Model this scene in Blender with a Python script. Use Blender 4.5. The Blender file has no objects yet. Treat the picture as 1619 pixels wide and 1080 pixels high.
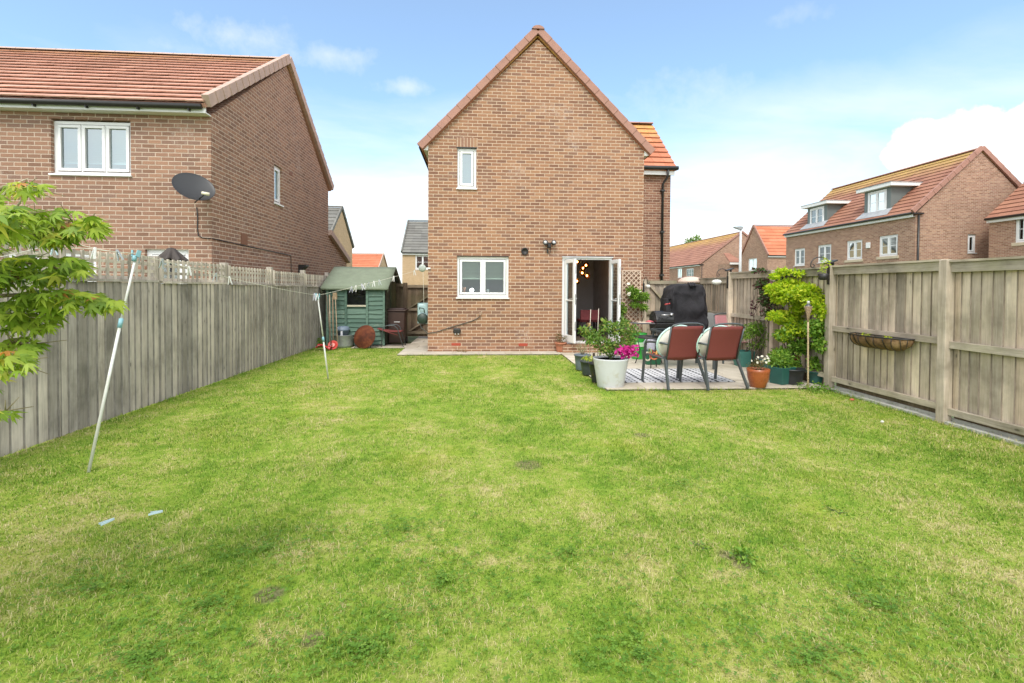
import bpy, math, random
import numpy as np
from mathutils import Vector, Matrix
random.seed(7); RS = np.random.RandomState(11)
R = math.radians
SC = bpy.context.scene
COL = SC.collection

# ------------------------------------------------------------------ camera
FPX, CXP, CYP, HC = 780.0, 809.5, 470.5, 1.52      # focal length in pixels of the 1619 px photo
PITCH, YAW, ROLL = 0.020, 0.070, 0.006
def cam_axes():
    cy, sy = math.cos(YAW), math.sin(YAW)
    f = Vector((sy*math.cos(PITCH), cy*math.cos(PITCH), -math.sin(PITCH)))
    r = Vector((cy, -sy, 0)); u = r.cross(f)
    c, s = math.cos(ROLL), math.sin(ROLL)
    return c*r + s*u, -s*r + c*u, f
CR, CU, CF = cam_axes()
cd = bpy.data.cameras.new('camera'); cam = bpy.data.objects.new('camera', cd); COL.objects.link(cam)
cam.matrix_world = Matrix(((CR.x, CU.x, -CF.x, 0), (CR.y, CU.y, -CF.y, 0), (CR.z, CU.z, -CF.z, HC), (0, 0, 0, 1)))
cd.sensor_width = 36; cd.lens = 36*FPX/1619; cd.shift_y = (CYP-540)/1619; cd.clip_end = 3000; cd.clip_start = .05
SC.camera = cam
# survey helpers: where the ray through a photo pixel meets the ground or an upright plane of the garden
def ray(px, py): return CR*((px-CXP)/FPX) - CU*((py-CYP)/FPX) + CF
def G(px, py, z=0.0):
    d = ray(px, py); t = (z-HC)/d.z; return Vector((d.x*t, d.y*t, z))
def atY(px, py, Y):
    d = ray(px, py); t = Y/d.y; return Vector((d.x*t, Y, HC+d.z*t))
def atX(px, py, X):
    d = ray(px, py); t = X/d.x; return Vector((X, d.y*t, HC+d.z*t))

# ------------------------------------------------------------------ light and sky
SUN_EL, SUN_AZ = R(52), R(196)       # azimuth clockwise from +Y : high, behind the camera and to its left
w = bpy.data.worlds.new('World'); SC.world = w; w.use_nodes = True
nt = w.node_tree; nt.nodes.clear()
def wn(t, **k):
    n = nt.nodes.new(t)
    for a, b in k.items(): setattr(n, a, b)
    return n
sky = wn('ShaderNodeTexSky', sky_type='NISHITA', sun_disc=False, sun_elevation=SUN_EL, sun_rotation=SUN_AZ)
sky.air_density = 1.0; sky.dust_density = 0.6; sky.ozone_density = 1.6
bsky = wn('ShaderNodeBackground'); bsky.inputs[1].default_value = 0.135
bcl = wn('ShaderNodeBackground'); bcl.inputs[0].default_value = (1, .985, .96, 1); bcl.inputs[1].default_value = .62
tc = wn('ShaderNodeTexCoord'); sp = wn('ShaderNodeSeparateXYZ'); nt.links.new(tc.outputs['Generated'], sp.inputs[0])
def wm(op, a, b=None, c=None):
    n = wn('ShaderNodeMath', operation=op)
    for i, v in enumerate((a, b, c)):
        if v is None: continue
        if isinstance(v, (int, float)): n.inputs[i].default_value = v
        else: nt.links.new(v, n.inputs[i])
    return n.outputs[0]
zc = wm('MAXIMUM', sp.outputs[2], 0.0)
den = wm('ADD', zc, 0.16)
cx = wm('DIVIDE', sp.outputs[0], den); cyy = wm('DIVIDE', sp.outputs[1], den)
cmb = wn('ShaderNodeCombineXYZ'); nt.links.new(cx, cmb.inputs[0]); nt.links.new(cyy, cmb.inputs[1])
n1 = wn('ShaderNodeTexNoise'); n1.inputs['Scale'].default_value = 1.15; n1.inputs['Detail'].default_value = 9; n1.inputs['Roughness'].default_value = .58
n1.inputs['Distortion'].default_value = .35
mp = wn('ShaderNodeMapping'); mp.inputs['Location'].default_value = (3.1, 0.4, 0); mp.inputs['Scale'].default_value = (.8, 1.25, 1)
nt.links.new(cmb.outputs[0], mp.inputs[0]); nt.links.new(mp.outputs[0], n1.inputs['Vector'])
# more cloud towards the horizon, wisps higher up
mr = wn('ShaderNodeMapRange', interpolation_type='SMOOTHSTEP'); mr.inputs[1].default_value = .50; mr.inputs[2].default_value = .02
nt.links.new(zc, mr.inputs[0]); haze = mr.outputs[0]
cl = wm('ADD', wm('MULTIPLY', wm('SUBTRACT', n1.outputs[0], 0.55), wm('ADD', wm('MULTIPLY', haze, 1.7), .35)), wm('MULTIPLY', haze, .92))
cl = wm('MINIMUM', wm('MAXIMUM', cl, 0.13), 0.98)
# the one heaped cloud on the right
cloud_dir = ray(1545, 215).normalized()
def cloudmask(px, py, rad, zs=2.0, k=.5):
    d0 = ray(px, py).normalized()
    dx = wm('SUBTRACT', sp.outputs[0], d0.x); dy = wm('SUBTRACT', sp.outputs[1], d0.y); dz = wm('MULTIPLY', wm('SUBTRACT', sp.outputs[2], d0.z), zs)
    q = wm('ADD', wm('ADD', wm('MULTIPLY', dx, dx), wm('MULTIPLY', dy, dy)), wm('MULTIPLY', dz, dz))
    d = wm('DIVIDE', wm('SQRT', q), rad)
    n2 = wn('ShaderNodeTexNoise'); n2.inputs['Scale'].default_value = 7 if k > .3 else 11; n2.inputs['Detail'].default_value = 10; n2.inputs['Roughness'].default_value = .62
    nt.links.new(tc.outputs['Generated'], n2.inputs['Vector'])
    v = wm('MULTIPLY', wm('ADD', wm('SUBTRACT', 1.0, d), wm('MULTIPLY', wm('SUBTRACT', n2.outputs[0], .5), 2.4)), 6.0*k*2)
    return wm('MINIMUM', wm('MAXIMUM', v, 0.0), 1.0)
for px, py, rad, zs, k, amt in ((1560, 225, .14, 2.6, .32, 1.0), (1455, 243, .07, 2.4, .32, 1.0), (415, 66, .12, 2.6, .06, .62), (525, 88, .11, 3.2, .06, .55), (1230, 28, .16, 5, .06, .35), (640, 137, .08, 3, .08, .45), (1110, 160, .22, 2.6, .06, .42), (270, 75, .08, 3, .06, .4), (1450, 130, .16, 4, .06, .35)):
    cl = wm('MAXIMUM', cl, wm('MULTIPLY', cloudmask(px, py, rad, zs, k), amt))
back = wn('ShaderNodeMapRange', interpolation_type='SMOOTHSTEP'); back.inputs[1].default_value = .62; back.inputs[2].default_value = .15  # unseen bright cloud added behind and beside the camera as neutral fill light
nt.links.new(sp.outputs[1], back.inputs[0]); cl = wm('MAXIMUM', cl, wm('MULTIPLY', back.outputs[0], wm('ADD', wm('MULTIPLY', n1.outputs[0], .7), .45)))
cl = wm('MINIMUM', cl, .97); nt.links.new(wm('ADD', .66, wm('MULTIPLY', back.outputs[0], .45)), bcl.inputs[1])
mx = wn('ShaderNodeMixShader'); nt.links.new(cl, mx.inputs[0]); nt.links.new(bsky.outputs[0], mx.inputs[1]); nt.links.new(bcl.outputs[0], mx.inputs[2])
tint = wn('ShaderNodeMix', data_type='RGBA', blend_type='MULTIPLY'); tint.inputs[0].default_value = 1; tint.inputs[7].default_value = (.76, .99, 1.06, 1)
nt.links.new(sky.outputs[0], tint.inputs[6]); nt.links.new(tint.outputs[2], bsky.inputs[0])
wo = wn('ShaderNodeOutputWorld'); nt.links.new(mx.outputs[0], wo.inputs[0])
sl = bpy.data.lights.new('sun', 'SUN'); sl.energy = 1.3; sl.angle = R(18); sl.color = (1, .945, .86)
so = bpy.data.objects.new('sun', sl); COL.objects.link(so)
sd = Vector((math.sin(SUN_AZ)*math.cos(SUN_EL), math.cos(SUN_AZ)*math.cos(SUN_EL), math.sin(SUN_EL)))
so.rotation_euler = sd.to_track_quat('Z', 'Y').to_euler(); so.location = sd*40
vs = SC.view_settings; vs.view_transform = 'Standard'; vs.look = 'None'; vs.gamma = 1; vs.exposure = 1.0
SC.cycles.max_bounces = 6; SC.cycles.transparent_max_bounces = 8; SC.cycles.caustics_reflective = False; SC.cycles.caustics_refractive = False
try: SC.cycles.use_denoising = True
except Exception: pass

# ------------------------------------------------------------------ material helpers
class NT:
    def __init__(s, name):
        s.m = bpy.data.materials.new(name); s.m.use_nodes = True; s.t = s.m.node_tree; s.t.nodes.clear()
        s.out = s.n('ShaderNodeOutputMaterial'); s.b = s.n('ShaderNodeBsdfPrincipled'); s.l(s.b.outputs[0], s.out.inputs[0])
        s.co = s.n('ShaderNodeTexCoord').outputs['Object']
    def n(s, t, **k):
        n = s.t.nodes.new(t)
        for a, b in k.items(): setattr(n, a, b)
        return n
    def l(s, a, b): s.t.links.new(a, b)
    def put(s, inp, v):
        if v is None: return
        if isinstance(v, (int, float)): inp.default_value = v
        elif isinstance(v, (tuple, list)): inp.default_value = tuple(v)+(1,) if len(v) == 3 and inp.type == 'RGBA' else v
        else: s.l(v, inp)
    def ma(s, op, a, b=None, c=None, clamp=False):
        n = s.n('ShaderNodeMath', operation=op, use_clamp=clamp)
        for i, v in enumerate((a, b, c)): s.put(n.inputs[i], v)
        return n.outputs[0]
    def noise(s, scale, detail=3, rough=.5, vec=None, dist=0, col=False):
        n = s.n('ShaderNodeTexNoise'); n.inputs['Scale'].default_value = scale; n.inputs['Detail'].default_value = detail
        n.inputs['Roughness'].default_value = rough; n.inputs['Distortion'].default_value = dist
        s.l(vec or s.co, n.inputs['Vector']); return n.outputs[1 if col else 0]
    def map(s, sc=(1, 1, 1), loc=(0, 0, 0), vec=None, rot=(0, 0, 0)):
        n = s.n('ShaderNodeMapping'); n.inputs['Scale'].default_value = sc; n.inputs['Location'].default_value = loc; n.inputs['Rotation'].default_value = rot
        s.l(vec or s.co, n.inputs['Vector']); return n.outputs[0]
    def sep(s, v=None):
        n = s.n('ShaderNodeSeparateXYZ'); s.l(v or s.co, n.inputs[0]); return n.outputs
    def comb(s, x, y, z=0):
        n = s.n('ShaderNodeCombineXYZ'); s.put(n.inputs[0], x); s.put(n.inputs[1], y); s.put(n.inputs[2], z); return n.outputs[0]
    def ramp(s, fac, stops, interp='LINEAR'):
        n = s.n('ShaderNodeValToRGB'); e = n.color_ramp.elements; n.color_ramp.interpolation = interp
        while len(e) < len(stops): e.new(.5)
        for i, (p, c) in enumerate(stops):
            e[i].position = p; e[i].color = tuple(c)+(1,) if len(c) == 3 else c
        s.l(fac, n.inputs[0]); return n.outputs[0]
    def mix(s, f, a, b, mode='MIX'):
        n = s.n('ShaderNodeMix', data_type='RGBA', blend_type=mode)
        s.put(n.inputs[0], f); s.put(n.inputs[6], a); s.put(n.inputs[7], b); return n.outputs[2]
    def step(s, v, lo, hi):
        n = s.n('ShaderNodeMapRange', interpolation_type='SMOOTHSTEP'); s.put(n.inputs[0], v); n.inputs[1].default_value = lo; n.inputs[2].default_value = hi; return n.outputs[0]
    def attr(s, name='rnd'):
        return s.n('ShaderNodeAttribute', attribute_name=name).outputs['Fac']
    def bump(s, h, strength=.5, dist=.01):
        n = s.n('ShaderNodeBump'); n.inputs['Strength'].default_value = strength; n.inputs['Distance'].default_value = dist
        s.l(h, n.inputs['Height']); s.l(n.outputs[0], s.b.inputs['Normal'])
    def fin(s, col, rough=.6, metal=0, spec=None):
        s.put(s.b.inputs['Base Color'], col); s.put(s.b.inputs['Roughness'], rough); s.put(s.b.inputs['Metallic'], metal)
        if spec is not None: s.b.inputs['Specular IOR Level'].default_value = spec
        return s.m

def plain(name, c, rough=.5, var=.12, scale=6, bump=.1, metal=0, spec=None, dirt=None):
    t = NT(name); v = t.noise(scale, 5, .6)
    a = tuple(x*(1-var) for x in c); b = tuple(min(.82, x*(1+var)) for x in c)
    col = t.ramp(v, [(.3, a), (.7, b)])
    if dirt:
        m = t.step(t.noise(scale*2.3, 6, .7), .5, .68); col = t.mix(t.ma('MULTIPLY', m, .7), col, dirt)
    if bump: t.bump(t.noise(scale*14, 3), bump, .004)
    return t.fin(col, t.ma('ADD', rough-.06, t.ma('MULTIPLY', v, .12)), metal, spec)

def brick(name, cols, mortar, soldier=False, bond=.225, var=.3, white=.12):
    t = NT(name); x, y, z = t.sep()
    u = t.ma('ADD', x, y); v = z
    if soldier: u, v = z, t.ma('ADD', x, y)
    u = t.ma('ADD', u, 40.0)
    row = t.ma('FLOOR', t.ma('DIVIDE', v, .075))
    uo = t.ma('ADD', t.ma('DIVIDE', u, bond), 0.0 if soldier else t.ma('MULTIPLY', t.ma('PINGPONG', row, 1.0), .5))
    if not soldier:
        jj = t.n('ShaderNodeTexWhiteNoise', noise_dimensions='1D'); t.l(row, jj.inputs['W'])
        uo = t.ma('ADD', uo, t.ma('MULTIPLY', t.ma('SUBTRACT', jj.outputs[0], .5), .07))
    colm = t.ma('FLOOR', uo)
    wn_ = t.n('ShaderNodeTexWhiteNoise', noise_dimensions='3D'); t.l(t.comb(colm, row, 3.3), wn_.inputs['Vector'])
    wob = t.ma('MULTIPLY', t.ma('SUBTRACT', t.noise(26, 3, .6), .5), .05)
    fu = t.ma('ADD', t.ma('FRACT', uo), wob); fv = t.ma('ADD', t.ma('FRACT', t.ma('DIVIDE', v, .075)), t.ma('MULTIPLY', wob, 2.2))
    eu = t.ma('MINIMUM', fu, t.ma('SUBTRACT', 1.0, fu)); ev = t.ma('MINIMUM', fv, t.ma('SUBTRACT', 1.0, fv))
    if soldier: eu = t.ma('ADD', eu, .5)
    mu = t.step(eu, .018, .042); mv = t.step(ev, .07, .125)
    m = t.ma('MULTIPLY', mu, mv)           # 1 on the brick, 0 in the joint
    n = len(cols); c = t.ramp(wn_.outputs[0], [((i+.5)/n, k) for i, k in enumerate(cols)])
    fine = t.noise(60, 4, .65); c = t.mix(.8, c, t.ramp(fine, [(.3, (.72, .70, .68)), (.7, (1.18, 1.16, 1.12))]), 'MULTIPLY')
    big = t.noise(.55, 4, .6); c = t.mix(1, c, t.ramp(big, [(.3, (1-var*.4,)*3), (.7, (1+var*.35, 1+var*.33, 1+var*.3))]), 'MULTIPLY')
    eff = t.ma('MULTIPLY', t.step(t.noise(1.3, 6, .68, t.map(loc=(5, 2, 9))), .54, .72), t.ma('MULTIPLY', t.step(t.noise(15, 3, .6), .4, .7), white*5))
    c = t.mix(t.ma('MINIMUM', eff, .5), c, (.56, .50, .46))
    mc = t.mix(1, mortar, t.ramp(t.noise(9, 4, .6), [(.3, (.82, .81, .79)), (.7, (1.1, 1.1, 1.1))]), 'MULTIPLY')
    col = t.mix(m, mc, c)
    t.bump(t.ma('ADD', m, t.ma('MULTIPLY', fine, .25)), .7, .008)
    return t.fin(col, .88, 0, .25)

def wood(name, c1, c2, green=0.0, axis='z', dark=.66, red=None):
    """weathered boards: grain along axis, knots, one tone per board (rnd)"""
    t = NT(name); r = t.attr()
    off = t.comb(t.ma('MULTIPLY', r, 37.0), t.ma('MULTIPLY', r, 11.0), t.ma('MULTIPLY', r, 23.0))
    va = t.n('ShaderNodeVectorMath', operation='ADD'); t.l(t.co, va.inputs[0]); t.l(off, va.inputs[1]); v = va.outputs[0]
    sc = {'z': (1, 1, .05), 'x': (.05, 1, 1), 'y': (1, .05, 1)}[axis]
    kn = {'z': (1, 1, .5), 'x': (.5, 1, 1), 'y': (1, .5, 1)}[axis]
    vor = t.n('ShaderNodeTexVoronoi'); vor.inputs['Scale'].default_value = 6.5; t.l(t.map(kn, vec=v), vor.inputs['Vector'])
    kd = vor.outputs['Distance']
    dist = t.ma('MULTIPLY', t.step(kd, .35, 0.0), 1.0)
    g = t.noise(70, 5, .62, t.map(sc, vec=v), dist=0); g2 = t.noise(16, 3, .6, t.map(sc, vec=v), .6)
    gg = t.ma('ADD', t.ma('MULTIPLY', g, .6), t.ma('MULTIPLY', g2, .4))
    c = t.ramp(gg, [(.24, tuple(x*dark for x in c1)), (.44, c1), (.74, c2)])
    tone = t.ramp(r, [(0, (.58, .57, .56)), (.22, (.86, .85, .84)), (.5, (1.0, .98, .96)), (.8, (1.17, 1.14, 1.10)), (1, (.74, .71, .69) if not red else red)])
    c = t.mix(1, c, tone, 'MULTIPLY')
    pick = t.n('ShaderNodeTexWhiteNoise', noise_dimensions='3D'); t.l(vor.outputs['Position'], pick.inputs['Vector'])
    k = t.ma('MULTIPLY', t.step(kd, .11, .05), t.ma('GREATER_THAN', pick.outputs[0], .42))
    ringd = t.ma('MULTIPLY', t.step(kd, .26, .1), t.ma('GREATER_THAN', pick.outputs[0], .42))
    c = t.mix(t.ma('MULTIPLY', ringd, .35), c, tuple(x*.55 for x in c1))
    c = t.mix(t.ma('MULTIPLY', k, .8), c, tuple(x*.25 for x in c1))
    bl = t.noise(2.2, 5, .6); c = t.mix(1, c, t.ramp(bl, [(.3, (.60, .60, .59)), (.5, (1.0, 1.0, 1.0)), (.68, (1.22, 1.21, 1.20))]), 'MULTIPLY')
    wb = t.noise(3.5, 4, .65, t.map({'z': (1, 1, .22), 'x': (.22, 1, 1), 'y': (1, .22, 1)}[axis], vec=v)); c = t.mix(1, c, t.ramp(wb, [(.3, (.74, .73, .72)), (.52, (1, 1, 1)), (.72, (1.16, 1.16, 1.15))]), 'MULTIPLY')
    if green:
        gm = t.ma('MULTIPLY', t.step(t.noise(1.7, 5, .65, t.map(loc=(3, 8, 1))), .42, .7), green); c = t.mix(gm, c, (.30, .33, .10))
    t.bump(t.ma('SUBTRACT', gg, t.ma('MULTIPLY', k, .4)), .45, .006)
    return t.fin(c, .85, 0, .2)

def tile_mat(name, cols, lichen=None, zr=(0, 1)):
    t = NT(name); r = t.attr()
    n = len(cols); c = t.ramp(r, [((i+.5)/n, k) for i, k in enumerate(cols)])
    c = t.mix(1, c, t.ramp(t.noise(22, 5, .65), [(.3, (.8, .78, .76)), (.7, (1.12, 1.12, 1.12))]), 'MULTIPLY')
    c = t.mix(1, c, t.ramp(t.noise(.8, 4, .6), [(.3, (.86, .84, .82)), (.7, (1.08, 1.08, 1.08))]), 'MULTIPLY')
    if lichen:
        z = t.sep()[2]; m = t.step(t.ma('ADD', z, t.ma('MULTIPLY', t.ma('SUBTRACT', t.noise(1.1, 6, .7), .5), (zr[1]-zr[0])*1.1)), zr[0], zr[1])
        m2 = t.step(t.noise(14, 4, .7), .35, .6)
        c = t.mix(t.ma('MULTIPLY', t.ma('MULTIPLY', m, t.ma('ADD', m2, .25)), .75, clamp=True), c, lichen)
    t.bump(t.noise(90, 3, .6), .25, .004)
    return t.fin(c, .8, 0, .3)

def leafmat(name, stops, trans=.35, rough=.5, patch=0):
    t = NT(name); r = t.attr(); c = t.ramp(r, stops)
    c = t.mix(1, c, t.ramp(t.noise(9, 3, .6), [(.3, (.8, .82, .8)), (.7, (1.15, 1.12, 1.1))]), 'MULTIPLY')
    t.fin(c, rough, 0, .35)
    tr = t.n('ShaderNodeBsdfTranslucent'); t.l(t.mix(1, c, (1.2, 1.25, .7), 'MULTIPLY'), tr.inputs[0])
    mxs = t.n('ShaderNodeMixShader'); mxs.inputs[0].default_value = trans
    t.l(t.b.outputs[0], mxs.inputs[1]); t.l(tr.outputs[0], mxs.inputs[2]); t.l(mxs.outputs[0], t.out.inputs[0])
    return t.m

def glassmat(name, tint=(.75, .85, .85), refl=.25, rough=.02):
    """window glass: partly clear, partly mirror"""
    t = NT(name); t.fin((.02, .02, .02), rough); t.t.nodes.remove(t.b)
    tr = t.n('ShaderNodeBsdfTransparent'); tr.inputs[0].default_value = tuple(tint)+(1,)
    gl = t.n('ShaderNodeBsdfGlossy'); gl.inputs['Roughness'].default_value = rough; gl.inputs['Color'].default_value = (.80, .90, .93, 1)
    lw = t.n('ShaderNodeLayerWeight'); lw.inputs[0].default_value = .25
    f = t.ma('ADD', t.ma('MULTIPLY', lw.outputs['Fresnel'], .8), refl-.02, clamp=True)
    nz = t.noise(1.5, 2); bm = t.n('ShaderNodeBump'); bm.inputs['Strength'].default_value = .04; bm.inputs['Distance'].default_value = .02; t.l(nz, bm.inputs['Height']); t.l(bm.outputs[0], gl.inputs['Normal'])
    m = t.n('ShaderNodeMixShader'); t.l(f, m.inputs[0]); t.l(tr.outputs[0], m.inputs[1]); t.l(gl.outputs[0], m.inputs[2]); t.l(m.outputs[0], t.out.inputs[0])
    return t.m

# ------------------------------------------------------------------ mesh builder
ORG = {}
class MB:
    def __init__(s): s.v = []; s.f = []; s.r = []; s.mi = []; s.sm = []
    def add(s, vs, fs, r=None, mi=0, smooth=False):
        o = len(s.v); r = random.random() if r is None else r
        s.v += [tuple(v) for v in vs]
        for f in fs: s.f.append([i+o for i in f]); s.r.append(r); s.mi.append(mi); s.sm.append(smooth)
        return s
    def box(s, a, b, r=None, mi=0, M=None):
        x0, y0, z0 = a; x1, y1, z1 = b
        v = [Vector(p) for p in ((x0, y0, z0), (x1, y0, z0), (x1, y1, z0), (x0, y1, z0), (x0, y0, z1), (x1, y0, z1), (x1, y1, z1), (x0, y1, z1))]
        if M is not None: v = [M @ p for p in v]
        return s.add(v, [(0, 3, 2, 1), (4, 5, 6, 7), (0, 1, 5, 4), (1, 2, 6, 5), (2, 3, 7, 6), (3, 0, 4, 7)], r, mi)
    def beam(s, p, q, wx, wy, up=(0, 0, 1), r=None, mi=0):
        """rectangular bar from p to q; wx across, wy along 'up'"""
        p, q = Vector(p), Vector(q); d = (q-p).normalized(); u = Vector(up)
        if abs(d.dot(u)) > .99: u = Vector((0, 1, 0))
        sx = d.cross(u).normalized(); u = sx.cross(d).normalized()
        v = []
        for c in (p, q):
            for a, b in ((-1, -1), (1, -1), (1, 1), (-1, 1)): v.append(c + sx*(a*wx/2) + u*(b*wy/2))
        return s.add(v, [(3, 2, 1, 0), (4, 5, 6, 7), (0, 1, 5, 4), (1, 2, 6, 5), (2, 3, 7, 6), (3, 0, 4, 7)], r, mi)
    def tube(s, pts, rad, n=8, r=None, mi=0, cap=True):
        pts = [Vector(p) for p in pts]; rads = rad if isinstance(rad, (list, tuple)) else [rad]*len(pts)
        vs = []; prev = None
        for i, p in enumerate(pts):
            d = (pts[min(i+1, len(pts)-1)]-pts[max(i-1, 0)]).normalized()
            if prev is None:
                u = Vector((0, 0, 1)) if abs(d.z) < .9 else Vector((1, 0, 0)); a = d.cross(u).normalized()
            else: a = (prev - d*prev.dot(d)).normalized()
            prev = a; b = d.cross(a)
            for k in range(n):
                t = 2*math.pi*k/n; vs.append(p + (a*math.cos(t)+b*math.sin(t))*rads[i])
        fs = []
        for i in range(len(pts)-1):
            for k in range(n): fs.append((i*n+k, i*n+(k+1) % n, (i+1)*n+(k+1) % n, (i+1)*n+k))
        if cap: fs += [tuple(range(n))[::-1], tuple(range((len(pts)-1)*n, len(pts)*n))]
        return s.add(vs, fs, r, mi, True)
    def lathe(s, prof, c=(0, 0, 0), n=28, r=None, mi=0, M=None, sq=1.0, wob=0):
        vs = []
        for i, (rr, z) in enumerate(prof):
            for k in range(n):
                t = 2*math.pi*k/n; q = rr*(1+wob*math.sin(5*t+i)) ; v = Vector((q*math.cos(t), q*sq*math.sin(t), z))
                vs.append((M @ v if M is not None else v)+Vector(c))
        fs = [(i*n+k, i*n+(k+1) % n, (i+1)*n+(k+1) % n, (i+1)*n+k) for i in range(len(prof)-1) for k in range(n)]
        if prof[0][0] > 1e-6: fs.append(tuple(range(n))[::-1])
        if prof[-1][0] > 1e-6: fs.append(tuple(range((len(prof)-1)*n, len(prof)*n)))
        return s.add(vs, fs, r, mi, True)
    def prism(s, poly, axis, a, b, r=None, mi=0):
        """poly of 2D points extruded along axis from a to b. axis 'y': poly=(x,z); 'x': (y,z); 'z': (x,y)"""
        f = {'y': lambda p, t: (p[0], t, p[1]), 'x': lambda p, t: (t, p[0], p[1]), 'z': lambda p, t: (p[0], p[1], t)}[axis]
        n = len(poly); v = [f(p, a) for p in poly]+[f(p, b) for p in poly]
        fs = [tuple(range(n)), tuple(range(2*n-1, n-1, -1))]+[(i, (i+1) % n + 0, (i+1) % n+n, i+n)[::-1] for i in range(n)]
        return s.add(v, fs, r, mi)
    def grid(s, fn, nu, nv, r=None, mi=0, thick=None):
        vs = [fn(i/nu, j/nv) for j in range(nv+1) for i in range(nu+1)]
        fs = [(j*(nu+1)+i, j*(nu+1)+i+1, (j+1)*(nu+1)+i+1, (j+1)*(nu+1)+i) for j in range(nv) for i in range(nu)]
        return s.add(vs, fs, r, mi, True)
    def build(s, name, mats, parent=None, loc=None, bevel=0, solid=0, sub=0, fixn=True):
        o0 = ORG.get(parent.name, Vector((0, 0, 0))) if parent else (Vector(loc) if loc is not None else Vector((0, 0, 0)))
        me = bpy.data.meshes.new(name)
        me.from_pydata([(v[0]-o0.x, v[1]-o0.y, v[2]-o0.z) for v in s.v], [], s.f)
        mats = mats if isinstance(mats, (list, tuple)) else [mats]
        for m in mats: me.materials.append(m)
        me.polygons.foreach_set('material_index', s.mi); me.polygons.foreach_set('use_smooth', s.sm)
        at = me.attributes.new('rnd', 'FLOAT', 'FACE'); at.data.foreach_set('value', s.r)
        me.update()
        if fixn:
            import bmesh
            bm = bmesh.new(); bm.from_mesh(me); bmesh.ops.recalc_face_normals(bm, faces=bm.faces); bm.to_mesh(me); bm.free()
        o = bpy.data.objects.new(name, me); COL.objects.link(o)
        if parent: o.parent = parent; ORG[o.name] = o0
        elif loc is not None: o.location = o0; ORG[o.name] = o0.copy()
        if solid:
            m = o.modifiers.new('s', 'SOLIDIFY'); m.thickness = solid; m.offset = 0
        if sub:
            m = o.modifiers.new('u', 'SUBSURF'); m.levels = m.render_levels = sub
        if bevel:
            m = o.modifiers.new('b', 'BEVEL'); m.width = bevel; m.segments = 2; m.limit_method = 'ANGLE'; m.angle_limit = R(40)
            m.harden_normals = False
        return o
def tag(o, label, cat=None, group=None, kind=None):
    if label: o['label'] = label
    if cat: o['category'] = cat
    if group: o['group'] = group
    if kind: o['kind'] = kind
    return o
def thing(name, label, cat, loc=(0, 0, 0), rz=0, group=None):
    o = bpy.data.objects.new(name, None); COL.objects.link(o); o.location = loc; o.rotation_euler = (0, 0, rz); o.empty_display_size = .1
    ORG[o.name] = Vector(loc) if rz == 0 else Vector((0, 0, 0))
    return tag(o, label, cat, group)
def local(name, label, cat, group=None):
    """a thing whose parts are modelled about its own base and which is moved afterwards"""
    return thing(name, label, cat, (0, 0, 0), 0, group)
def move(o, loc, rz=0, rx=0, ry=0): o.location = loc; o.rotation_euler = (rx, ry, rz); return o
def dup(root, label=None):
    c = root.copy(); COL.objects.link(c)
    if label: c['label'] = label
    for ch in root.children:
        k = ch.copy(); COL.objects.link(k); k.parent = c
        for g in ch.children:
            h = g.copy(); COL.objects.link(h); h.parent = k
    return c

def leaf_mesh(name, mat, P, D, Nn, size, shape, parent=None, rnd=None, loc=None, curl=0):
    """many leaves as one mesh: P centres, D pointing directions, Nn normals, size per leaf; shape = list of (along, across, lift), outline polygon"""
    P = np.asarray(P, float); D = np.asarray(D, float); Nn = np.asarray(Nn, float); n = len(P)
    D /= np.linalg.norm(D, axis=1)[:, None]+1e-9
    S = np.cross(D, Nn); S /= np.linalg.norm(S, axis=1)[:, None]+1e-9; Nn = np.cross(S, D)
    sh = np.array([p for p in shape], float); k = len(sh)
    V = P[:, None, :] + size[:, None, None]*(D[:, None, :]*sh[None, :, 0:1] + S[:, None, :]*sh[None, :, 1:2] + Nn[:, None, :]*((sh[None, :, 2:3]-(curl*np.abs(sh[None, :, 1:2])**1.5)*RS.rand(n)[:, None, None])*(1+(curl > 0)*2*RS.rand(n)[:, None, None])))
    o0 = ORG.get(parent.name, Vector((0, 0, 0))) if parent else Vector(loc or (0, 0, 0))
    V = V.reshape(-1, 3)-np.array(o0)
    me = bpy.data.meshes.new(name); me.vertices.add(n*k); me.loops.add(n*k); me.polygons.add(n)
    me.vertices.foreach_set('co', V.ravel()); me.loops.foreach_set('vertex_index', np.arange(n*k, dtype=np.int32))
    me.polygons.foreach_set('loop_start', np.arange(n, dtype=np.int32)*k)
    me.materials.append(mat)
    at = me.attributes.new('rnd', 'FLOAT', 'FACE'); at.data.foreach_set('value', np.asarray(rnd if rnd is not None else RS.rand(n), dtype=np.float32))
    me.update(calc_edges=True)
    o = bpy.data.objects.new(name, me); COL.objects.link(o)
    if parent: o.parent = parent; ORG[o.name] = o0
    else: o.location = o0
    return o
OVAL = [(0, 0, 0), (.3, .2, .02), (.65, .2, .02), (1, 0, -.08), (.65, -.2, .02), (.3, -.2, .02)]
def rdir(n, up=0.0, spread=1.0):
    d = RS.normal(size=(n, 3))*spread; d[:, 2] += up; return d/np.linalg.norm(d, axis=1)[:, None]
def blob_pts(n, c, rad, shell=.5):
    d = RS.normal(size=(n, 3)); d /= np.linalg.norm(d, axis=1)[:, None]
    q = shell+(1-shell)*RS.rand(n)
    return np.array(c)+d*np.array(rad)*q[:, None]
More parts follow.
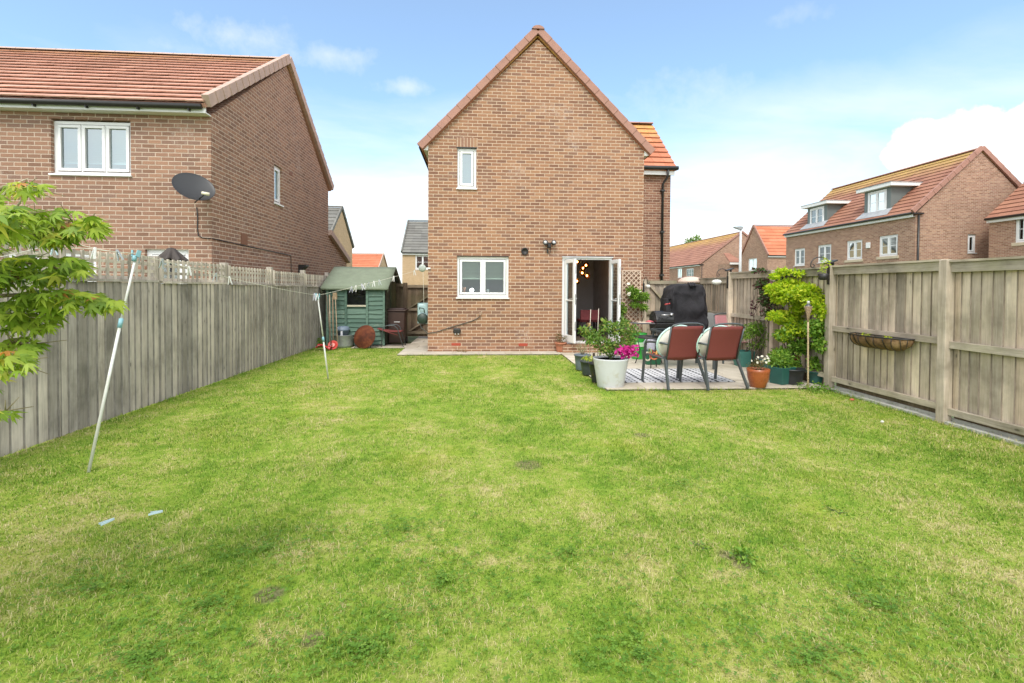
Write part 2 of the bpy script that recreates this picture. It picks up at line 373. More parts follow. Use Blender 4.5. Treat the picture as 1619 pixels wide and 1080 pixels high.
# ------------------------------------------------------------------ materials
MORT = (.58, .44, .33)
BR_MAIN = brick('brick_main', [(.225, .118, .08), (.31, .165, .102), (.36, .195, .115), (.28, .145, .092), (.375, .21, .125), (.33, .178, .11), (.24, .135, .095)], MORT, var=.36)
BR_SOLD = brick('brick_soldier', [(.26, .155, .11), (.36, .21, .14), (.30, .17, .12), (.40, .24, .15)], MORT, soldier=True)
BR_LEFT = brick('brick_left', [(.225, .13, .092), (.31, .18, .125), (.35, .205, .14), (.27, .155, .11), (.32, .19, .135), (.245, .15, .115)], (.53, .42, .335), white=.10)
BR_WING = brick('brick_wing', [(.20, .10, .07), (.30, .15, .10), (.27, .14, .10), (.33, .18, .12)], (.50, .38, .29), white=.03)
BR_FAR = brick('brick_far', [(.27, .15, .10), (.36, .21, .15), (.32, .18, .13), (.42, .26, .18)], (.50, .40, .32), white=.05)
BR_BUFF = brick('brick_buff', [(.50, .35, .21), (.56, .40, .25), (.52, .37, .23)], (.58, .46, .32), white=.0)
TL_LEFT = tile_mat('tiles_left', [(.48, .26, .19), (.55, .31, .235), (.52, .285, .21), (.59, .345, .26)], (.56, .36, .09), (6.6, 7.8))
TL_MAIN = tile_mat('tiles_main', [(.48, .18, .10), (.56, .22, .13), (.52, .20, .12)], (.55, .33, .08), (6.1, 7.1))
TL_RED = tile_mat('tiles_red', [(.50, .17, .09), (.58, .21, .12), (.53, .19, .10)])
TL_BROWN = tile_mat('tiles_brown', [(.30, .14, .095), (.38, .19, .125), (.34, .165, .11)], (.52, .37, .10), (7.6, 8.7))
TL_BROWN2 = tile_mat('tiles_brown_far', [(.33, .16, .11), (.40, .20, .14), (.36, .18, .12)], (.60, .40, .08), (7.2, 9.4))
TL_GREY = tile_mat('tiles_grey', [(.15, .15, .14), (.20, .20, .185), (.17, .17, .16)])
VERGE = plain('verge_cap', (.35, .185, .14), .75, .12, 5)
VERGE_L = plain('verge_cap_light', (.46, .33, .27), .75, .1, 5)
UPVC = plain('upvc_white', (.80, .80, .80), .35, .02, 3, 0)
WHITEP = plain('fascia_white', (.78, .78, .77), .45, .04, 2, .02)
GUT = plain('gutter_black', (.022, .021, .020), .4, .2, 8, .05)
GLASS = glassmat('window_glass', (.62, .72, .72), .20)
GLASSB = glassmat('window_glass_sky', (.62, .78, .80), .34)
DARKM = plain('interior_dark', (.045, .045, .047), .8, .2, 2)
BLIND = plain('blind_slat', (.62, .66, .62), .6, .06, 3, .02)
STONE = plain('sill_stone', (.52, .44, .32), .85, .1, 7, .1)

# ------------------------------------------------------------------ architecture helpers
class Fr:
    """upright plane: axis 'x' runs along x at y=c; axis 'y' runs along y at x=c; inn = +1/-1 which way is indoors"""
    def __init__(s, axis, c, inn): s.a, s.c, s.i = axis, c, inn
    def p(s, u, d, z): return (u, s.c+d*s.i, z) if s.a == 'x' else (s.c+d*s.i, u, z)
    def box(s, mb, u0, u1, d0, d1, z0, z1, r=None, mi=0):
        a = s.p(u0, d0, z0); b = s.p(u1, d1, z1)
        mb.box([min(a[i], b[i]) for i in range(3)], [max(a[i], b[i]) for i in range(3)], r, mi)
def wall(mb, fr, th, u0, u1, z0, z1, holes=()):
    us = sorted({u0, u1, *[h[0] for h in holes], *[h[1] for h in holes]}); zs = sorted({z0, z1, *[h[2] for h in holes], *[h[3] for h in holes]})
    us = [u for u in us if u0 <= u <= u1]; zs = [z for z in zs if z0 <= z <= z1]
    for j in range(len(zs)-1):
        st = None
        for i in range(len(us)-1):
            um, zm = (us[i]+us[i+1])/2, (zs[j]+zs[j+1])/2
            inside = any(h[0] < um < h[1] and h[2] < zm < h[3] for h in holes)
            if inside:
                if st is not None: fr.box(mb, st, us[i], 0, th, zs[j], zs[j+1]); st = None
            elif st is None: st = us[i]
        if st is not None: fr.box(mb, st, us[-1], 0, th, zs[j], zs[j+1])
def window(parent, fr, u0, u1, z0, z1, n=2, rec=.05, bar=None, glass=None, blind=0.0, blindfrom=0, sill='pvc', toplights=0, fw=.055, widths=None):
    m = MB()
    fr.box(m, u0, u1, rec, rec+.07, z1-fw, z1); fr.box(m, u0, u1, rec, rec+.07, z0, z0+fw)
    fr.box(m, u0, u0+fw, rec, rec+.07, z0+fw, z1-fw); fr.box(m, u1-fw, u1, rec, rec+.07, z0+fw, z1-fw)
    g = MB(); W = (u1-u0-2*fw)/n
    for k in range(n):
        a = u0+fw+W*k; b = a+W
        s = .012; t = fw*.9
        fr.box(m, a+s, b-s, rec-.015, rec+.05, z1-fw-s-t, z1-fw-s); fr.box(m, a+s, b-s, rec-.015, rec+.05, z0+fw+s, z0+fw+s+t)
        fr.box(m, a+s, a+s+t, rec-.015, rec+.05, z0+fw+s+t, z1-fw-s-t); fr.box(m, b-s-t, b-s, rec-.015, rec+.05, z0+fw+s+t, z1-fw-s-t)
        if k: fr.box(m, a-s, a+s, rec+.002, rec+.05, z0+fw, z1-fw)
        if bar: zb = z0+(z1-z0)*bar; fr.box(m, a+s+t, b-s-t, rec+.004, rec+.045, zb-.014, zb+.014)
        q = [fr.p(a+s+t-.01, rec+.022, z0+fw+s+t-.01), fr.p(b-s-t+.01, rec+.022, z0+fw+s+t-.01), fr.p(b-s-t+.01, rec+.022, z1-fw-s-t+.01), fr.p(a+s+t-.01, rec+.022, z1-fw-s-t+.01)]
        g.add(q, [(0, 1, 2, 3)])
    w_ = m.build('window', UPVC, parent, bevel=.004)
    g.build('pane', glass or GLASS, w_)
    s = MB()
    if sill == 'pvc': fr.box(s, u0-.02, u1+.02, -.04, rec+.02, z0-.03, z0-.001); s.build('sill', UPVC, w_)
    elif sill == 'stone': fr.box(s, u0-.09, u1+.09, -.05, rec, z0-.15, z0-.001); s.build('sill', STONE, w_, bevel=.008)
    if blind > 0:
        bl = MB(); zt = z1-fw*2; zb = zt-(zt-z0-fw*2)*blind; z = zt
        while z > zb:
            a_ = fr.p(u0+fw, rec+.10, z); bl.add([fr.p(u0+fw+.02, rec+.11, z), fr.p(u1-fw-.02, rec+.11, z), fr.p(u1-fw-.02, rec+.14, z-.022), fr.p(u0+fw+.02, rec+.14, z-.022)], [(0, 1, 2, 3)]); z -= .031
        fr.box(bl, u0+fw+.02, u1-fw-.02, rec+.10, rec+.14, zb-.035, zb-.01)
        bl.build('blind', BLIND, w_)
    return w_
def roof_slope(mb, A, B, C, D, course=.3, tw=.33, lip=.028, jit=.003, mi=0, base=.03):
    A, B, C, D = map(Vector, (A, B, C, D)); n = (B-A).cross(D-A).normalized()
    if n.z < 0: n = -n
    L = ((D-A).length+(C-B).length)/2; rows = max(1, round(L/course)); 
    for i in range(rows):
        t0, t1 = i/rows, min(1.0, (i+1)/rows)
        a, b = A.lerp(D, t0), B.lerp(C, t0); c, d = B.lerp(C, t1), A.lerp(D, t1)
        W = (b-a).length; nt_ = max(1, int(W/tw)); st = (.5 if i % 2 else 0)/nt_
        cuts = [0]+[(k+st)/nt_ for k in range(0 if st else 1, nt_)]+[1]
        for k in range(len(cuts)-1):
            u0, u1 = cuts[k], cuts[k+1]
            if u1-u0 < 1e-6: continue
            j = random.uniform(0, jit)
            g = .0025/W
            p0 = a.lerp(b, u0+g)+n*(lip+base+j); p1 = a.lerp(b, u1-g)+n*(lip+base+j); p2 = d.lerp(c, u1-g)+n*(base+j*.3); p3 = d.lerp(c, u0+g)+n*(base+j*.3)
            th_ = max(.016, lip*.58); q0 = p0-n*th_; q1 = p1-n*th_; s0 = q0+(d-a)*.35; s1 = q1+(d-a)*.35
            mb.add([p0, p1, p2, p3, q0, q1, s1, s0], [(0, 1, 2, 3), (4, 5, 1, 0), (7, 6, 5, 4)], None, mi)
    q = [A-n*.05, B-n*.05, C-n*.05, D-n*.05, A+n*(base-.012), B+n*(base-.012), C+n*(base-.012), D+n*(base-.012)]
    mb.add(q, [(3, 2, 1, 0), (4, 5, 6, 7), (0, 1, 5, 4), (2, 3, 7, 6), (1, 2, 6, 5), (3, 0, 4, 7)], .2, mi)
def verge(mb, p, q, out, wd=.10, ht=.15, course=.31):
    """stepped cap units up a gable edge from p (eaves) to q (ridge)"""
    p, q = Vector(p), Vector(q); L = (q-p).length; n = max(2, round(L/course)); d = (q-p)/L; up = Vector((0, 0, 1)); nn = (up-d*up.dot(d)).normalized(); o = Vector(out)
    for i in range(n):
        a = p.lerp(q, i/n)-d*.02; b = p.lerp(q, (i+1)/n)
        lo, hi = .032, 0
        vs = []
        for c, e in ((a, lo), (b, hi)):
            for s_, t_ in ((-.55-e, .35), (-.55-e, 0), (.5+e*1.2, 0), (.5+e*1.2, .35)):
                vs.append(c + nn*(s_*ht+.02 if s_ > 0 else s_*ht+.02) + (o*(wd*.5+e*.35) if t_ == 0 else -o*wd*.6))
        vs = [vs[i] for i in range(8)]
        mb.add(vs, [(0, 1, 2, 3), (7, 6, 5, 4), (0, 4, 5, 1), (1, 5, 6, 2), (2, 6, 7, 3), (3, 7, 4, 0)])
def ridge_tiles(mb, p, q, r=.12, ln=.45):
    p, q = Vector(p), Vector(q); L = (q-p).length; n = max(1, round(L/ln)); d = (q-p)/L; s = d.cross(Vector((0, 0, 1)))
    for i in range(n):
        a, b = p.lerp(q, i/n), p.lerp(q, (i+1)/n-.01/L); vs = []
        for c in (a, b):
            for k in range(6):
                t = math.pi*(k/5)*.9+math.pi*.05; vs.append(c+s*(r*1.15*math.cos(t))+Vector((0, 0, r*math.sin(t)*.75-.02)))
        mb.add(vs, [(k, k+1, k+7, k+6) for k in range(5)]+[(0, 1, 2, 3, 4, 5), (11, 10, 9, 8, 7, 6)])
def gutter(mb, p, q, r=.055):
    p, q = Vector(p), Vector(q); mb.tube([p, q], r, 10)

# ------------------------------------------------------------------ ground
def grassmat(name, blades):
    t = NT(name); geo = t.n('ShaderNodeNewGeometry').outputs['Position']
    if blades: geo = t.co
    g0 = t.noise(.75, 4, .6, t.map((1.5, .42, 1), vec=geo, rot=(0, 0, -.35)))
    g1 = t.noise(2.6, 4, .6, t.map(loc=(7, 3, 0), vec=geo))
    g2 = t.noise(9, 4, .65, t.map(loc=(1, 9, 0), vec=geo))
    dry = t.ma('ADD', t.ma('ADD', t.ma('MULTIPLY', g0, .38), t.ma('MULTIPLY', g1, .36)), t.ma('MULTIPLY', g2, .36))
    if blades:
        r = t.attr(); dry = t.ma('ADD', dry, t.ma('MULTIPLY', t.ma('SUBTRACT', r, .5), .33))
    c = t.ramp(dry, [(.36, (.10, .225, .018)), (.45, (.185, .345, .030)), (.53, (.295, .435, .052)), (.59, (.40, .475, .095)), (.65, (.58, .54, .20)), (.73, (.72, .62, .37))])
    yel = t.step(t.noise(1.1, 4, .6, t.map(loc=(11, 5, 0), vec=geo)), .52, .72)
    c = t.mix(t.ma('MULTIPLY', yel, .22), c, (.44, .46, .04))
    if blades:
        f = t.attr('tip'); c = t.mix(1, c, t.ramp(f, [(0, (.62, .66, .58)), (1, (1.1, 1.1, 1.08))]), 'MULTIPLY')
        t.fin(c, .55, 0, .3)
        tr = t.n('ShaderNodeBsdfTranslucent'); t.l(c, tr.inputs[0]); mxs = t.n('ShaderNodeMixShader'); mxs.inputs[0].default_value = .35
        t.l(t.b.outputs[0], mxs.inputs[1]); t.l(tr.outputs[0], mxs.inputs[2]); t.l(mxs.outputs[0], t.out.inputs[0]); return t.m
    BM = [(835, 735, .13), (1015, 688, .09), (425, 940, .08), (495, 1010, .06), (1150, 878, .06), (1172, 893, .06)]
    sx_, sy_, _z = t.sep(geo); bare = None
    for px, py, r_ in BM:
        q = G(px, py); d_ = t.ma('SQRT', t.ma('ADD', t.ma('POWER', t.ma('SUBTRACT', sx_, q.x), 2.0), t.ma('POWER', t.ma('SUBTRACT', sy_, q.y), 2.0))); m_ = t.step(d_, r_*1.2, r_*.6); bare = m_ if bare is None else t.ma('MAXIMUM', bare, m_)
    soil = t.step(t.noise(3.1, 5, .7, t.map(loc=(2, 2, 2), vec=geo)), .62, .72)
    c = t.mix(t.ma('MULTIPLY', soil, .5), c, (.16, .11, .06)); c = t.mix(.25, c, (.10, .11, .03)); c = t.mix(t.ma('MULTIPLY', bare, .8), c, t.ramp(t.noise(30, 5, .7), [(.35, (.06, .05, .025)), (.65, (.30, .26, .15))]))
    t.bump(t.noise(45, 5, .7), .8, .03)
    return t.fin(c, .9, 0, .1)
GR_GROUND = grassmat('lawn_soil', False); GR_BLADE = grassmat('grass_blades', True)
b = MB(); b.add([(-400, -60, -.02), (400, -60, -.02), (400, 700, -.02), (-400, 700, -.02)], [(0, 1, 2, 3)])
tag(b.build('ground', plain('far_ground', (.12, .16, .06), .9, .2, .3)), 'flat ground under the whole estate', kind='structure')
XL0, XL1 = G(0, 725), G(490, 553)        # left fence foot line
XR = (G(1619, 702).x+G(1347, 625).x)/2   # right fence foot
HD = 11.55                               # garden-side wall of the house
HX0 = atY(676.5, 480, HD).x; HX1 = atY(1017.5, 330, HD).x
def fence_x(y): t = (y-XL0.y)/(XL1.y-XL0.y); return XL0.x+(XL1.x-XL0.x)*t
b = MB(); ly1 = 13.3
b.add([(fence_x(-3)-.1, -3, 0), (XR+.05, -3, 0), (XR+.05, ly1, 0), (fence_x(ly1)-.1, ly1, 0)], [(0, 1, 2, 3)])
tag(b.build('lawn', GR_GROUND), 'lawn between the two fences', kind='structure')

# patio and path: slabs as real pieces with joints
PX0 = G(880, 556).x+.02; PY0 = G(1120, 617).y; PZ = .03
PATHY = G(760, 562).y; PAX0 = G(625, 565).x
def slabmat():
    t = NT('paving_slabs'); r = t.attr()
    c = t.ramp(r, [(0, (.46, .41, .33)), (.4, (.55, .50, .42)), (.7, (.51, .47, .40)), (1, (.60, .55, .47))])
    c = t.mix(1, c, t.ramp(t.noise(3.2, 6, .68), [(.3, (.76, .75, .73)), (.65, (1.08, 1.08, 1.07))]), 'MULTIPLY')
    st = t.step(t.noise(1.6, 5, .7, t.map(loc=(4, 4, 4))), .5, .7); c = t.mix(t.ma('MULTIPLY', st, .3), c, (.33, .31, .22))
    t.bump(t.ma('ADD', t.noise(40, 5, .7), t.noise(7, 2)), .35, .006); return t.fin(c, .85, 0, .25)
SLAB = slabmat()
def slabs(name, x0, x1, y0, y1, sx, sy, label, z=PZ, offs=0):
    b = MB(); y = y0; j = 0
    b.box((x0+.004, y0+.004, -.05), (x1-.004, y1-.004, z-.008), .05)
    while y < y1-.03:
        ye = min(y+sy, y1); x = x0 - (sx/2 if (j+offs) % 2 else 0)
        while x < x1-.01:
            xa = max(x, x0); xe = min(x+sx, x1)
            if xe-xa > .05:
                dz = random.uniform(-.002, .002); b.box((xa+.004, y+.004, z-.03), (xe-.004, ye-.004, z+dz))
            x += sx
        y = ye; j += 1
    o = b.build(name, SLAB, bevel=.003); tag(o, label, kind='structure'); return o
slabs('patio', PX0, XR-.06, PY0, HD-.004, .6, .6, 'pale slab patio beside the house')
slabs('path', PAX0, PX0-.003, PATHY, HD-.004, .6, .45, 'slab path along the foot of the house wall')
GATEY = G(660, 537).y
slabs('side_path', PAX0, HX0-.006, HD-.001, GATEY+6, .6, .6, 'slab side path to the garden gate')
SHY0 = 12.75
slabs('shed_base', fence_x(12.6)+.9, PAX0-.003, 12.35, 13.2, .6, .45, 'slab strip in front of the shed', z=.02)

# ------------------------------------------------------------------ main house
Wm = HX1-HX0; XC = atY(850, 60, HD).x; ez = atY(676, 226, HD).z; rz_ = atY(850, 52, HD-.05).z
HY1 = HD+8.6; HF = Fr('x', HD, 1)
house = thing('brick_house', 'tall gable-fronted orange-brown brick house with open patio doors at the end of the lawn', 'house', (HX0+Wm/2, HD, 0))
def fz(px, py, Y=HD): p = atY(px, py, Y); return p.x, p.z
dx0, _ = fz(888.5, 470); dx1, dzt = fz(968.5, 407); _, dzb = fz(925, 541)
kx0, kz1 = fz(722.5, 405.5); kx1, kz0 = fz(804, 470.5)
ux0, uz1 = fz(723, 233); ux1, uz0 = fz(753, 298)
b = MB(); wall(b, HF, .3, HX0, HX1, 0, ez, [(dx0, dx1, dzb, dzt), (kx0, kx1, kz0, kz1), (ux0, ux1, uz0, uz1)])
b.prism([(HX0, ez), (HX1, ez), (XC+.0, ez+ (rz_-ez)-.12)], 'y', HD, HD+.3)
for x0, x1 in ((HX0, HX0+.3), (HX1-.3, HX1)): b.box((x0, HD+.3, 0), (x1, HY1, ez))
b.box((HX0+.3, HY1-.3, 0), (HX1-.3, HY1, ez)); b.prism([(HX0, ez), (HX1, ez), (XC, rz_-.12)], 'y', HY1-.3, HY1)
b.build('wall', BR_MAIN, house)
b = MB(); b.box((ux0-.03, HD-.003, uz1+.012), (ux1+.03, HD+.1, uz1+.225)); b.build('lintel', BR_SOLD, house)
# roof: ridge runs away from the garden
pitch_h = (rz_-ez); sl_l = Vector((XC-HX0, 0, pitch_h)); ohl = .12
eL = (HX0-.16, ez-.16*pitch_h/(XC-HX0)); eR = (HX1+.16, ez-.16*pitch_h/(HX1-XC))
b = MB()
roof_slope(b, (eL[0], HD-.02, eL[1]+.02), (eL[0], HY1, eL[1]+.02), (XC, HY1, rz_), (XC, HD-.02, rz_))
roof_slope(b, (eR[0], HD-.02, eR[1]+.02), (eR[0], HY1, eR[1]+.02), (XC, HY1, rz_), (XC, HD-.02, rz_))
rf = b.build('roof', TL_MAIN, house)
b = MB(); verge(b, (eL[0], HD-.045, eL[1]+.06), (XC-.02, HD-.045, rz_+.04), (0, -1, 0)); verge(b, (eR[0], HD-.045, eR[1]+.06), (XC+.02, HD-.045, rz_+.04), (0, -1, 0))
b.build('verge_caps', VERGE, rf, bevel=.006)
b = MB(); ridge_tiles(b, (XC, HD-.12, rz_+.07), (XC, HY1, rz_+.07), .13); b.build('ridge_tiles', VERGE, rf)
b = MB()
b.box((HX0-.10, HD-.012, ez-.17), (HX0-.002, HY1, ez-.02)); b.build('fascia', WHITEP, house); b = MB(); b.box((HX1+.002, HD-.012, ez-.17), (HX1+.10, HY1, ez-.02)); b.build('fascia', WHITEP, house)
b = MB(); gutter(b, (HX0-.165, HD+.01, ez-.10), (HX0-.165, HY1, ez-.10)); b.build('gutter', GUT, house)
window(house, HF, kx0, kx1, kz0, kz1, 2, blind=.52, glass=glassmat('window_glass_kitchen', (.8, .9, .85), .10))
window(house, HF, ux0, ux1, uz0, uz1-.012, 1, glass=GLASSB, blind=1.0)
for p_, q_ in (((kx0, HD-.004, kz1+.003), (kx1, HD+.05, kz1+.02)), ((dx0, HD-.006, dzt+.004), (dx1+.02, HD+.05, dzt+.024)), ((ux0-.02, HD-.006, uz1-.01), (ux1+.02, HD+.05, uz1+.012))): b = MB(); b.box(p_, q_); b.build('cavity_tray', GUT, house)
# air bricks, extractor vent, sockets
ABR = plain('airbrick_red', (.38, .06, .03), .6, .1)
for px, py in ((721, 544.5), (827, 545)):
    x, z = fz(px, py); b = MB(); b.box((x-.105, HD-.006, z-.032), (x+.105, HD+.02, z+.032))
    for i in range(6): b.box((x-.09+i*.032, HD-.009, z-.022), (x-.078+i*.032, HD, z+.022))
    b.build('air_brick', ABR, house)
x, z = fz(829.5, 397.5); b = MB(); M = Matrix.Rotation(R(90), 4, 'X')
b.lathe([(.082, -.0), (.085, .03), (.070, .045), (.062, .02), (.0, .012)], (x, HD, z), 24, M=M); b.build('extractor_vent', plain('vent_black', (.02, .018, .017), .5), house)
# door frame (fixed part) and threshold
b = MB(); fw = .06
HF.box(b, dx0, dx1, .03, .11, dzt-fw, dzt); HF.box(b, dx0, dx0+fw, .03, .11, dzb, dzt-fw); HF.box(b, dx1-fw, dx1, .03, .11, dzb, dzt-fw); HF.box(b, dx0-.02, dx1+.02, -.03, .13, dzb-.03, dzb+.02)
HF.box(b, dx0-.01, dx1+.01, -.05, .03, dzt-.012, dzt+.004)
df = b.build('door_frame', UPVC, house, bevel=.004)
b = MB(); HF.box(b, dx0-.02, dx1+.02, -.30, -.002, PZ+.002, dzb-.034); b.build('door_step', BR_MAIN, house)
METAL = plain('handle_metal', (.55, .55, .55), .3, .05, 5, 0, metal=1.0)
def door_leaf(hx, ang, sgn, name='patio_door'):
    """glazed leaf, local x from hinge; ang measured outwards"""
    L = (dx1-dx0)/2-fw+.01; H0, H1 = dzb+.03, dzt-fw-.01; st = .085; th = .055
    b = MB(); g = MB(); M = Matrix.Translation((hx, HD+.02, 0)) @ Matrix.Rotation(ang, 4, 'Z')
    bx = lambda mb, a, c, **k: mb.box(a, c, M=M, **k)
    bx(b, (0, 0, H0), (st, th, H1)); bx(b, (L-st, 0, H0), (L, th, H1)); bx(b, (st, 0, H1-st), (L-st, th, H1)); bx(b, (st, 0, H0), (L-st, th, H0+.16)); bx(b, (st, .006, 1.22), (L-st, th-.006, 1.25))
    bx(b, (L, .012, H0), (L+.022, .035, H1))
    o = b.build(name, UPVC, house, bevel=.005)
    g.add([M @ Vector(p) for p in ((st, th/2, H0+.16), (L-st, th/2, H0+.16), (L-st, th/2, H1-st), (st, th/2, H1-st))], [(0, 1, 2, 3)]); g.build('door_pane', GLASS, o)
    h = MB()
    for z0, z1 in ((.55, .75), (1.15, 1.38), (1.85, 2.02)): h = MB(); bx(h, (L+.005, .014, z0), (L+.026, .032, z1)); h.build('lock_keep', METAL, o)
    h = MB()
    h.tube([M @ Vector((L-.045, th, 1.28)), M @ Vector((L-.045, th+.05, 1.28)), M @ Vector((L-.16, th+.05, 1.28))], .009)
    h.tube([M @ Vector((L-.045, 0, 1.28)), M @ Vector((L-.045, -.05, 1.28)), M @ Vector((L-.16, -.05, 1.28))], .009)
    h.build('door_handle', METAL, o)
    for z in (.5, 1.25, 1.95): hg = MB(); hg.tube([M @ Vector((-.012, th*.5, z-.05)), M @ Vector((-.012, th*.5, z+.05))], .014); hg.build('hinge', UPVC, o)
door_leaf(dx0+fw, R(-77), 1); 
# right leaf mirrored: hinge at right jamb, swinging out beyond 90 deg
door_leaf(dx1-fw, R(-84), 1)

# the room seen through the door: floor, walls, wardrobe doors, lamps, chair
ry1 = HD+3.6
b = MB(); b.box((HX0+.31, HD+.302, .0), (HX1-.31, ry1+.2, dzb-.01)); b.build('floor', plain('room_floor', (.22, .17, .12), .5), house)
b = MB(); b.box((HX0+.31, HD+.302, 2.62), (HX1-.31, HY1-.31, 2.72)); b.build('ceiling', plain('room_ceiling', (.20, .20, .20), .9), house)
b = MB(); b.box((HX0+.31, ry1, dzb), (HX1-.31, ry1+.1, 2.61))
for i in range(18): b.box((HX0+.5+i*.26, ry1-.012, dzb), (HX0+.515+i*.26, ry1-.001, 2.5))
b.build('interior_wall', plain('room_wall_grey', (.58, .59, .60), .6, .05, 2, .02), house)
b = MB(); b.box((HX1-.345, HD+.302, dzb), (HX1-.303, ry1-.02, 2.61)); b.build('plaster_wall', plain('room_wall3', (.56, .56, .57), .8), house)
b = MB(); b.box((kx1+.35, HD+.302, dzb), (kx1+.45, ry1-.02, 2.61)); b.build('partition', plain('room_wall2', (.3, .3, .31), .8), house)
xd = (dx0+dx1)/2
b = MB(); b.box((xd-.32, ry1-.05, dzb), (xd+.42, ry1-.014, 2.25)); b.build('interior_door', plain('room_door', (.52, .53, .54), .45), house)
b = MB(); b.tube([(xd-.26, ry1-.1, 1.3), (xd-.14, ry1-.1, 1.3)], .01); b.build('door_lever', METAL, house)

# pendant cluster (lit amber globes)
def emis(name, col, st, var=.2):
    t = NT(name); e = t.n('ShaderNodeEmission'); t.put(e.inputs[0], t.ramp(t.noise(8, 2), [(.3, tuple(x*(1-var) for x in col)), (.7, col)])); e.inputs[1].default_value = st; t.l(e.outputs[0], t.out.inputs[0]); return t.m
AMB = glassmat('amber_glass', (.85, .45, .2), .08); BULB = emis('bulb_glow', (1, .70, .40), 13)
pend = thing('pendant_lamp', 'cluster of six lit smoked amber glass globes hanging inside the open patio doors', 'lamp', (xd, HD+1.5, 2.6))
for px, py in ((912.5, 414), (926.5, 419.5), (921.5, 424), (920.5, 431.5), (928, 436), (912, 444.5)):
    q = atY(px, py, HD+1.5+random.uniform(-.15, .15)); b = MB(); b.lathe([(.001, -.09), (.05, -.075), (.085, -.03), (.09, .01), (.07, .055), (.03, .085), (.001, .09)], q, 18); g = b.build('globe', AMB, pend)
    b = MB(); b.lathe([(.001, -.028), (.02, -.018), (.026, 0), (.018, .02), (.001, .03)], q, 12); b.build('bulb', BULB, g)
    b = MB(); b.tube([q+Vector((0, 0, .08)), (q.x, q.y, 2.6)], .006); b.build('flex', GUT, pend)
redch = thing('dining_chair', 'dark red upholstered dining chair just inside the patio doors', 'chair', (xd+.25, HD+1.3, dzb))
RED_UP = plain('red_upholstery', (.20, .045, .05), .8, .1, 8)
b = MB(); b.box((xd+.06, HD+1.05, dzb+.40), (xd+.56, HD+1.5, dzb+.47)); b.build('seat', RED_UP, redch, bevel=.02)
b = MB(); b.box((xd+.06, HD+1.0, dzb+.45), (xd+.56, HD+1.07, dzb+.72)); b.build('backrest', RED_UP, redch, bevel=.02)
for sx in (.09, .53):
    for sy in (1.09, 1.5): b = MB(); b.tube([(xd+sx, HD+sy, dzb), (xd+sx, HD+sy, dzb+.42)], .02); b.build('leg', GUT, redch)
# things on the kitchen sill, indoors
for nm, lab, cat, px, py, colr, prof in (
    ('flower_pot', 'terracotta pot on the kitchen window sill', 'pot', 733, 458, (.42, .17, .09), [(.03, -.07), (.05, .05), (.056, .06), (.04, .06), (.0, .03)]),
    ('round_lamp', 'round frosted white glass ball lamp lit on the kitchen sill', 'lamp', 746, 459, None, [(.001, -.05), (.035, -.04), (.05, 0), (.035, .04), (.001, .05)]),
    ('glass_bauble', 'small pale glass ball on the kitchen sill by the right casement', 'ornament', 771.5, 459.5, (.8, .85, .85), [(.001, -.035), (.025, -.025), (.035, 0), (.025, .025), (.001, .035)])):
    q = atY(px, py, HD+.26); m_ = plain(nm+'_m', colr, .4) if colr else emis('sill_lamp_glow', (.95, .97, 1.0), 7, .02); b = MB(); b.lathe(prof, q, 20)
    z = q.z+min(p[1] for p in prof); o = b.build(nm, m_, loc=(q.x, q.y, z)); tag(o, lab, cat)
b = MB(); b.box((kx0+.01, HD+.13, kz0-.02), (kx1-.01, HD+.42, atY(746, 459, HD+.26).z-.05)); b.build('window_board', UPVC, house)

# side wing further back on the right, with its own roof and downpipe
WY = 14.6
wx1, _ = fz(1059.5, 350, WY); _, wez = fz(1040, 277, WY); _, wrz = fz(1020, 199, WY+1.9)
b = MB(); b.box((HX1+.001, WY, 0), (wx1, WY+.3, wez+.12)); b.box((wx1-.3, WY+.301, 0), (wx1, WY+3.8, wez+.12)); b.prism([(WY+.05, wez+.12), (WY+3.8, wez+.12), (WY+1.9, wrz-.1)], 'x', wx1-.3, wx1); b.build('wing_wall', BR_WING, house)
b = MB(); roof_slope(b, (HX1-.02, WY-.22, wez+.13), (wx1+.1, WY-.22, wez+.13), (wx1+.1, WY+1.9, wrz), (HX1-.02, WY+1.9, wrz), .32, .33, .035)
roof_slope(b, (HX1-.02, WY+4.0, wez+.13), (wx1+.1, WY+4.0, wez+.13), (wx1+.1, WY+1.9, wrz), (HX1-.02, WY+1.9, wrz), .32, .33)
wr = b.build('wing_roof', TL_MAIN, house); b = MB(); ridge_tiles(b, (HX1, WY+1.9, wrz+.06), (wx1+.1, WY+1.9, wrz+.06), .11); b.build('wing_ridge_tiles', VERGE, wr)
b = MB(); b.box((HX1+.002, WY-.16, wez-.02), (wx1+.06, WY-.10, wez+.17)); b.build('wing_fascia', WHITEP, house)
b = MB(); gutter(b, (HX1+.01, WY-.22, wez+.17), (wx1+.14, WY-.22, wez+.17), .06); b.build('wing_gutter', GUT, house)
xp, _ = fz(1047, 350, WY-.06); b = MB(); b.tube([(xp+.1, WY-.22, wez+.14), (xp+.1, WY-.2, wez-.08), (xp, WY-.07, wez-.28), (xp, WY-.07, .3)], .036, 10)
for z in (wez-.5, 3.2, 1.9): b.box((xp-.055, WY-.115, z), (xp+.055, WY, z+.05))
b.build('downpipe', GUT, house)

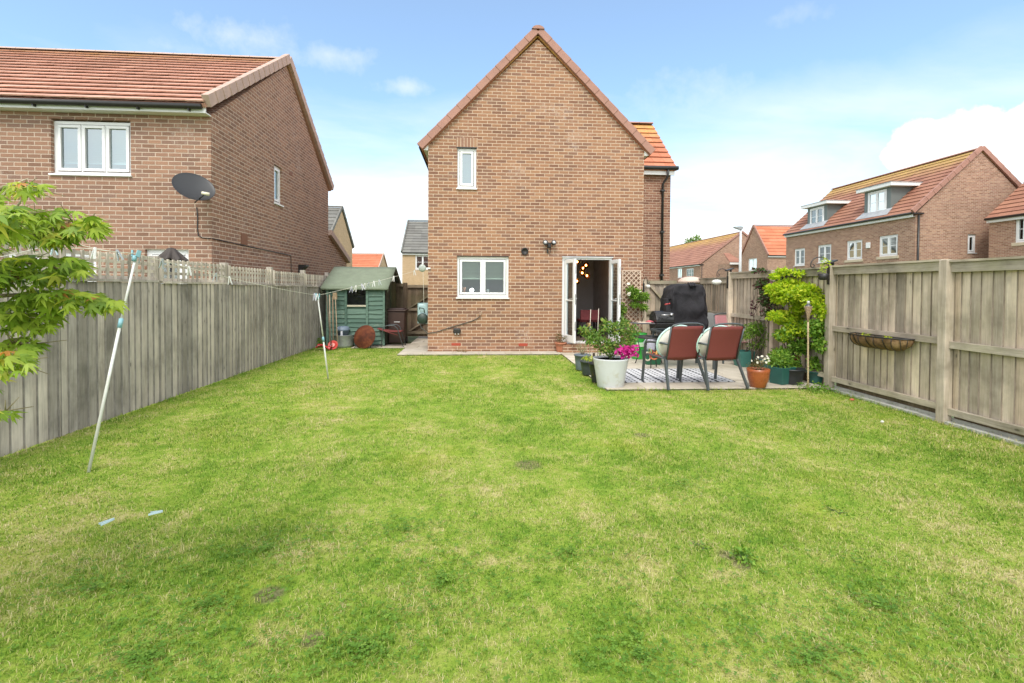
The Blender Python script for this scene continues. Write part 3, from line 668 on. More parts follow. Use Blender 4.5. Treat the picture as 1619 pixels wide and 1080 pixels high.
# twin security floodlight
sf = atY(868.5, 385, HD-.06)
fl = thing('security_light', 'black twin-head floodlight with sensor on the house wall left of the patio doors', 'light', (sf.x, HD, sf.z-.05))
BLK = plain('black_plastic', (.02, .019, .018), .45, .2, 9)
b = MB(); b.box((sf.x-.045, HD-.05, sf.z-.10), (sf.x+.045, HD-.001, sf.z+.02)); b.build('bracket', BLK, fl, bevel=.008)
for s in (-1, 1):
    M = Matrix.Rotation(R(28*s), 4, 'Y') @ Matrix.Rotation(R(70), 4, 'X')
    b = MB(); b.lathe([(.03, -.05), (.05, -.03), (.062, .03), (.055, .05), (.045, .045)], (sf.x+s*.095, HD-.09, sf.z+.01), 18, M=M); hd = b.build('lamp_head', BLK, fl)
    b = MB(); b.lathe([(.044, .044), (.0, .052)], (sf.x+s*.095, HD-.09, sf.z+.01), 18, M=M); b.build('lens', plain('lens_white', (.7, .7, .7), .2), hd)
b = MB(); b.box((sf.x-.032, HD-.11, sf.z-.10), (sf.x+.032, HD-.051, sf.z-.03)); b.build('sensor', BLK, fl, bevel=.012)
q = [(sf.x+.03, HD-.02, sf.z-.1), (sf.x+.04, HD-.02, sf.z-.2), (sf.x+.0, HD-.02, sf.z-.24), (sf.x-.03, HD-.02, sf.z-.2)]
b = MB(); b.tube(q, .006); b.box((sf.x-.05, HD-.03, sf.z-.22), (sf.x-.02, HD-.001, sf.z-.13)); b.build('cable', BLK, fl)
# outdoor socket and tap with hose
s0 = atY(722.5, 523, HD); sk = thing('outdoor_socket', 'black weatherproof double socket low on the house wall under the hose', 'socket', (s0.x, HD, s0.z))
b = MB(); b.box((s0.x-.085, HD-.08, s0.z-.055), (s0.x+.085, HD-.001, s0.z+.06)); b.build('box', BLK, sk, bevel=.02)
b = MB(); GLW = plain('gland_white', (.7, .7, .68), .4)
for d in (-.035, .035): b = MB(); b.tube([(s0.x+d, HD-.045, s0.z-.055), (s0.x+d, HD-.045, s0.z-.085)], .017); b.build('cable_gland', GLW, sk)
# hose reel on the side wall of the house
hz = atY(665.5, 495, HD+.35); hr = thing('hose_reel', 'pale blue wall-mounted hose reel at the left corner of the brick house', 'hose reel', (HX0, HD+.35, hz.z))
HB = plain('reel_blue', (.36, .50, .52), .4, .06, 3, .02); HG = plain('reel_dark_green', (.025, .045, .035), .45)
b = MB(); b.grid(lambda u, v: Vector((HX0-.02-.26*math.sin(math.pi*min(1, max(0, u*1.0)))**.35, HD+.12+.46*u, hz.z-.24+.48*v)), 12, 4); 
b.box((HX0-.25, HD+.13, hz.z-.22), (HX0-.02, HD+.57, hz.z+.23)); b.build('casing', HB, hr, bevel=.04)
b = MB(); b.lathe([(.0, -.03), (.11, -.03), (.13, .0), (.11, .03), (.0, .03)], (HX0-.13, HD+.09, hz.z-.12), 20, M=Matrix.Rotation(R(90), 4, 'X')); b.build('drum', HG, hr)
b = MB(); b.tube([(HX0-.2, HD+.10, hz.z+.1), (HX0-.2, HD+.05, hz.z+.14), (HX0-.1, HD+.05, hz.z+.12), (HX0-.08, HD+.05, hz.z+.02)], .012); b.build('crank', HG, hr)
pts = [Vector((HX0-.2, HD+.1, hz.z-.2)), Vector((HX0-.15, HD-.02, hz.z-.32))]+[atY(px, py, HD-.02) for px, py in ((676, 527), (690, 525), (705, 520), (716, 516.5), (732, 512), (748, 507), (757, 502), (759.5, 497))]
b = MB(); b.tube(pts, .009, 8); o = b.build('hose', plain('hose_dark', (.045, .05, .045), .5), loc=pts[2]); tag(o, 'dark garden hose looping along the house wall from reel to tap', 'hose')
tp = atY(759, 496, HD-.04); b = MB(); b.tube([(tp.x, HD, tp.z), (tp.x, HD-.06, tp.z)], .012); b.tube([(tp.x, HD-.05, tp.z), (tp.x, HD-.06, tp.z-.05)], .012); b.tube([(tp.x-.025, HD-.045, tp.z+.03), (tp.x+.025, HD-.045, tp.z+.03)], .006); b.tube([(tp.x, HD-.045, tp.z), (tp.x, HD-.045, tp.z+.03)], .006)
o = b.build('garden_tap', plain('tap_brass', (.42, .30, .22), .4, metal=.6), loc=(tp.x, HD, tp.z)); tag(o, 'small brass garden tap on the house wall below the kitchen window', 'tap')

# ------------------------------------------------------------------ left neighbour house
LY = 9.3; LX = atY(334, 300, LY).x
LF = Fr('x', LY, 1); lez = atY(300, 181, LY).z; lye = atX(519, 310, LX).y; lyr = atX(453, 110, LX).y; lrz = atX(453, 97, LX).z; LXW = -16.0
lh = thing('neighbour_house', 'large brown brick neighbouring house with satellite dish beyond the left fence', 'house', (LX, LY, 0))
def lz(px, py): p = atY(px, py, LY); return p.x, p.z
wx0, wz1 = lz(80, 187); wx1_, wz0 = lz(207, 277)
ddx0, ddz1 = lz(229, 394); ddx1 = lz(298, 394)[0]; vx0, vz1 = lz(2, 396); vx1 = lz(152, 398)[0]
b = MB(); wall(b, LF, .3, LXW, LX, 0, lez, [(wx0, wx1_, wz0, wz1), (ddx0, ddx1, .15, ddz1), (vx0, vx1, .15, vz1)])
# gable wall, its side window
LG = Fr('y', LX, -1)
gw0, gw1 = atX(433.5, 295, LX).y, atX(446, 295, LX).y; gz0, gz1 = atX(440, 323, LX).z, atX(440, 263, LX).z
wall(b, LG, .3, LY+.301, lye, 0, lez, [(gw0, gw1, gz0, gz1)])
b.prism([(LY, lez), (lye, lez), (lyr, lrz-.12)], 'x', LX-.3, LX)
b.box((LXW, lye-.3, 0), (LX-.301, lye-.001, lez))
# lower lean-to behind
bx_, bz_ = atX(548, 413, LX), atX(519, 373, LX)
b.prism([(lye+.001, 0), (bx_.y, 0), (bx_.y, bx_.z), (lye+.001, bz_.z)], 'x', LX-6, LX-.002)
b.build('wall', BR_LEFT, lh)
b = MB()
roof_slope(b, (LXW, LY-.24, lez+.10), (LX+.03, LY-.24, lez+.10), (LX+.03, lyr, lrz), (LXW, lyr, lrz), .305, .33, .040)
roof_slope(b, (LXW, lye+.22, lez+.07), (LX+.03, lye+.22, lez+.07), (LX+.03, lyr, lrz), (LXW, lyr, lrz), .33, .33)
lr = b.build('roof', TL_LEFT, lh)
b = MB(); roof_slope(b, (LX-6, bx_.y+.15, bx_.z-.02), (LX+.03, bx_.y+.15, bx_.z-.02), (LX+.03, lye+.01, bz_.z+.06), (LX-6, lye+.01, bz_.z+.06), .3, .33); b.build('rear_roof', TL_LEFT, lh)
b = MB(); verge(b, (LX+.05, LY-.22, lez+.16), (LX+.05, lyr, lrz+.06), (1, 0, 0), .10, .19, .305); verge(b, (LX+.05, lye+.2, lez+.14), (LX+.05, lyr, lrz+.06), (1, 0, 0), .1, .19); b.build('verge_caps', VERGE_L, lr, bevel=.006); b = MB()
verge(b, (LX+.05, bx_.y+.12, bx_.z+.02), (LX+.05, lye+.02, bz_.z+.1), (1, 0, 0), .1, .17); b.build('verge_caps', VERGE_L, lr, bevel=.006)
b = MB(); ridge_tiles(b, (LXW, lyr, lrz+.02), (LX+.06, lyr, lrz+.02)); b.build('ridge_tiles', VERGE_L, lr)
b = MB(); b.box((LXW, LY-.16, lez-.03), (LX+.005, LY-.001, lez-.008)); b.box((LXW, LY-.19, lez-.03), (LX+.005, LY-.162, lez+.10)); b.build('fascia', WHITEP, lh)
b = MB(); gutter(b, (LXW, LY-.25, lez+.065), (LX-.03, LY-.25, lez+.065), .048)
xx = LX-.25
while xx > LXW: b.box((xx-.012, LY-.26, lez-.01), (xx+.012, LY-.192, lez+.04)); xx -= .85
b.build('gutter', GUT, lh)
window(lh, LF, wx0, wx1_, wz0, wz1-.02, 3, rec=.07, blind=.80, glass=GLASSB)
window(lh, LG, gw0, gw1, gz0, gz1, 1, rec=.05, glass=GLASSB)
window(lh, LF, ddx0, ddx1, .15, ddz1, 1, rec=.06, fw=.09); window(lh, LF, vx0, vx1, .15, vz1, 2, rec=.06, fw=.09)
b = MB(); cab = [atY(px, py, LY-.012) for px, py in ((311, 328), (312.5, 345), (312, 362), (314, 373), (320, 376), (332, 377))]+[atX(px, py, LX+.012) for px, py in ((337, 377.5), (390, 389), (430, 397.5), (460, 404), (460.5, 436))]
b.tube(cab, .009, 6); b.build('aerial_cable', GUT, lh)
q = atX(386, 378, LX); b = MB(); b.box((LX-.01, q.y-.14, q.z-.11), (LX+.008, q.y+.14, q.z+.11)); b.build('wall_vent', plain('vent_brown', (.20, .09, .05), .7), lh)
q = atX(474, 424, LX); b = MB(); b.prism([(LX, q.z-.12), (LX+.02, q.z-.12), (LX+.2, q.z+.05), (LX+.2, q.z+.09), (LX, q.z+.09)], 'y', q.y-.12, q.y+.12); b.build('wall_light', BLK, lh)
q = atX(460, 275, LX); b = MB(); b.box((LX-.01, q.y-.1, q.z-.04), (LX+.006, q.y+.1, q.z+.04)); b.build('weep_vent', plain('vent_brown2', (.22, .10, .06), .7), lh)
# satellite dish
dc = atY(306, 298, LY-.42); dish = thing('satellite_dish', 'dark grey satellite dish on the corner of the left brick house', 'satellite dish', (dc.x, LY, dc.z))
DG = plain('dish_grey', (.022, .024, .027), .45, .15, 3, .05)
nrm = Vector((.50, -.66, .56)).normalized(); M = nrm.to_track_quat('Z', 'Y').to_matrix().to_4x4() @ Matrix.Rotation(R(-38), 4, 'Z')
prof = [(0.0, 0.0)]+[(r_, .42*r_*r_) for r_ in (.06, .12, .18, .24, .30, .345)]+[(.352, .055), (.345, .045)]+[(r_, .42*r_*r_-.012) for r_ in (.30, .2, .1)]+[(0, -.012)]
b = MB(); b.lathe(prof, dc, 40, M=M @ Matrix.Diagonal((.93, .84, .93, 1))); b.build('reflector', DG, dish)
lnb = atY(324, 307, LY-.62); base = atY(308, 320, LY-.47)
b = MB(); b.tube([base, lnb], .011); b.tube([dc-nrm*.02, (dc.x-.02, LY-.1, dc.z-.02), (dc.x-.02, LY, dc.z-.02)], .02); b.box((dc.x-.09, LY-.012, dc.z-.12), (dc.x+.05, LY, dc.z+.08)); b.build('arm', GUT, dish)
b = MB(); b.tube([lnb+Vector((-.05, 0, .02)), lnb+Vector((.06, 0.02, .0))], [.026, .028], 12); b.tube([lnb+Vector((-.02, 0, 0)), lnb+Vector((-.02, .08, .03))], .014); b.build('receiver', plain('lnb_cream', (.66, .62, .48), .5), dish)

# ------------------------------------------------------------------ houses further off
def simple_house(name, label, axis, x0, x1, y0, y1, ze, zr, wmat, rmat, wins, course=.33, tw=.6, lich=None, extra=None, vm=None):
    """axis = direction of the ridge. wins: (side, u0,u1,z0,z1,n,bar,sill) side in F(-y) L(-x) Rr(+x)"""
    h = thing(name, label, 'house', ((x0+x1)/2, (y0+y1)/2, 0)); b = MB()
    fr = {'F': Fr('x', y0, 1), 'L': Fr('y', x0, 1), 'R': Fr('y', x1, -1)}
    hol = {k: [(w_[1], w_[2], w_[3], w_[4]) for w_ in wins if w_[0] == k] for k in 'FLR'}
    wall(b, fr['F'], .3, x0, x1, 0, ze, hol['F']); wall(b, fr['L'], .3, y0+.301, y1, 0, ze, hol['L']); wall(b, fr['R'], .3, y0+.301, y1, 0, ze, hol['R'])
    b.box((x0+.301, y1-.3, 0), (x1-.301, y1, ze))
    xm, ym = (x0+x1)/2, (y0+y1)/2
    if axis == 'y':
        for ya, yb in ((y0, y0+.3), (y1-.3, y1)): b.prism([(x0, ze), (x1, ze), (xm, zr-.1)], 'y', ya, yb)
    else:
        for xa, xb in ((x0, x0+.3), (x1-.3, x1)): b.prism([(y0, ze), (y1, ze), (ym, zr-.1)], 'x', xa, xb)
    b.build('wall', wmat, h); b = MB(); v = MB(); f = MB(); g = MB(); rt = MB(); o = .2; vv = {-1: MB(), 1: v}
    if axis == 'y':
        for xe, s in ((x0-o, -1), (x1+o, 1)):
            roof_slope(b, (xe, y0-.03, ze), (xe, y1+.03, ze), (xm, y1+.03, zr), (xm, y0-.03, zr), course, tw, .035)
            verge(v, (xe, y0-.05, ze+.08), (xm, y0-.05, zr+.06), (0, -1, 0), .1, .2, .5)
            xa, xb = sorted((x0-.15 if s < 0 else x1+.15, x0-.12 if s < 0 else x1+.12)); f.box((xa, y0+.02, ze-.16), (xb, y1, ze-.0)); gutter(g, (xe-.03*-s, y0, ze-.0), (xe-.03*-s, y1, ze-.0), .06)
            xa, xb = sorted((xa if s < 0 else xb, x0 if s < 0 else x1)); f.box((xa, y0+.02, ze-.18), (xb, y1, ze-.165))
            f.build('fascia', WHITEP, h); f = MB(); g.build('gutter', GUT, h); g = MB()
        ridge_tiles(rt, (xm, y0-.05, zr+.035), (xm, y1+.05, zr+.035), .13, .6)
        f = None; g.tube([(x0+.12, y0-.05, ze-.1), (x0+.12, y0-.05, 0.02)], .045); g.box((x0-.2, y0-.11, ze-.06), (x0+.35, y0-.03, ze+.02))
    else:
        for ye, s in ((y0-o, -1), (y1+o, 1)):
            roof_slope(b, (x0-.03, ye, ze), (x1+.03, ye, ze), (x1+.03, ym, zr), (x0-.03, ym, zr), course, tw, .035)
            for xs, sg in ((x0-.05, -1), (x1+.05, 1)): verge(vv[sg], (xs, ye, ze+.08), (xs, ym, zr+.06), (sg, 0, 0), .1, .2, .5)
        f.box((x0, y0-.15, ze-.17), (x1, y0-.12, ze-.01)); f.box((x0, y0-.119, ze-.18), (x1, y0, ze-.165)); gutter(g, (x0, y0-.19, ze), (x1, y0-.19, ze), .06)
        ridge_tiles(rt, (x0-.05, ym, zr+.08), (x1+.05, ym, zr+.08), .13, .6)
    r_ = b.build('roof', rmat, h); v.build('verge_caps', vm or VERGE, r_); (vv[-1].v and vv[-1].build('verge_caps', vm or VERGE, r_)); rt.build('ridge_tiles', vm or VERGE, r_); (f and f.build('fascia', WHITEP, h)); g.build('gutter' if axis == 'x' else 'downpipe', GUT, h)
    for w_ in wins: window(h, fr[w_[0]], w_[1], w_[2], w_[3], w_[4], w_[5], rec=.06, bar=w_[6], sill=w_[7], glass=GLASS if (len(w_) < 9) else GLASSB, fw=.07)
    return h
# large house with two dormers, right
CY0 = 23.3; CX0 = atY(1447, 380, CY0).x; cze = atY(1447, 337, CY0).z; cxr = atY(1551, 240, CY0).x; czr = atY(1551, 236, CY0).z
CY1 = atX(1243, 390, CX0).y; CX1 = 2*cxr-CX0
def lw(a, b_, c, d): p, q = atX(a, c, CX0), atX(b_, d, CX0); return p, q
wins = []
for (pxa, pxb, pyt, pyb), n, sl_ in (((1255.5, 1272.5, 393, 420), 2, 'pvc'), ((1292.5, 1314, 387, 415), 2, 'pvc'), ((1338, 1363, 380, 410.5), 2, 'stone'), ((1389, 1419, 372, 405), 2, 'stone')):
    ya, yb = atX(pxb, 400, CX0).y, atX(pxa, 400, CX0).y; zt = atX((pxa+pxb)/2, pyt, CX0).z; zb = atX((pxa+pxb)/2, pyb, CX0).z
    wins.append(('L', ya, yb, zb, zt, n, .5, sl_))
ga, gb = atY(1530, 385, CY0), atY(1543.5, 385, CY0); wins.append(('F', ga.x, gb.x, atY(1536, 400, CY0).z, atY(1536, 370.5, CY0).z, 1, None, 'pvc'))
CXE = CX0-.2
ch = simple_house('dormer_house', 'big brick house with two grey dormers and yellow lichen on its roof', 'y', CX0, CX1, CY0, CY1, cze, czr, BR_FAR, TL_BROWN, wins, .33, .6)
DGREY = plain('dormer_grey', (.14, .165, .16), .6, .06, 2, .03); LEAD = plain('lead_flashing', (.36, .37, .38), .6, .15, 4)
slope = (czr-cze)/((CX1-CX0)/2+.2)
for (pxa, pxb, pyt, pyb), rpx in (((1281, 1303.5, 326, 354.5), None), ((1372, 1402, 299, 334.5), None)):
    DX = CX0+.32; e0 = CX0-.2
    ya, yb = atX(pxb, 330, DX).y, atX(pxa, 330, DX).y; zt, zb = atX(pxb, pyt-1, DX).z, atX(pxb, pyb, DX).z
    ya -= .25; yb += .25; zt += .06; zbase = zb-.28; xt = CX0-.2+(zt-cze)/slope
    b = MB(); ww = (ya+.27, yb-.27, zb, zt-.08); wall(b, Fr('y', DX, 1), .08, ya, yb, zbase, zt, [ww])
    zr0 = cze+(DX+.081-e0)*slope-.12
    for y_ in (ya, yb-.06): b.prism([(DX+.081, zr0), (DX+.081, zt), (xt+.12, zt)], 'y', y_, y_+.06)
    d_ = b.build('dormer', DGREY, ch)
    b = MB(); b.box((DX-.28, ya-.3, zt+.001), (xt+.35, yb+.3, zt+.17)); b.build('dormer_roof', WHITEP, d_)
    b = MB(); b.box((DX-.3, ya-.32, zt+.172), (xt+.35, yb+.32, zt+.20)); b.build('dormer_felt', LEAD, d_)
    q = [(DX-.42, (DX-.42-e0)*slope+cze+.085), (DX+.02, (DX+.02-e0)*slope+cze+.085)]
    b = MB(); b.add([(q[0][0], ya-.25, q[0][1]), (q[0][0], yb+.2, q[0][1]), (q[1][0], yb+.1, q[1][1]), (q[1][0], ya-.1, q[1][1])], [(0, 1, 2, 3)]); b.build('flashing', LEAD, d_, solid=.01)
    window(ch, Fr('y', DX, 1), *ww, 2, rec=-.02, bar=.5, sill='pvc', fw=.07, glass=GLASSB)
q = atX(1373.5, 388, CX0); b = MB(); b.box((CX0-.07, q.y-.14, q.z-.16), (CX0, q.y+.14, q.z+.16)); b.build('alarm_box', WHITEP, ch, bevel=.02)
# house at the right picture edge
EY1 = 22.3; EX0 = atY(1563, 400, EY1).x; eze = atX(1563, 350, EX0).z
pa, pb = atX(1604.5, 360, EX0), atX(1634, 360, EX0)
simple_house('edge_house', 'brick house at the far right edge with brown tiled roof above the fence', 'y', EX0, EX0+7, 8.0, EY1, eze+.08, eze+3.4, BR_FAR, TL_BROWN, [('L', pb.y, pa.y, atX(1604, 384, EX0).z, atX(1604, 342, EX0).z, 2, .5, 'stone')], .33, .5)
# red roofed house with gable facing left
BY0 = 49.0; BXX = atY(1213, 430, BY0).x; BY1 = atX(1171, 430, BXX).y
bze = atY(1213, 404, BY0).z; bzr = atX(1189, 358, BXX).z
wy0, wy1 = atX(1196.5, 415, BXX).y, atX(1183, 415, BXX).y
simple_house('red_roof_house', 'brick house with bright red roof behind the lamp post and right fence', 'x', BXX, BXX+9, BY0, BY1, bze, bzr, BR_FAR, TL_RED, [('L', wy0, wy1, atX(1190, 428, BXX).z, atX(1190, 408.5, BXX).z, 2, .5, 'none')], .5, .9, vm=VERGE)
q = atX(1171, 415, BXX)
h2 = thing('side_porch', 'small brown roofed brick outbuilding left of the red roofed house', 'outbuilding', (BXX-1, BY1+3, 0)); p0, p1 = atY(1152, 415, BY1+2), atY(1173, 415, BY1+2)
b = MB(); b.box((p0.x+.2, BY1+2, 0), (p1.x, BY1+5, p0.z-.1)); b.build('wall', BR_FAR, h2); b = MB(); roof_slope(b, (p0.x, BY1+1.7, p0.z), (p1.x, BY1+1.7, p0.z), (p1.x, BY1+5, p0.z+1.3), (p0.x+.9, BY1+5, p0.z+1.3), .5, .9); b.build('roof', TL_BROWN2, h2); b = MB(); b.box((p0.x, BY1+1.66, p0.z-.25), (p1.x, BY1+1.7, p0.z-.02)); b.build('fascia', WHITEP, h2)
# long brown roofed house
AY0 = 62.0; AXX = atY(1108, 430, AY0).x; aze = atY(1108, 418, AY0).z; axr = atY(1173, 370, AY0).x; azr = atY(1173, 367, AY0).z
wins = []
for pxa, pxb, n in ((1071, 1078, 2), (1085, 1096.5, 3)):
    wins.append(('L', atX(pxb, 430, AXX).y, atX(pxa, 430, AXX).y, atX(pxb, 439, AXX).z, atX(pxb, 424, AXX).z, n, .5, 'pvc'))
simple_house('long_house', 'long brick house with faded brown roof seen over the garden gate', 'y', AXX, 2*axr-AXX, AY0, 96, aze, azr, BR_FAR, TL_BROWN2, wins, .55, 1.0)
q0, q1 = atY(1030, 400, 110), atY(1079, 396, 110)
simple_house('slate_house', 'distant grey slate roof just right of the brick house', 'x', q0.x, q1.x+2, 108, 118, atY(1060, 412, 110).z, atY(1060, 397, 113).z, BR_FAR, TL_GREY, [], .6, 1.2)
# left background
SY = 34.6; SX = atY(519.5, 400, SY).x; SY1 = atX(557, 420, SX).y
simple_house('buff_gable_house', 'pale buff brick gable with grey tiled roof behind the left house', 'x', SX-9, SX, SY, SY1, atY(519.5, 380, SY).z, atX(540, 329, SX).z, BR_BUFF, TL_GREY, [], .5, .9, vm=TL_GREY)
q = atY(606, 402, 70)
simple_house('low_red_house', 'low house with orange red roof seen over the shed', 'x', q.x-9, q.x, 66.5, 73.5, atY(590, 426, 66).z, q.z, BR_BUFF, TL_RED, [], .5, .7, vm=VERGE_L)
TY = 46.0; tx0 = atY(636, 420, TY).x; trz = atY(646, 350, TY+4.2).z; tze = atY(650, 400, TY).z
p0, p1 = atY(656.5, 403, TY), atY(680, 426, TY)
simple_house('buff_house', 'pale buff house with grey roof in the gap left of the brick house', 'x', tx0, tx0+9, TY, TY+8.4, tze, trz, BR_BUFF, TL_GREY, [('F', p0.x, p1.x, p1.z, p0.z, 2, .5, 'pvc')], .45, .7, vm=TL_GREY)
# street lamp
LPY = 42.0; lp = atY(1170, 440, LPY); lt = atY(1170, 361, LPY)
sl_ = thing('street_lamp', 'tall pale street lamp rising above the right fence', 'street lamp', (lp.x, LPY, 0))
b = MB(); b.tube([(lp.x, LPY, 0), (lp.x, LPY, lt.z)], [.13, .09], 12); b.build('column', plain('lamp_column', (.55, .56, .57), .5), sl_)
b = MB(); b.prism([(lp.x+.1, lt.z-.1), (lp.x+.14, lt.z+.12), (lp.x-.1, lt.z+.16), (lp.x-.62, lt.z+.12), (lp.x-.62, lt.z+.04), (lp.x-.1, lt.z-.12)], 'y', LPY-.15, LPY+.15); b.build('lantern', plain('lamp_head', (.3, .31, .32), .5), sl_)
# ------------------------------------------------------------------ fences
W_LEFT = wood('fence_wood_grey', (.41, .38, .34), (.60, .565, .52), .03)
W_TREL = wood('trellis_wood_grey', (.50, .46, .40), (.64, .60, .54))
W_RIGHT = wood('fence_wood_pale', (.48, .415, .335), (.68, .61, .515), .08, red=(1.04, .96, .90))
W_RAILY = wood('rail_wood_y', (.42, .375, .305), (.60, .55, .465), .16, 'y')
W_RAILX = wood('rail_wood_x', (.32, .28, .21), (.48, .43, .34), .25, 'x')
W_DARK = wood('gate_wood_brown', (.16, .12, .085), (.27, .215, .16), .1)
W_DARKX = wood('gate_rail_brown', (.22, .18, .13), (.34, .29, .22), .15, 'x')
CONC = plain('concrete', (.40, .40, .36), .9, .2, 5, .3, dirt=(.20, .22, .12))
EDGE = plain('board_edge_shade', (.27, .23, .185), .9, .3, 6); EDGE_SHADE_L = plain('board_edge_shade_grey', (.29, .27, .24), .9, .3, 6)  # edge faces coloured darker to draw the shade line between boards
def boards(mb, pt, u0, u1, zb, zt, wd=.12, th=.021, ov=.012, jit=.006):
    """feather edge boards; pt(u,d,z): d towards the viewer"""
    u = u0
    while u < u1-.02:
        w_ = wd*random.uniform(.80, 1.16); ue = min(u+w_, u1); zt_ = (zt(u) if callable(zt) else zt)+random.uniform(-jit, jit); zb_ = (zb(u) if callable(zb) else zb)
        a = [(u-ov*.0, .004), (ue+ov, .001), (ue+ov, .004), (u, .004+th)]
        vs = [pt(x, d, zb_) for x, d in a]+[pt(x, d, zt_) for x, d in a]; rr_ = random.random()
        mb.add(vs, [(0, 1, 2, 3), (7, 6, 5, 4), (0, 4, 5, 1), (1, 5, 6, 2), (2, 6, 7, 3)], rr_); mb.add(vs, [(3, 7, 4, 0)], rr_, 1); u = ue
def zline(X, a, b):
    p, q = atX(a[0], a[1], X), atX(b[0], b[1], X); return lambda y: p.z+(q.z-p.z)*(y-p.y)/(q.y-p.y)
XLm = fence_x(7)
zs = zline(XLm, (93, 443), (330, 449.5)); zt_ = zline(XLm, (150, 396), (540, 440))
lf = thing('left_fence', 'weathered grey boarded fence with trellis top along the left of the lawn', 'fence', (fence_x(2), 2, 0))
print('FX', fence_x(6.9), XL0, XL1, XR, HX0, HX1, PX0, PY0, PATHY, GATEY); lf.name = 'boundary_fence'; ORG[lf.name] = Vector((fence_x(2), 2, 0))
PY = [-2.2, -.4, 1.45, 3.35, 5.2, 6.7, 8.4, 10.1, 11.85, 13.6, 15.4]
ptL = lambda u, d, z: (fence_x(u)+d, u, z)
ZTOP = 1.51+.03
for i in range(len(PY)-1):
    a, c = PY[i], PY[i+1]; zt = max(zs((a+c)/2), 1.45)
    b = MB(); boards(b, ptL, a-.012, c-.0, .015, lambda u, zt=zt: zt, random.choice((.115, .125, .12)))
    b.build('board_panel', [W_LEFT, EDGE_SHADE_L], lf)
    b = MB(); b.box((fence_x((a+c)/2)-.03, a+.03, zt+.001), (fence_x((a+c)/2)+.035, c-.03, zt+.03)); b.build('capping_rail', W_LEFT, lf)
    tz = zt_((a+c)/2); tz = min(max(tz, 1.80), 1.98); z0 = zt+.031; x = fence_x((a+c)/2)
    t = MB(); n = max(3, round((c-a-.1)/.115))
    for k in range(n+1):
        y = a+.05+(c-a-.1)*k/n; t.box((x-.012, y-.017, z0), (x+.004, y+.017, tz))
    for k, zz in enumerate((z0+.02, z0+(tz-z0)*.36, z0+(tz-z0)*.68, tz-.03)): t.box((x-.026, a+.03, zz-.019), (x-.0125, c-.03, zz+.019))
    for y in (a+.022, c-.022): t.box((x-.02, y-.02, z0), (x+.012, y+.018, tz+.01))
    t.build('trellis_panel', W_TREL, lf)
for y in PY: x = fence_x(y); b = MB(); b.box((x-.11, y-.05, 0), (x-.012, y+.05, 1.9)); b.build('post', W_LEFT, lf, bevel=.004)

# right fence: posts and rails on this side
rf_ = thing('side_fence', 'pale weathered close-boarded fence with posts and rails along the right of the lawn', 'fence', (XR, 5, 0))
zr_t = zline(XR, (1322, 421.7), (1619, 410.7)); zr_m = zline(XR, (1323, 513), (1619, 552)); zr_b = zline(XR, (1323, 598), (1619, 680))
ypx = lambda px: atX(px, 500, XR-.06).y
P1, P2, P3, P4 = ypx(1497), ypx(1314), ypx(1225), ypx(1154)
posts = [P1-3.6, P1-1.8, P1, P2, P3, P4, 12.15]
tops = [zr_t(5), zr_t(5), zr_t((P1+P2)/2), atX(1270, 427, XR).z, atX(1190, 431, XR).z, atX(1130, 441, XR).z]
ptR = lambda u, d, z: (XR-d, u, z)
for i in range(len(posts)-1):
    a, c = posts[i]+.05, posts[i+1]-.05; zt = tops[i]; ym = (a+c)/2
    zm = max(.6, zr_m(min(max(ym, 4.5), 8))); zb = max(.12, min(.3, zr_b(min(max(ym, 4.5), 8))))
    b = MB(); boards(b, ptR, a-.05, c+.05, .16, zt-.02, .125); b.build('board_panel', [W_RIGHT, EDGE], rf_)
    for nm, z1, h, o in (('top_rail', zt, .11, .02), ('middle_rail', zm, .08, .0), ('bottom_rail', zb+.04, .075, .0)):
        b = MB(); b.box((XR-.075, a, z1-h), (XR-.025, c, z1)); b.build(nm, W_RAILY, rf_, bevel=.003)
    b = MB(); b.box((XR-.10, a-.0, zt+.001), (XR+.03, c, zt+.025)); b.build('capping', W_RAILY, rf_)
    b = MB(); b.box((XR+.005, a, -.02), (XR+.03, c, .155)); b.build('gravel_board', W_DARK, rf_)
for i, y in enumerate(posts):
    b = MB(); zt = max(tops[max(0, i-1)], tops[min(i, len(tops)-1)])
    b.box((XR-.125, y-.05, 0), (XR-.022, y+.05, zt+(.03 if i in (3, 5) else .012))); b.build('post', W_RIGHT, rf_, bevel=.005)
b = MB(); b.box((XR-.02, 1.2, -.02), (XR+.0, PY0+.1, .07)); b.box((XR-.11, 1.2, -.02), (XR-.021, PY0+.1, .035)); o = b.build('concrete_edging', CONC, bevel=.004); tag(o, 'pale concrete edging strip along the foot of the right fence', 'kerb', kind='structure')
# back gate on the right, between house corner and fence
GY = 12.3; gt = atY(1060, 443.5, GY).z
rg = thing('garden_gate', 'pale boarded garden gate with diagonal brace right of the brick house', 'gate', ((HX1+XR)/2, GY, 0))
ptX = lambda yy: (lambda u, d, z: (u, yy-d, z))
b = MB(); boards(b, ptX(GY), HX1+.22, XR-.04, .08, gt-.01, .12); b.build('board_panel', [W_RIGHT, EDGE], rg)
for z1 in (gt-.005, .95, .28): b = MB(); b.box((HX1+.34, GY-.07, z1-.09), (XR-.05, GY-.022, z1)); b.build('rail', W_RAILX, rg)
b = MB(); b.beam((HX1+.42, GY-.05, gt-.13), (HX1+1.0, GY-.05, .98), .05, .07, (0, -1, 0)); b.build('brace', W_RAILX, rg)
for x in (HX1+.06, HX1+.27): b = MB(); b.box((x-.05, GY-.12, 0), (x+.05, GY-.021, gt+.02+(.03 if x < HX1+.1 else 0))); b.build('post', W_RIGHT, rg, bevel=.004)
b = MB(); boards(b, ptX(GY), HX1+.10, HX1+.22, .08, gt+.02, .1); b.build('side_board', [W_RIGHT, EDGE], rg)
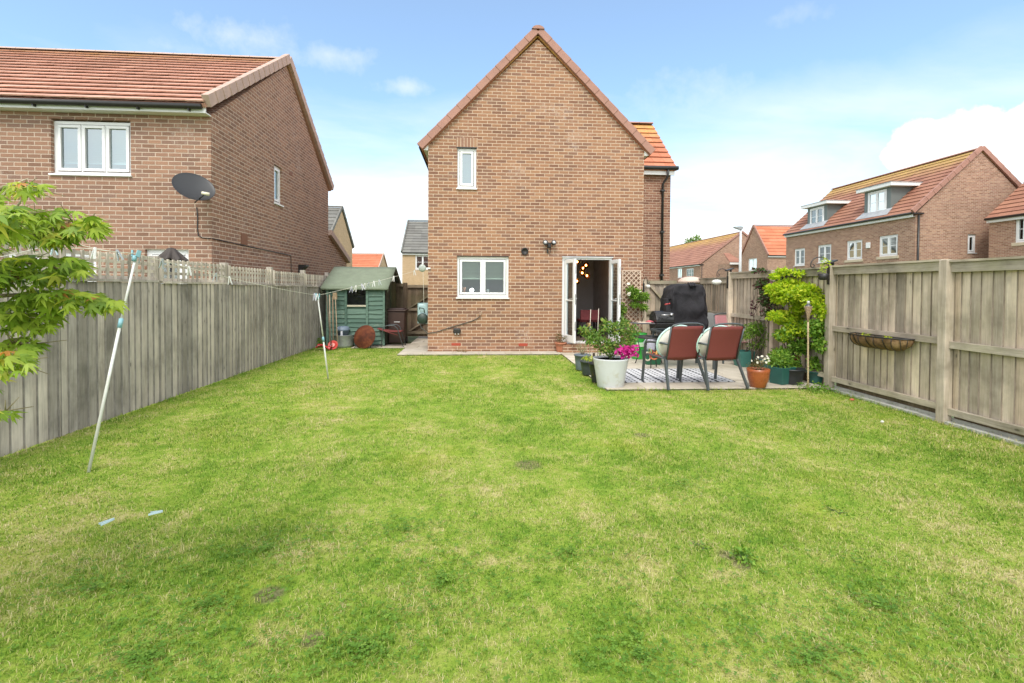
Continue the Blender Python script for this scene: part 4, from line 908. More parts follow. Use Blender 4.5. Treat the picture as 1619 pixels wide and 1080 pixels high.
# left gate behind the shed
g0 = atY(641, 500, GATEY).x; g1 = HX0+.6; gz = atY(655, 450, GATEY).z
lg = thing('garden_gate', 'brown boarded gate with zigzag brace between the green shed and the brick house', 'gate', ((g0+g1)/2, GATEY, 0))
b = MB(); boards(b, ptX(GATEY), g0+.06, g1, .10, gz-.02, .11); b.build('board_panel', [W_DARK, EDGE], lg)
for z1 in (gz-.01, .92, .25): b = MB(); b.box((g0+.06, GATEY-.07, z1-.08), (g1, GATEY-.022, z1)); b.build('rail', W_DARKX, lg)
for p, q in (((g0+.12, .92), (g1-.5, gz-.09)), ((g0+.12, .26), (g1-.5, .84))): b = MB(); b.beam((p[0], GATEY-.047, p[1]), (q[0], GATEY-.047, q[1]), .045, .07, (0, -1, 0)); b.build('brace', W_DARKX, lg)
b = MB(); b.box((g0-.05, GATEY-.1, 0), (g0+.055, GATEY, gz+.05)); b.build('post', W_DARK, lg)
bf = thing('back_fence', 'short run of dark board fence behind the green shed', 'fence', (-3, GATEY+.15, 0)); bf.name = 'board_fence'; ORG['board_fence'] = Vector((-3, GATEY+.15, 0))
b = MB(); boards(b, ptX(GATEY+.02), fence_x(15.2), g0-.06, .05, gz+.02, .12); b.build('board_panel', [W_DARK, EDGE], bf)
b = MB(); b.box((fence_x(15.2), GATEY-.06, gz-.06), (g0-.06, GATEY-.022+.02, gz+.03)); b.build('rail', W_DARKX, bf)

# ------------------------------------------------------------------ shed
SHG = NT('shed_paint'); _r = SHG.attr()
_c = SHG.ramp(_r, [(0, (.075, .130, .105)), (.5, (.10, .172, .14)), (1, (.14, .22, .18))])
_c = SHG.mix(1, _c, SHG.ramp(SHG.noise(30, 5, .65, SHG.map((.06, 1, 1))), [(.3, (.72, .74, .72)), (.7, (1.2, 1.18, 1.16))]), 'MULTIPLY')
_c = SHG.mix(SHG.ma('MULTIPLY', SHG.step(SHG.noise(5, 5, .7), .58, .7), .5), _c, (.26, .30, .23)); SHG.bump(SHG.noise(40, 4, .6, SHG.map((.06, 1, 1))), .3, .004)
SHG = SHG.fin(_c, .75, 0, .25)
FELT = plain('roof_felt_green', (.22, .265, .19), .95, .1, 5, .6, dirt=(.20, .22, .17))
sx0, sx1 = atY(521, 500, SHY0+.25).x, atY(608.5, 500, SHY0).x; SY1_ = SHY0+2.15; sym = (SHY0+SY1_)/2
sze = atY(560, 453.5, SHY0-.1).z; szr = atY(578, 423.5, sym).z
shed = thing('garden_shed', 'small green painted wooden shed with felt roof in the far left corner', 'shed', ((sx0+sx1)/2, SHY0, 0))
b = MB(); z = .05; k = 0; wv0, wv1 = atY(549, 460, SHY0), atY(579.5, 483, SHY0)
rows = int((sze-.05)/.118)+1; hh = (sze-.06)/rows
for k in range(rows):
    z0, z1 = .05+k*hh, .05+(k+1)*hh+.012
    segs = [(sx0, sx1)] if (z1 < wv1.z or z0 > wv0.z) else [(sx0, wv0.x), (wv1.x, sx1)]
    for a, c in segs:
        nseg = max(2, int((c-a)/.12)); r_ = random.random(); ph = random.uniform(0, 6)
        for i in range(nseg):
            u0, u1 = a+(c-a)*i/nseg, a+(c-a)*(i+1)/nseg; w0, w1 = [.010*math.sin(ph+7*u+2*math.sin(3*u+k)) for u in (u0, u1)]
            vs = [(u0, SHY0-.038, z0+w0), (u1, SHY0-.038, z0+w1), (u1, SHY0-.006, z1), (u0, SHY0-.006, z1), (u0, SHY0, z0+w0), (u1, SHY0, z0+w1)]
            b.add(vs, [(0, 1, 2, 3), (4, 5, 1, 0)], r_)
b.box((sx0, SHY0+.001, .05), (wv0.x, SHY0+.03, sze), .3); b.box((wv1.x, SHY0+.001, .05), (sx1, SHY0+.03, sze), .3); b.box((wv0.x, SHY0+.001, .05), (wv1.x, SHY0+.03, wv1.z), .3)
b.build('front_wall', SHG, shed)
b = MB()
for k in range(rows+5):
    z0, z1 = .05+k*hh, .05+(k+1)*hh+.012
    zz = min(max((z0+z1)/2, sze), szr-.05); ins = 0 if z0 < sze-hh else (z1+.03-sze)/(szr-sze)*(SY1_-SHY0)/2
    if z0 > szr-.06: break
    a, c = SHY0+ins+.0, SY1_-ins
    if c-a < .1: continue
    b.add([(sx1+.026, a, z0), (sx1+.026, c, z0), (sx1+.005, c, z1), (sx1+.005, a, z1), (sx1, a, z0), (sx1, c, z0)], [(0, 1, 2, 3), (4, 5, 1, 0)])
b.prism([(SHY0+.031, .05), (SY1_, .05), (SY1_, sze), (sym, szr-.03), (SHY0+.031, sze)], 'x', sx1-.03, sx1, .2)
b.prism([(SHY0+.031, .05), (SY1_, .05), (SY1_, sze), (sym, szr-.03), (SHY0+.031, sze)], 'x', sx0, sx0+.03, .2); b.box((sx0+.031, SY1_-.03, .05), (sx1-.031, SY1_, sze), .2)
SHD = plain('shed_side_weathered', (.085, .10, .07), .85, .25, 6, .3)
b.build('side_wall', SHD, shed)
b = MB(); b.box((sx1+.027, sym-.42, .1), (sx1+.05, sym+.36, sze+.12)); b.box((sx1+.051, sym-.36, .3), (sx1+.065, sym+.3, .38)); b.build('door', wood('shed_door_wood', (.10, .12, .07), (.17, .20, .12)), shed)
b = MB()
for x in (atY(547.5, 480, SHY0).x, atY(581, 480, SHY0).x, sx1-.02, sx0+.03): b.box((x-.028, SHY0-.055, .03), (x+.028, SHY0-.036, sze))
b.build('trim', SHG, shed)
b = MB(); b.box((wv0.x-.0, SHY0-.05, wv1.z-.03), (wv1.x, SHY0-.01, wv1.z+.012)); b.build('window_sill', plain('sill_cream', (.50, .46, .36), .7), shed)
b = MB(); b.add([(wv0.x, SHY0-.005, wv1.z), (wv1.x, SHY0-.005, wv1.z), (wv1.x, SHY0-.005, wv0.z), (wv0.x, SHY0-.005, wv0.z)], [(0, 1, 2, 3)]); sp_ = b.build('window_pane', glassmat('shed_glass', (.5, .55, .6), .05, .06), shed)
ov = .11
b = MB()
for s in (-1, 1):
    ye = SHY0-.12 if s < 0 else SY1_+.12; d = Vector((0, ye-sym, sze-.05+.02-szr)); 
    n = 10
    def f(u, v, s=s, ye=ye): return Vector((sx0-ov+(sx1-sx0+2*ov)*u, sym+(ye-sym)*v, szr+.02+(sze-.03-szr)*v+.004*math.sin(9*u+4*v)))
    b.grid(f, 8, 6)
    b.grid(lambda u, v, ye=ye: Vector((sx0-ov+(sx1-sx0+2*ov)*u, ye+.004*(1 if ye > sym else -1), sze-.01-.07*v)), 8, 1)
b.build('roof', FELT, shed, solid=.012)
b = MB()
for s in (-1, 1):
    ye = SHY0-.12 if s < 0 else SY1_+.12
    for x in (sx1+ov-.02, sx0-ov+.02): b.beam((x, sym, szr-.05), (x, ye, sze-.10), .018, .09, (1, 0, 0) if False else (0, 0, 1))
b.build('bargeboard', SHD, shed)
b = MB(); b.box((sx0+.05, SHY0+.5, .06), (sx1-.05, SHY0+.52, 1.3)); b.build('dark_sheet', DARKM, shed)  # dark sheet added behind the pane, standing for the shade inside the shed
# things by the shed
def pot(name, label, c, prof, mat, cat='pot', n=28, sq=1, soil=True, ring=None):
    t = thing(name, label, cat, c); b = MB(); b.lathe(prof, c, n, sq=sq); b.build('pot', mat, t)
    if soil:
        r_, z_ = prof[ring if ring is not None else -1]; b = MB(); b.lathe([(r_*.0+.001, prof[-1][1]), (r_, prof[-1][1])], c, 20, sq=sq)
        b.build('soil', SOIL, t)
    return t
SOIL = plain('soil', (.045, .030, .018), .95, .3, 14, .8)
GALV = plain('galvanised', (.33, .35, .34), .5, .12, 4, .05, metal=.25, dirt=(.20, .20, .17)); BLUEG = plain('bucket_bluegrey', (.17, .22, .29), .5, .08, 3)
q = G(544, 549)
tb = thing('planter_tub', 'pale grey round tub on the grass in front of the shed', 'tub', (q.x, q.y, 0)); b = MB(); b.lathe([(.20, 0), (.215, .06), (.225, .30), (.235, .31), (.222, .315), (.21, .28), (.19, .04)], (q.x, q.y, 0), 28); b.build('body', GALV, tb)
b = MB(); [b.tube([(q.x+s*.235, q.y-.04, .24), (q.x+s*.28, q.y, .26), (q.x+s*.235, q.y+.04, .24)], .009) for s in (-1, 1)]; b.build('handle', GALV, tb)
bk = thing('bucket', 'blue grey plastic bucket sitting in the pale tub by the shed', 'bucket', (q.x-.03, q.y+.02, .24)); b = MB(); b.lathe([(.10, 0), (.15, .18), (.165, .185), (.165, .205), (.145, .26), (.10, .285), (.0, .295)], (q.x-.03, q.y+.02, .24), 26); b.build('body', BLUEG, bk)
b = MB(); b.box((q.x-.045, q.y-.145, .30), (q.x+.0, q.y-.115, .42)); b.build('sticker', plain('sticker_white', (.6, .62, .68), .5), bk)
RUST = NT('rust'); _c = RUST.ramp(RUST.noise(5, 6, .7), [(.3, (.035, .012, .006)), (.5, (.12, .030, .012)), (.7, (.22, .07, .025))]); RUST.bump(RUST.noise(40, 4, .6), .4, .004); RUST = RUST.fin(_c, .85, .2)
q = G(577, 550.5); fb = thing('fire_bowl', 'rusty brown fire bowl tipped on its side in front of the shed', 'fire bowl', (q.x, q.y, 0))
M = Matrix.Rotation(R(-20), 4, 'Z') @ Matrix.Rotation(R(72), 4, 'X')
b = MB(); b.lathe([(.0, -.10), (.12, -.085), (.22, -.045), (.29, .0), (.30, .004), (.285, .01), (.21, -.03), (.11, -.065), (0, -.08)], (q.x, q.y-.06, .285), 36, M=M @ Matrix.Rotation(math.pi, 4, 'X')); b.build('bowl', RUST, fb)
for a, c in (((-.18, -.05, .1), (-.24, -.12, 0)), ((.15, -.05, .1), (.17, -.14, 0)), ((0, .15, .15), (0.02, .22, 0))): b = MB(); b.tube([(q.x+a[0], q.y+a[1], a[2]), (q.x+c[0], q.y+c[1], c[2])], .01); b.build('leg', GUT, fb)
q = G(626, 546); wb = thing('wheelie_bin', 'dark brown wheelie bin beside the green shed', 'bin', (q.x, q.y+.25, 0)); BRN = plain('bin_brown', (.055, .028, .022), .5, .1, 4, .05)
b = MB(); x, y = q.x, q.y+.02
b.add([(x-.19, y, .06), (x+.19, y, .06), (x+.19, y+.42, .06), (x-.19, y+.42, .06), (x-.235, y-.03, .88), (x+.235, y-.03, .88), (x+.235, y+.5, .88), (x-.235, y+.5, .88)], [(3, 2, 1, 0), (4, 5, 6, 7), (0, 1, 5, 4), (1, 2, 6, 5), (2, 3, 7, 6), (3, 0, 4, 7)]); b.build('body', BRN, wb, bevel=.02)
b = MB(); b.box((x-.255, y-.06, .885), (x+.255, y+.53, .93)); b.box((x-.20, y, .931), (x+.20, y+.45, .96)); b.build('lid', BRN, wb, bevel=.015)
for s in (-1, 1): b = MB(); b.lathe([(.0, -.025), (.09, -.025), (.1, 0), (.09, .025), (0, .025)], (x+s*.21, y+.44, .10), 20, M=Matrix.Rotation(R(90), 4, 'Y')); b.build('wheel', BLK, wb)
b = MB(); b.box((x-.05, y-.024, .60), (x+.10, y-.012, .622)); b.build('badge', plain('badge_white', (.6, .6, .6), .5), wb)
# tools leaning in the corner
for i, (p, q_, r_, lab, cl) in enumerate((((516, 467), (535, 548), .012, 'thin dark cane leaning furthest left in the shed corner', (.12, .09, .06)), ((521, 466), (531, 540), .016, 'pale wooden pole leaning between cane and brush by the shed', (.36, .28, .19)), ((526, 468), (534, 535), .014, 'middle brown wooden tool handle leaning on the shed corner', (.28, .20, .13)))):
    a = atY(p[0], p[1], 12.45+.06*i); c = G(q_[0], 549+0*i); c = Vector((c.x, 12.05+.1*i, 0)); b = MB(); b.tube([c, a], r_, 8); o = b.build('wooden_pole', plain('pole%d' % i, cl, .8, .2), loc=c); tag(o, lab, 'pole')
a = atY(530, 466, 12.55); c = Vector((atY(534, 540, 12.2).x, 12.2, 0)); br = thing('garden_broom', 'upturned broom with tan bristles leaning beside the shed window', 'broom', c)
b = MB(); b.tube([c, a], .012, 8); b.build('handle', plain('broom_handle', (.34, .26, .17), .7), br); b = MB(); b.beam(a-Vector((0, 0, .12)), a+Vector((-.01, 0, .05)), .10, .05, (0, 1, 0)); b.build('bristles', plain('bristle', (.33, .24, .15), .9, .3, 40, .5), br, bevel=.01)
# red toys on the grass
q = G(527, 553); M = Matrix.Rotation(R(62), 4, 'X'); REDP = plain('red_plastic', (.50, .035, .025), .35, .08, 4)
o = thing('toy_dish', 'bright red plastic toy dish on edge beside the pale tub', 'toy', (q.x, q.y, 0)); b = MB(); b.lathe([(0, -.03), (.06, -.03), (.115, .0), (.12, .01), (.105, .01), (.05, -.012), (.0, -.012)], (q.x-.01, q.y, .11), 26, M=M); b.build('dish', REDP, o); b = MB(); b.lathe([(.05, .0), (.055, .012), (.04, .012)], (q.x-.01, q.y-.0, .11), 20, M=M); b.build('rim', plain('red_light', (.6, .2, .16), .4), o)
q = G(512, 554); t_ = NT('red_white_cloth'); v_ = t_.n('ShaderNodeTexVoronoi'); v_.inputs['Scale'].default_value = 22; t_.l(t_.co, v_.inputs['Vector']); _m = t_.fin(t_.ramp(v_.outputs['Distance'], [(.25, (.65, .60, .55)), (.35, (.45, .03, .03))]), .8)
b = MB()
def f(u, v): a_ = u*.34-.17; c_ = v*.2-.1; return Vector((q.x+a_, q.y+c_, .02+.07*abs(math.sin(3.1*u+1.3*v))+.03*math.sin(9*v+5*u)+.03))
b.grid(f, 14, 9); o = b.build('crumpled_cloth', _m, loc=(q.x, q.y, 0), solid=.006); tag(o, 'crumpled red and white patterned cloth on the grass by the left fence', 'cloth')
# folding chair frame with red seat by the bin
STEEL = plain('chair_steel', (.085, .10, .105), .4, .08, 5, .02, metal=.3)
REDS = plain('sling_red', (.195, .042, .038), .75, .08, 60, .25)
q0, q1 = G(602.5, 550), G(638, 550); c_ = (q0+q1)/2; y0 = c_.y
oc = thing('garden_chair', 'low red garden chair with thin dark frame in front of the brown bin', 'chair', (c_.x, y0+.2, 0)); zx = lambda px, py, dy=0: atY(px, py, y0+dy)
for dy in (.0, .42):
    b = MB(); b.tube([zx(602.5, 550)+Vector((0, dy, 0)), zx(604, 530)+Vector((0, dy, 0)), zx(606, 518)+Vector((0, dy, 0)), zx(611, 515)+Vector((0, dy, 0)), zx(623, 515)+Vector((0, dy, 0)), zx(628, 519)+Vector((0, dy, 0)), zx(638, 550)+Vector((0, dy, 0))], .011, 8); b.build('leg_frame', STEEL, oc)
a, c = zx(596, 520), zx(634, 524.5)
b = MB(); b.grid(lambda u, v: Vector((a.x+(c.x-a.x)*u, y0+.02+.38*v, a.z+(c.z-a.z)*u-.03*math.sin(math.pi*u))), 10, 4); b.build('seat', REDS, oc, solid=.02)
b = MB(); b.tube([zx(600, 521)+Vector((0, .01, 0)), zx(628, 530)+Vector((0, .01, 0))], .01); b.build('stretcher', REDS, oc)

# ------------------------------------------------------------------ patio furniture
def make_chair(label, sling):
    t = local('patio_chair', label, 'chair', 'red sling chairs on the patio'); W = .27
    bk0, bk1 = (.41, -.22), (.945, -.37)      # (z,y) of backrest foot and top
    b = MB(); b.grid(lambda u, v: Vector((W*(1+.05*v)*(2*u-1), bk0[1]+(bk1[1]-bk0[1])*v-.035*math.sin(math.pi*u)*(.4+.6*v)+.012*math.sin(math.pi*v), bk0[0]+.005+(bk1[0]-bk0[0]-.02)*v)), 10, 10); b.build('backrest', sling, t, solid=.012)
    b = MB(); b.grid(lambda u, v: Vector((W*(2*u-1), -.20+.44*v, .43-.025*math.sin(math.pi*u)-.02*math.sin(math.pi*v)+.015*v)), 8, 8); b.build('seat', sling, t, solid=.012)
    b = MB(); pts = [(-W*1.05, bk1[1], bk1[0]-.03), (-W*.95, bk1[1]-.005, bk1[0]+.0)]+[(W*x_, bk1[1]-.012, bk1[0]+.012+.016*(1-x_*x_)) for x_ in (-.6, -.3, 0, .3, .6)]+[(W*.95, bk1[1]-.005, bk1[0]+.0), (W*1.05, bk1[1], bk1[0]-.03)]
    b.tube(pts, .014, 8); b.build('top_rail', STEEL, t)
    for s in (-1, 1):
        b = MB(); b.tube([(s*W*1.07, bk1[1], bk1[0]-.02), (s*W*1.02, bk0[1]-.01, bk0[0])], .013, 8); b.build('back_frame', STEEL, t)
        b = MB(); b.beam((s*W*1.04, bk0[1]+.01, .46), (s*(W+.075), -.40, 0), .03, .035, (0, 1, 0)); b.build('leg', STEEL, t)
        b = MB(); b.beam((s*(W+.05), .26, .62), (s*(W+.06), .33, 0), .03, .035, (0, 1, 0)); b.build('leg', STEEL, t)
        b = MB(); b.tube([(s*W*1.06, -.29, .66), (s*(W+.04), -.12, .665), (s*(W+.05), .12, .655), (s*(W+.05), .235, .64), (s*(W+.05), .265, .60)], .017, 8); b.build('armrest', STEEL, t)
        b = MB(); b.tube([(s*W, -.21, .425), (s*W, .25, .44), (s*(W+.05), .27, .43)], .013, 8); b.build('seat_rail', STEEL, t)
    b = MB(); b.tube([(-W, -.215, .425), (W, -.215, .425)], .013, 8); b.build('cross_rail', STEEL, t)
    return t
ch1 = make_chair('red sling patio chair backing the lawn, nearest the white pot', REDS)
l1, r1 = G(1061.5, 615, PZ), G(1115.5, 615, PZ); l2, r2 = G(1124, 616, PZ), G(1179, 616, PZ)
RUGT = .012
def place_chair(o, l, r, rz): c = (l+r)/2; d = Vector((-math.sin(rz), math.cos(rz), 0)); move(o, (c.x+d.x*.40, c.y+d.y*.40, PZ+.002), rz)
place_chair(ch1, l1, r1, R(13)); ch2 = dup(ch1, 'red sling patio chair backing the lawn, nearest the glazed orange pot'); place_chair(ch2, l2, r2, R(11))
PINKS = plain('sling_faded', (.37, .16, .17), .75, .08, 60, .2)
ch3 = make_chair('faded pink red sling chair facing the camera behind the second chair', PINKS); q = atY(1147, 560, 10.1); move(ch3, (q.x, 9.75, PZ+.002), R(172))
CUSH = plain('cushion_white', (.76, .74, .68), .9, .05, 3, .1); TURQ = plain('cushion_trim', (.52, .74, .68), .85, .1, 8, .1)
def cushion(c, rz, lab, rx=104, s=1):
    t = local('round_cushion', lab, 'cushion', 'white cushions on the patio chairs'); b = MB(); M = Matrix.Rotation(R(rx), 4, 'X')
    b.lathe([(.0, -.085*s), (.13*s, -.08*s), (.24*s, -.055*s), (.30*s, -.015), (.315*s, 0), (.30*s, .015), (.24*s, .055*s), (.13*s, .08*s), (.02, .07*s), (0, .065*s)], (0, 0, 0), 36, M=M, wob=.006); b.build('cover', CUSH, t)
    b = MB(); pts = [M @ Vector((.317*s*math.cos(2*math.pi*k/36), .317*s*math.sin(2*math.pi*k/36), 0)) for k in range(37)]; b.tube(pts, .017, 8); b.build('piping', TURQ, t); move(t, c, rz); t.scale = (1, 1, .82); return t
c1 = atY(1077, 549, ch1.location.y-.12); cushion((c1.x-.07, ch1.location.y-.10, .69), R(13), 'white round cushion with turquoise edge bulging past the left side of the first chair', s=1.06)
c2 = atY(1140, 552, ch2.location.y-.12); cushion((c2.x-.07, ch2.location.y-.10, .69), R(11), 'white round cushion propped in the chair nearest the orange pot', s=1.06)
# glass topped table between the chairs
tt0, tt1 = atY(1048, 522, 8.9), atY(1128, 522, 8.9); tz = .72
tab = thing('patio_table', 'dark metal framed glass patio table behind the two red chairs', 'table', ((tt0.x+tt1.x)/2, 9.15, PZ+RUGT))
x0, x1, y0, y1 = tt0.x, tt1.x, 8.75, 9.55
b = MB(); b.box((x0+.03, y0+.03, tz-.008), (x1-.03, y1-.03, tz)); b.build('glass_top', glassmat('table_glass', (.35, .45, .42), .25, .05), tab)
for p, q in (((x0, y0), (x1, y0)), ((x0, y1), (x1, y1)), ((x0, y0), (x0, y1)), ((x1, y0), (x1, y1))): b = MB(); b.beam((p[0], p[1], tz-.01), (q[0], q[1], tz-.01), .035, .035); b.build('rim', STEEL, tab)
for p in ((x0+.04, y0+.04), (x1-.04, y0+.04), (x0+.04, y1-.04), (x1-.04, y1-.04)): b = MB(); b.beam((p[0], p[1], PZ+RUGT), (p[0], p[1], tz-.03), .035, .035); b.build('leg', STEEL, tab)
# rug
rgx0, rgx1 = G(998, 604, PZ).x-.25, G(1163, 604, PZ).x; rgy0, rgy1 = G(1080, 604.5, PZ).y, G(1080, 583.5, PZ).y
t = NT('rug_pattern'); X, Y, _ = t.sep(); u = t.ma('MULTIPLY', t.ma('ADD', X, t.ma('MULTIPLY', Y, .0)), 1.0)
band = t.ma('FRACT', t.ma('MULTIPLY', X, 1/.30)); cell = t.ma('FRACT', t.ma('MULTIPLY', Y, 1/.12)); zig = t.ma('ABSOLUTE', t.ma('SUBTRACT', cell, .5))
l_ = t.ma('LESS_THAN', t.ma('ABSOLUTE', t.ma('SUBTRACT', t.ma('ADD', band, t.ma('MULTIPLY', zig, .22)), .30)), .07)
d1 = t.ma('MULTIPLY', t.ma('LESS_THAN', t.ma('ABSOLUTE', t.ma('SUBTRACT', band, .62)), .05), t.ma('LESS_THAN', cell, .55))
d2 = t.ma('MULTIPLY', t.ma('LESS_THAN', t.ma('ABSOLUTE', t.ma('SUBTRACT', band, .86)), .05), t.ma('GREATER_THAN', cell, .45))
mk = t.ma('MAXIMUM', t.ma('MAXIMUM', l_, d1), d2); bx = t.ma('GREATER_THAN', t.ma('ABSOLUTE', X), (rgx1-rgx0)/2-.05)
col = t.mix(mk, t.mix(bx, (.54, .55, .57), (.46, .47, .49)), (.035, .037, .045)); t.bump(t.noise(120, 3), .3, .003); RUG = t.fin(col, .9, 0, .2)
o = MB().box((rgx0, rgy0, PZ+.001), (rgx1, rgy1, PZ+RUGT-.001)).build('outdoor_rug', RUG, loc=((rgx0+rgx1)/2, (rgy0+rgy1)/2, PZ+.001)); tag(o, 'white and black patterned outdoor rug under the chairs on the patio', 'rug')
# covered tall barbecue
BQY = 10.6; qa, qb = atY(1051, 480, BQY), atY(1109, 480, BQY); bt = atY(1085, 448.5, BQY).z; bb = atY(1080, 531, BQY).z; bc = (qa+qb)/2; hw = (qb.x-qa.x)/2
bbq = thing('covered_barbecue', 'tall barbecue hidden under a black fabric cover in front of the back gate', 'barbecue', (bc.x, BQY, PZ))
NYL = NT('black_nylon'); NYL.bump(NYL.noise(5, 5, .6, NYL.map((1, 1, .6)), .6), .9, .05); NYL = NYL.fin(NYL.ramp(NYL.noise(4, 4), [(.3, (.016, .016, .018)), (.7, (.034, .032, .037))]), .78, 0, .25)
def cov(u, v):
    a = 2*math.pi*u; ca, sa = math.cos(a), math.sin(a); e = .30
    sx_, sy_ = math.copysign(abs(ca)**e, ca), math.copysign(abs(sa)**e, sa)
    if v < .12: k = (v/.12)**.6; z = bt-.03*k**3; ww, dd = hw*.84*k, .25*k; 
    elif v < .3: k = (v-.12)/.18; z = bt-.03-.225*k; ww = hw*(.84+.12*k**.7); dd = .25+.04*k
    else: k = (v-.3)/.7; z = bt-.255-(bt-.255-bb)*k; ww, dd = hw*(.97+.04*math.sin(3*k)), .29+.03*k
    fold = (.010+.055*max(0, v-.12))*math.sin(7*a+3*math.sin(4*v)+1.3)+(.004+.016*v)*math.sin(13*a-6*v)
    sag = .034*math.sin(16*v+4*abs(ca)+1.5*math.cos(2*a)) if v > .25 else 0
    if v > .9: z += .03*math.sin(3*a+1)
    shoulder = -.09*max(0, -ca)**2*(1 if v < .35 else 0)*min(1, v/.12)
    return Vector((bc.x+(ww+fold)*sx_, BQY+(dd+fold+sag)*sy_, z+shoulder))
b = MB(); b.grid(cov, 72, 40); b.build('cover', NYL, bbq, solid=.004)
for sx_ in (-1, 1):
    for sy_ in (-1, 1): b = MB(); b.beam((bc.x+sx_*hw*.8, BQY+sy_*.22, PZ), (bc.x+sx_*hw*.8, BQY+sy_*.22, bt-.3), .04, .04); b.build('leg', BLK, bbq)
b = MB(); b.box((bc.x-hw*.85, BQY-.24, .32), (bc.x+hw*.85, BQY+.24, .36)); b.box((bc.x-hw*.78, BQY-.22, .62), (bc.x+hw*.78, BQY+.22, bt-.32)); b.build('body', BLK, bbq)
b = MB()
for k in range(3): b.tube([(bc.x+.02+.05*k, BQY-.2, bt+.01), (bc.x+.04+.05*k, BQY-.25, bt-.02), (bc.x+.03+.05*k, BQY-.33, bt-.06)], [.022, .03, .018], 8)
b.build('drawcord', NYL, bbq)
q = atY(1055, 481, BQY-.36); b = MB(); b.tube([(q.x-.055, q.y, q.z-.006), (q.x+.02, q.y-.01, q.z+.006)], .014, 8); b.tube([(q.x+.03, q.y, q.z+.008), (q.x+.06, q.y, q.z+.016)], .014, 8); o = b.build('handle_tag', plain('tag_red', (.42, .05, .05), .5), bbq)
# charcoal grill with side shelf
GRY = 10.15; q = atY(1040, 500, GRY); gr = thing('charcoal_grill', 'black barrel charcoal grill with side shelf next to the covered barbecue', 'grill', (q.x, GRY, PZ)); gx = q.x+.06
GBL = plain('grill_enamel', (.015, .015, .015), .28, .1, 3, .02)
zc_ = atY(1040, 509, GRY).z
b = MB(); prof = [(math.cos(a_)*.20, math.sin(a_)*.235) for a_ in np.linspace(0, math.pi, 12)]; b.prism([(GRY+p[0]*1.15, zc_+p[1]) for p in prof], 'x', gx-.17, gx+.22); b.build('lid', GBL, gr, bevel=.02)
b = MB(); b.prism([(GRY+p[0]*1.15, zc_-.005-p[1]*1.1) for p in prof][::-1], 'x', gx-.17, gx+.22); b.build('firebox', GBL, gr, bevel=.02)
b = MB(); b.tube([(gx+.10, GRY-.24, zc_+.15), (gx+.10, GRY-.29, zc_+.16), (gx-.08, GRY-.29, zc_+.16), (gx-.08, GRY-.24, zc_+.15)], .012); b.build('lid_handle', METAL, gr)
b = MB(); b.lathe([(0, 0), (.035, 0), (.035, .03), (0, .035)], (gx+.16, GRY-.19, zc_+.16), 16, M=Matrix.Rotation(R(60), 4, 'X')); b.build('air_vent', METAL, gr)
for x in (gx-.13, gx+.18):
    for y in (-.15, .15): b = MB(); b.tube([(x, GRY+y, zc_-.1), (x+(x-gx)*.3, GRY+y*1.3, PZ)], .013); b.build('leg', GBL, gr)
sa = atY(999, 512, GRY); b = MB(); b.box((sa.x, GRY-.2, zc_-.035), (gx-.18, GRY+.16, zc_-.012)); b.build('side_shelf', plain('shelf_grey', (.10, .10, .105), .5), gr, bevel=.006)
b = MB(); b.box((sa.x+.1, GRY-.15, zc_-.010), (gx-.25, GRY+.08, zc_+.0)); tag(b.build('chopping_board', plain('board_pale', (.62, .52, .42), .7), loc=(sa.x+.2, GRY, zc_-.010)), 'pale chopping board lying on the side shelf of the black grill', 'chopping board')
b = MB(); b.grid(lambda u, v: Vector((gx-.32+.14*u, GRY-.1+.12*v, zc_+.004+.03*math.sin(3.1*u)*math.sin(3.1*v)+.008*math.sin(12*u+7*v))), 8, 6); tag(b.build('tea_towel', plain('towel_pink', (.50, .12, .14), .9), loc=(gx-.25, GRY, zc_+.001), solid=.006), 'folded pinkish red cloth on the chopping board by the grill', 'cloth')
# green tub, small black side table, ornament
q = G(1006, 567, PZ); GRN = plain('lime_plastic', (.045, .42, .06), .4, .08, 4)
tbn = thing('green_bin', 'bright green plastic bin with pale label in front of the house wall', 'bin', (q.x+.05, q.y, PZ)); b = MB(); b.lathe([(.14, PZ), (.15, PZ+.02), (.165, .54), (.172, .55), (.172, .575), (.15, .58), (.14, .50)], (q.x+.05, q.y, 0), 26); b.build('body', GRN, tbn)
b = MB(); b.grid(lambda u, v: Vector((q.x+.05+.166*math.sin(-.6+1.0*u), q.y-.166*math.cos(-.6+1.0*u), .30+.09*v)), 8, 1); b.build('label', plain('label_pale', (.45, .62, .42), .5), tbn)
q = atY(1030, 533, 9.45); st_ = thing('side_table', 'small round black wire side table left of the first red chair', 'table', (q.x, 9.45, PZ)); 
b = MB(); n = 32; b.tube([(q.x+.33*math.cos(2*math.pi*k/n), 9.45+.33*math.sin(2*math.pi*k/n), q.z) for k in range(n+1)], .012)
for k in range(-5, 6): s_ = math.sqrt(.33**2-(k*.055)**2); b.tube([(q.x-s_, 9.45+k*.055, q.z), (q.x+s_, 9.45+k*.055, q.z)], .004, 6)
b.build('top', BLK, st_)
for k in range(3): a_ = 2*math.pi*k/3+.5; b = MB(); b.tube([(q.x+.28*math.cos(a_), 9.45+.28*math.sin(a_), q.z), (q.x+.22*math.cos(a_), 9.45+.22*math.sin(a_), .3), (q.x+.31*math.cos(a_), 9.45+.31*math.sin(a_), PZ)], .010); b.build('leg', BLK, st_)
q2 = atY(1032, 548, 9.45); can = thing('watering_can', 'lilac grey watering can standing on a dark green crate by the side table', 'watering can', (q2.x, 9.5, .30)); LIL = plain('can_lilac', (.46, .46, .55), .5)
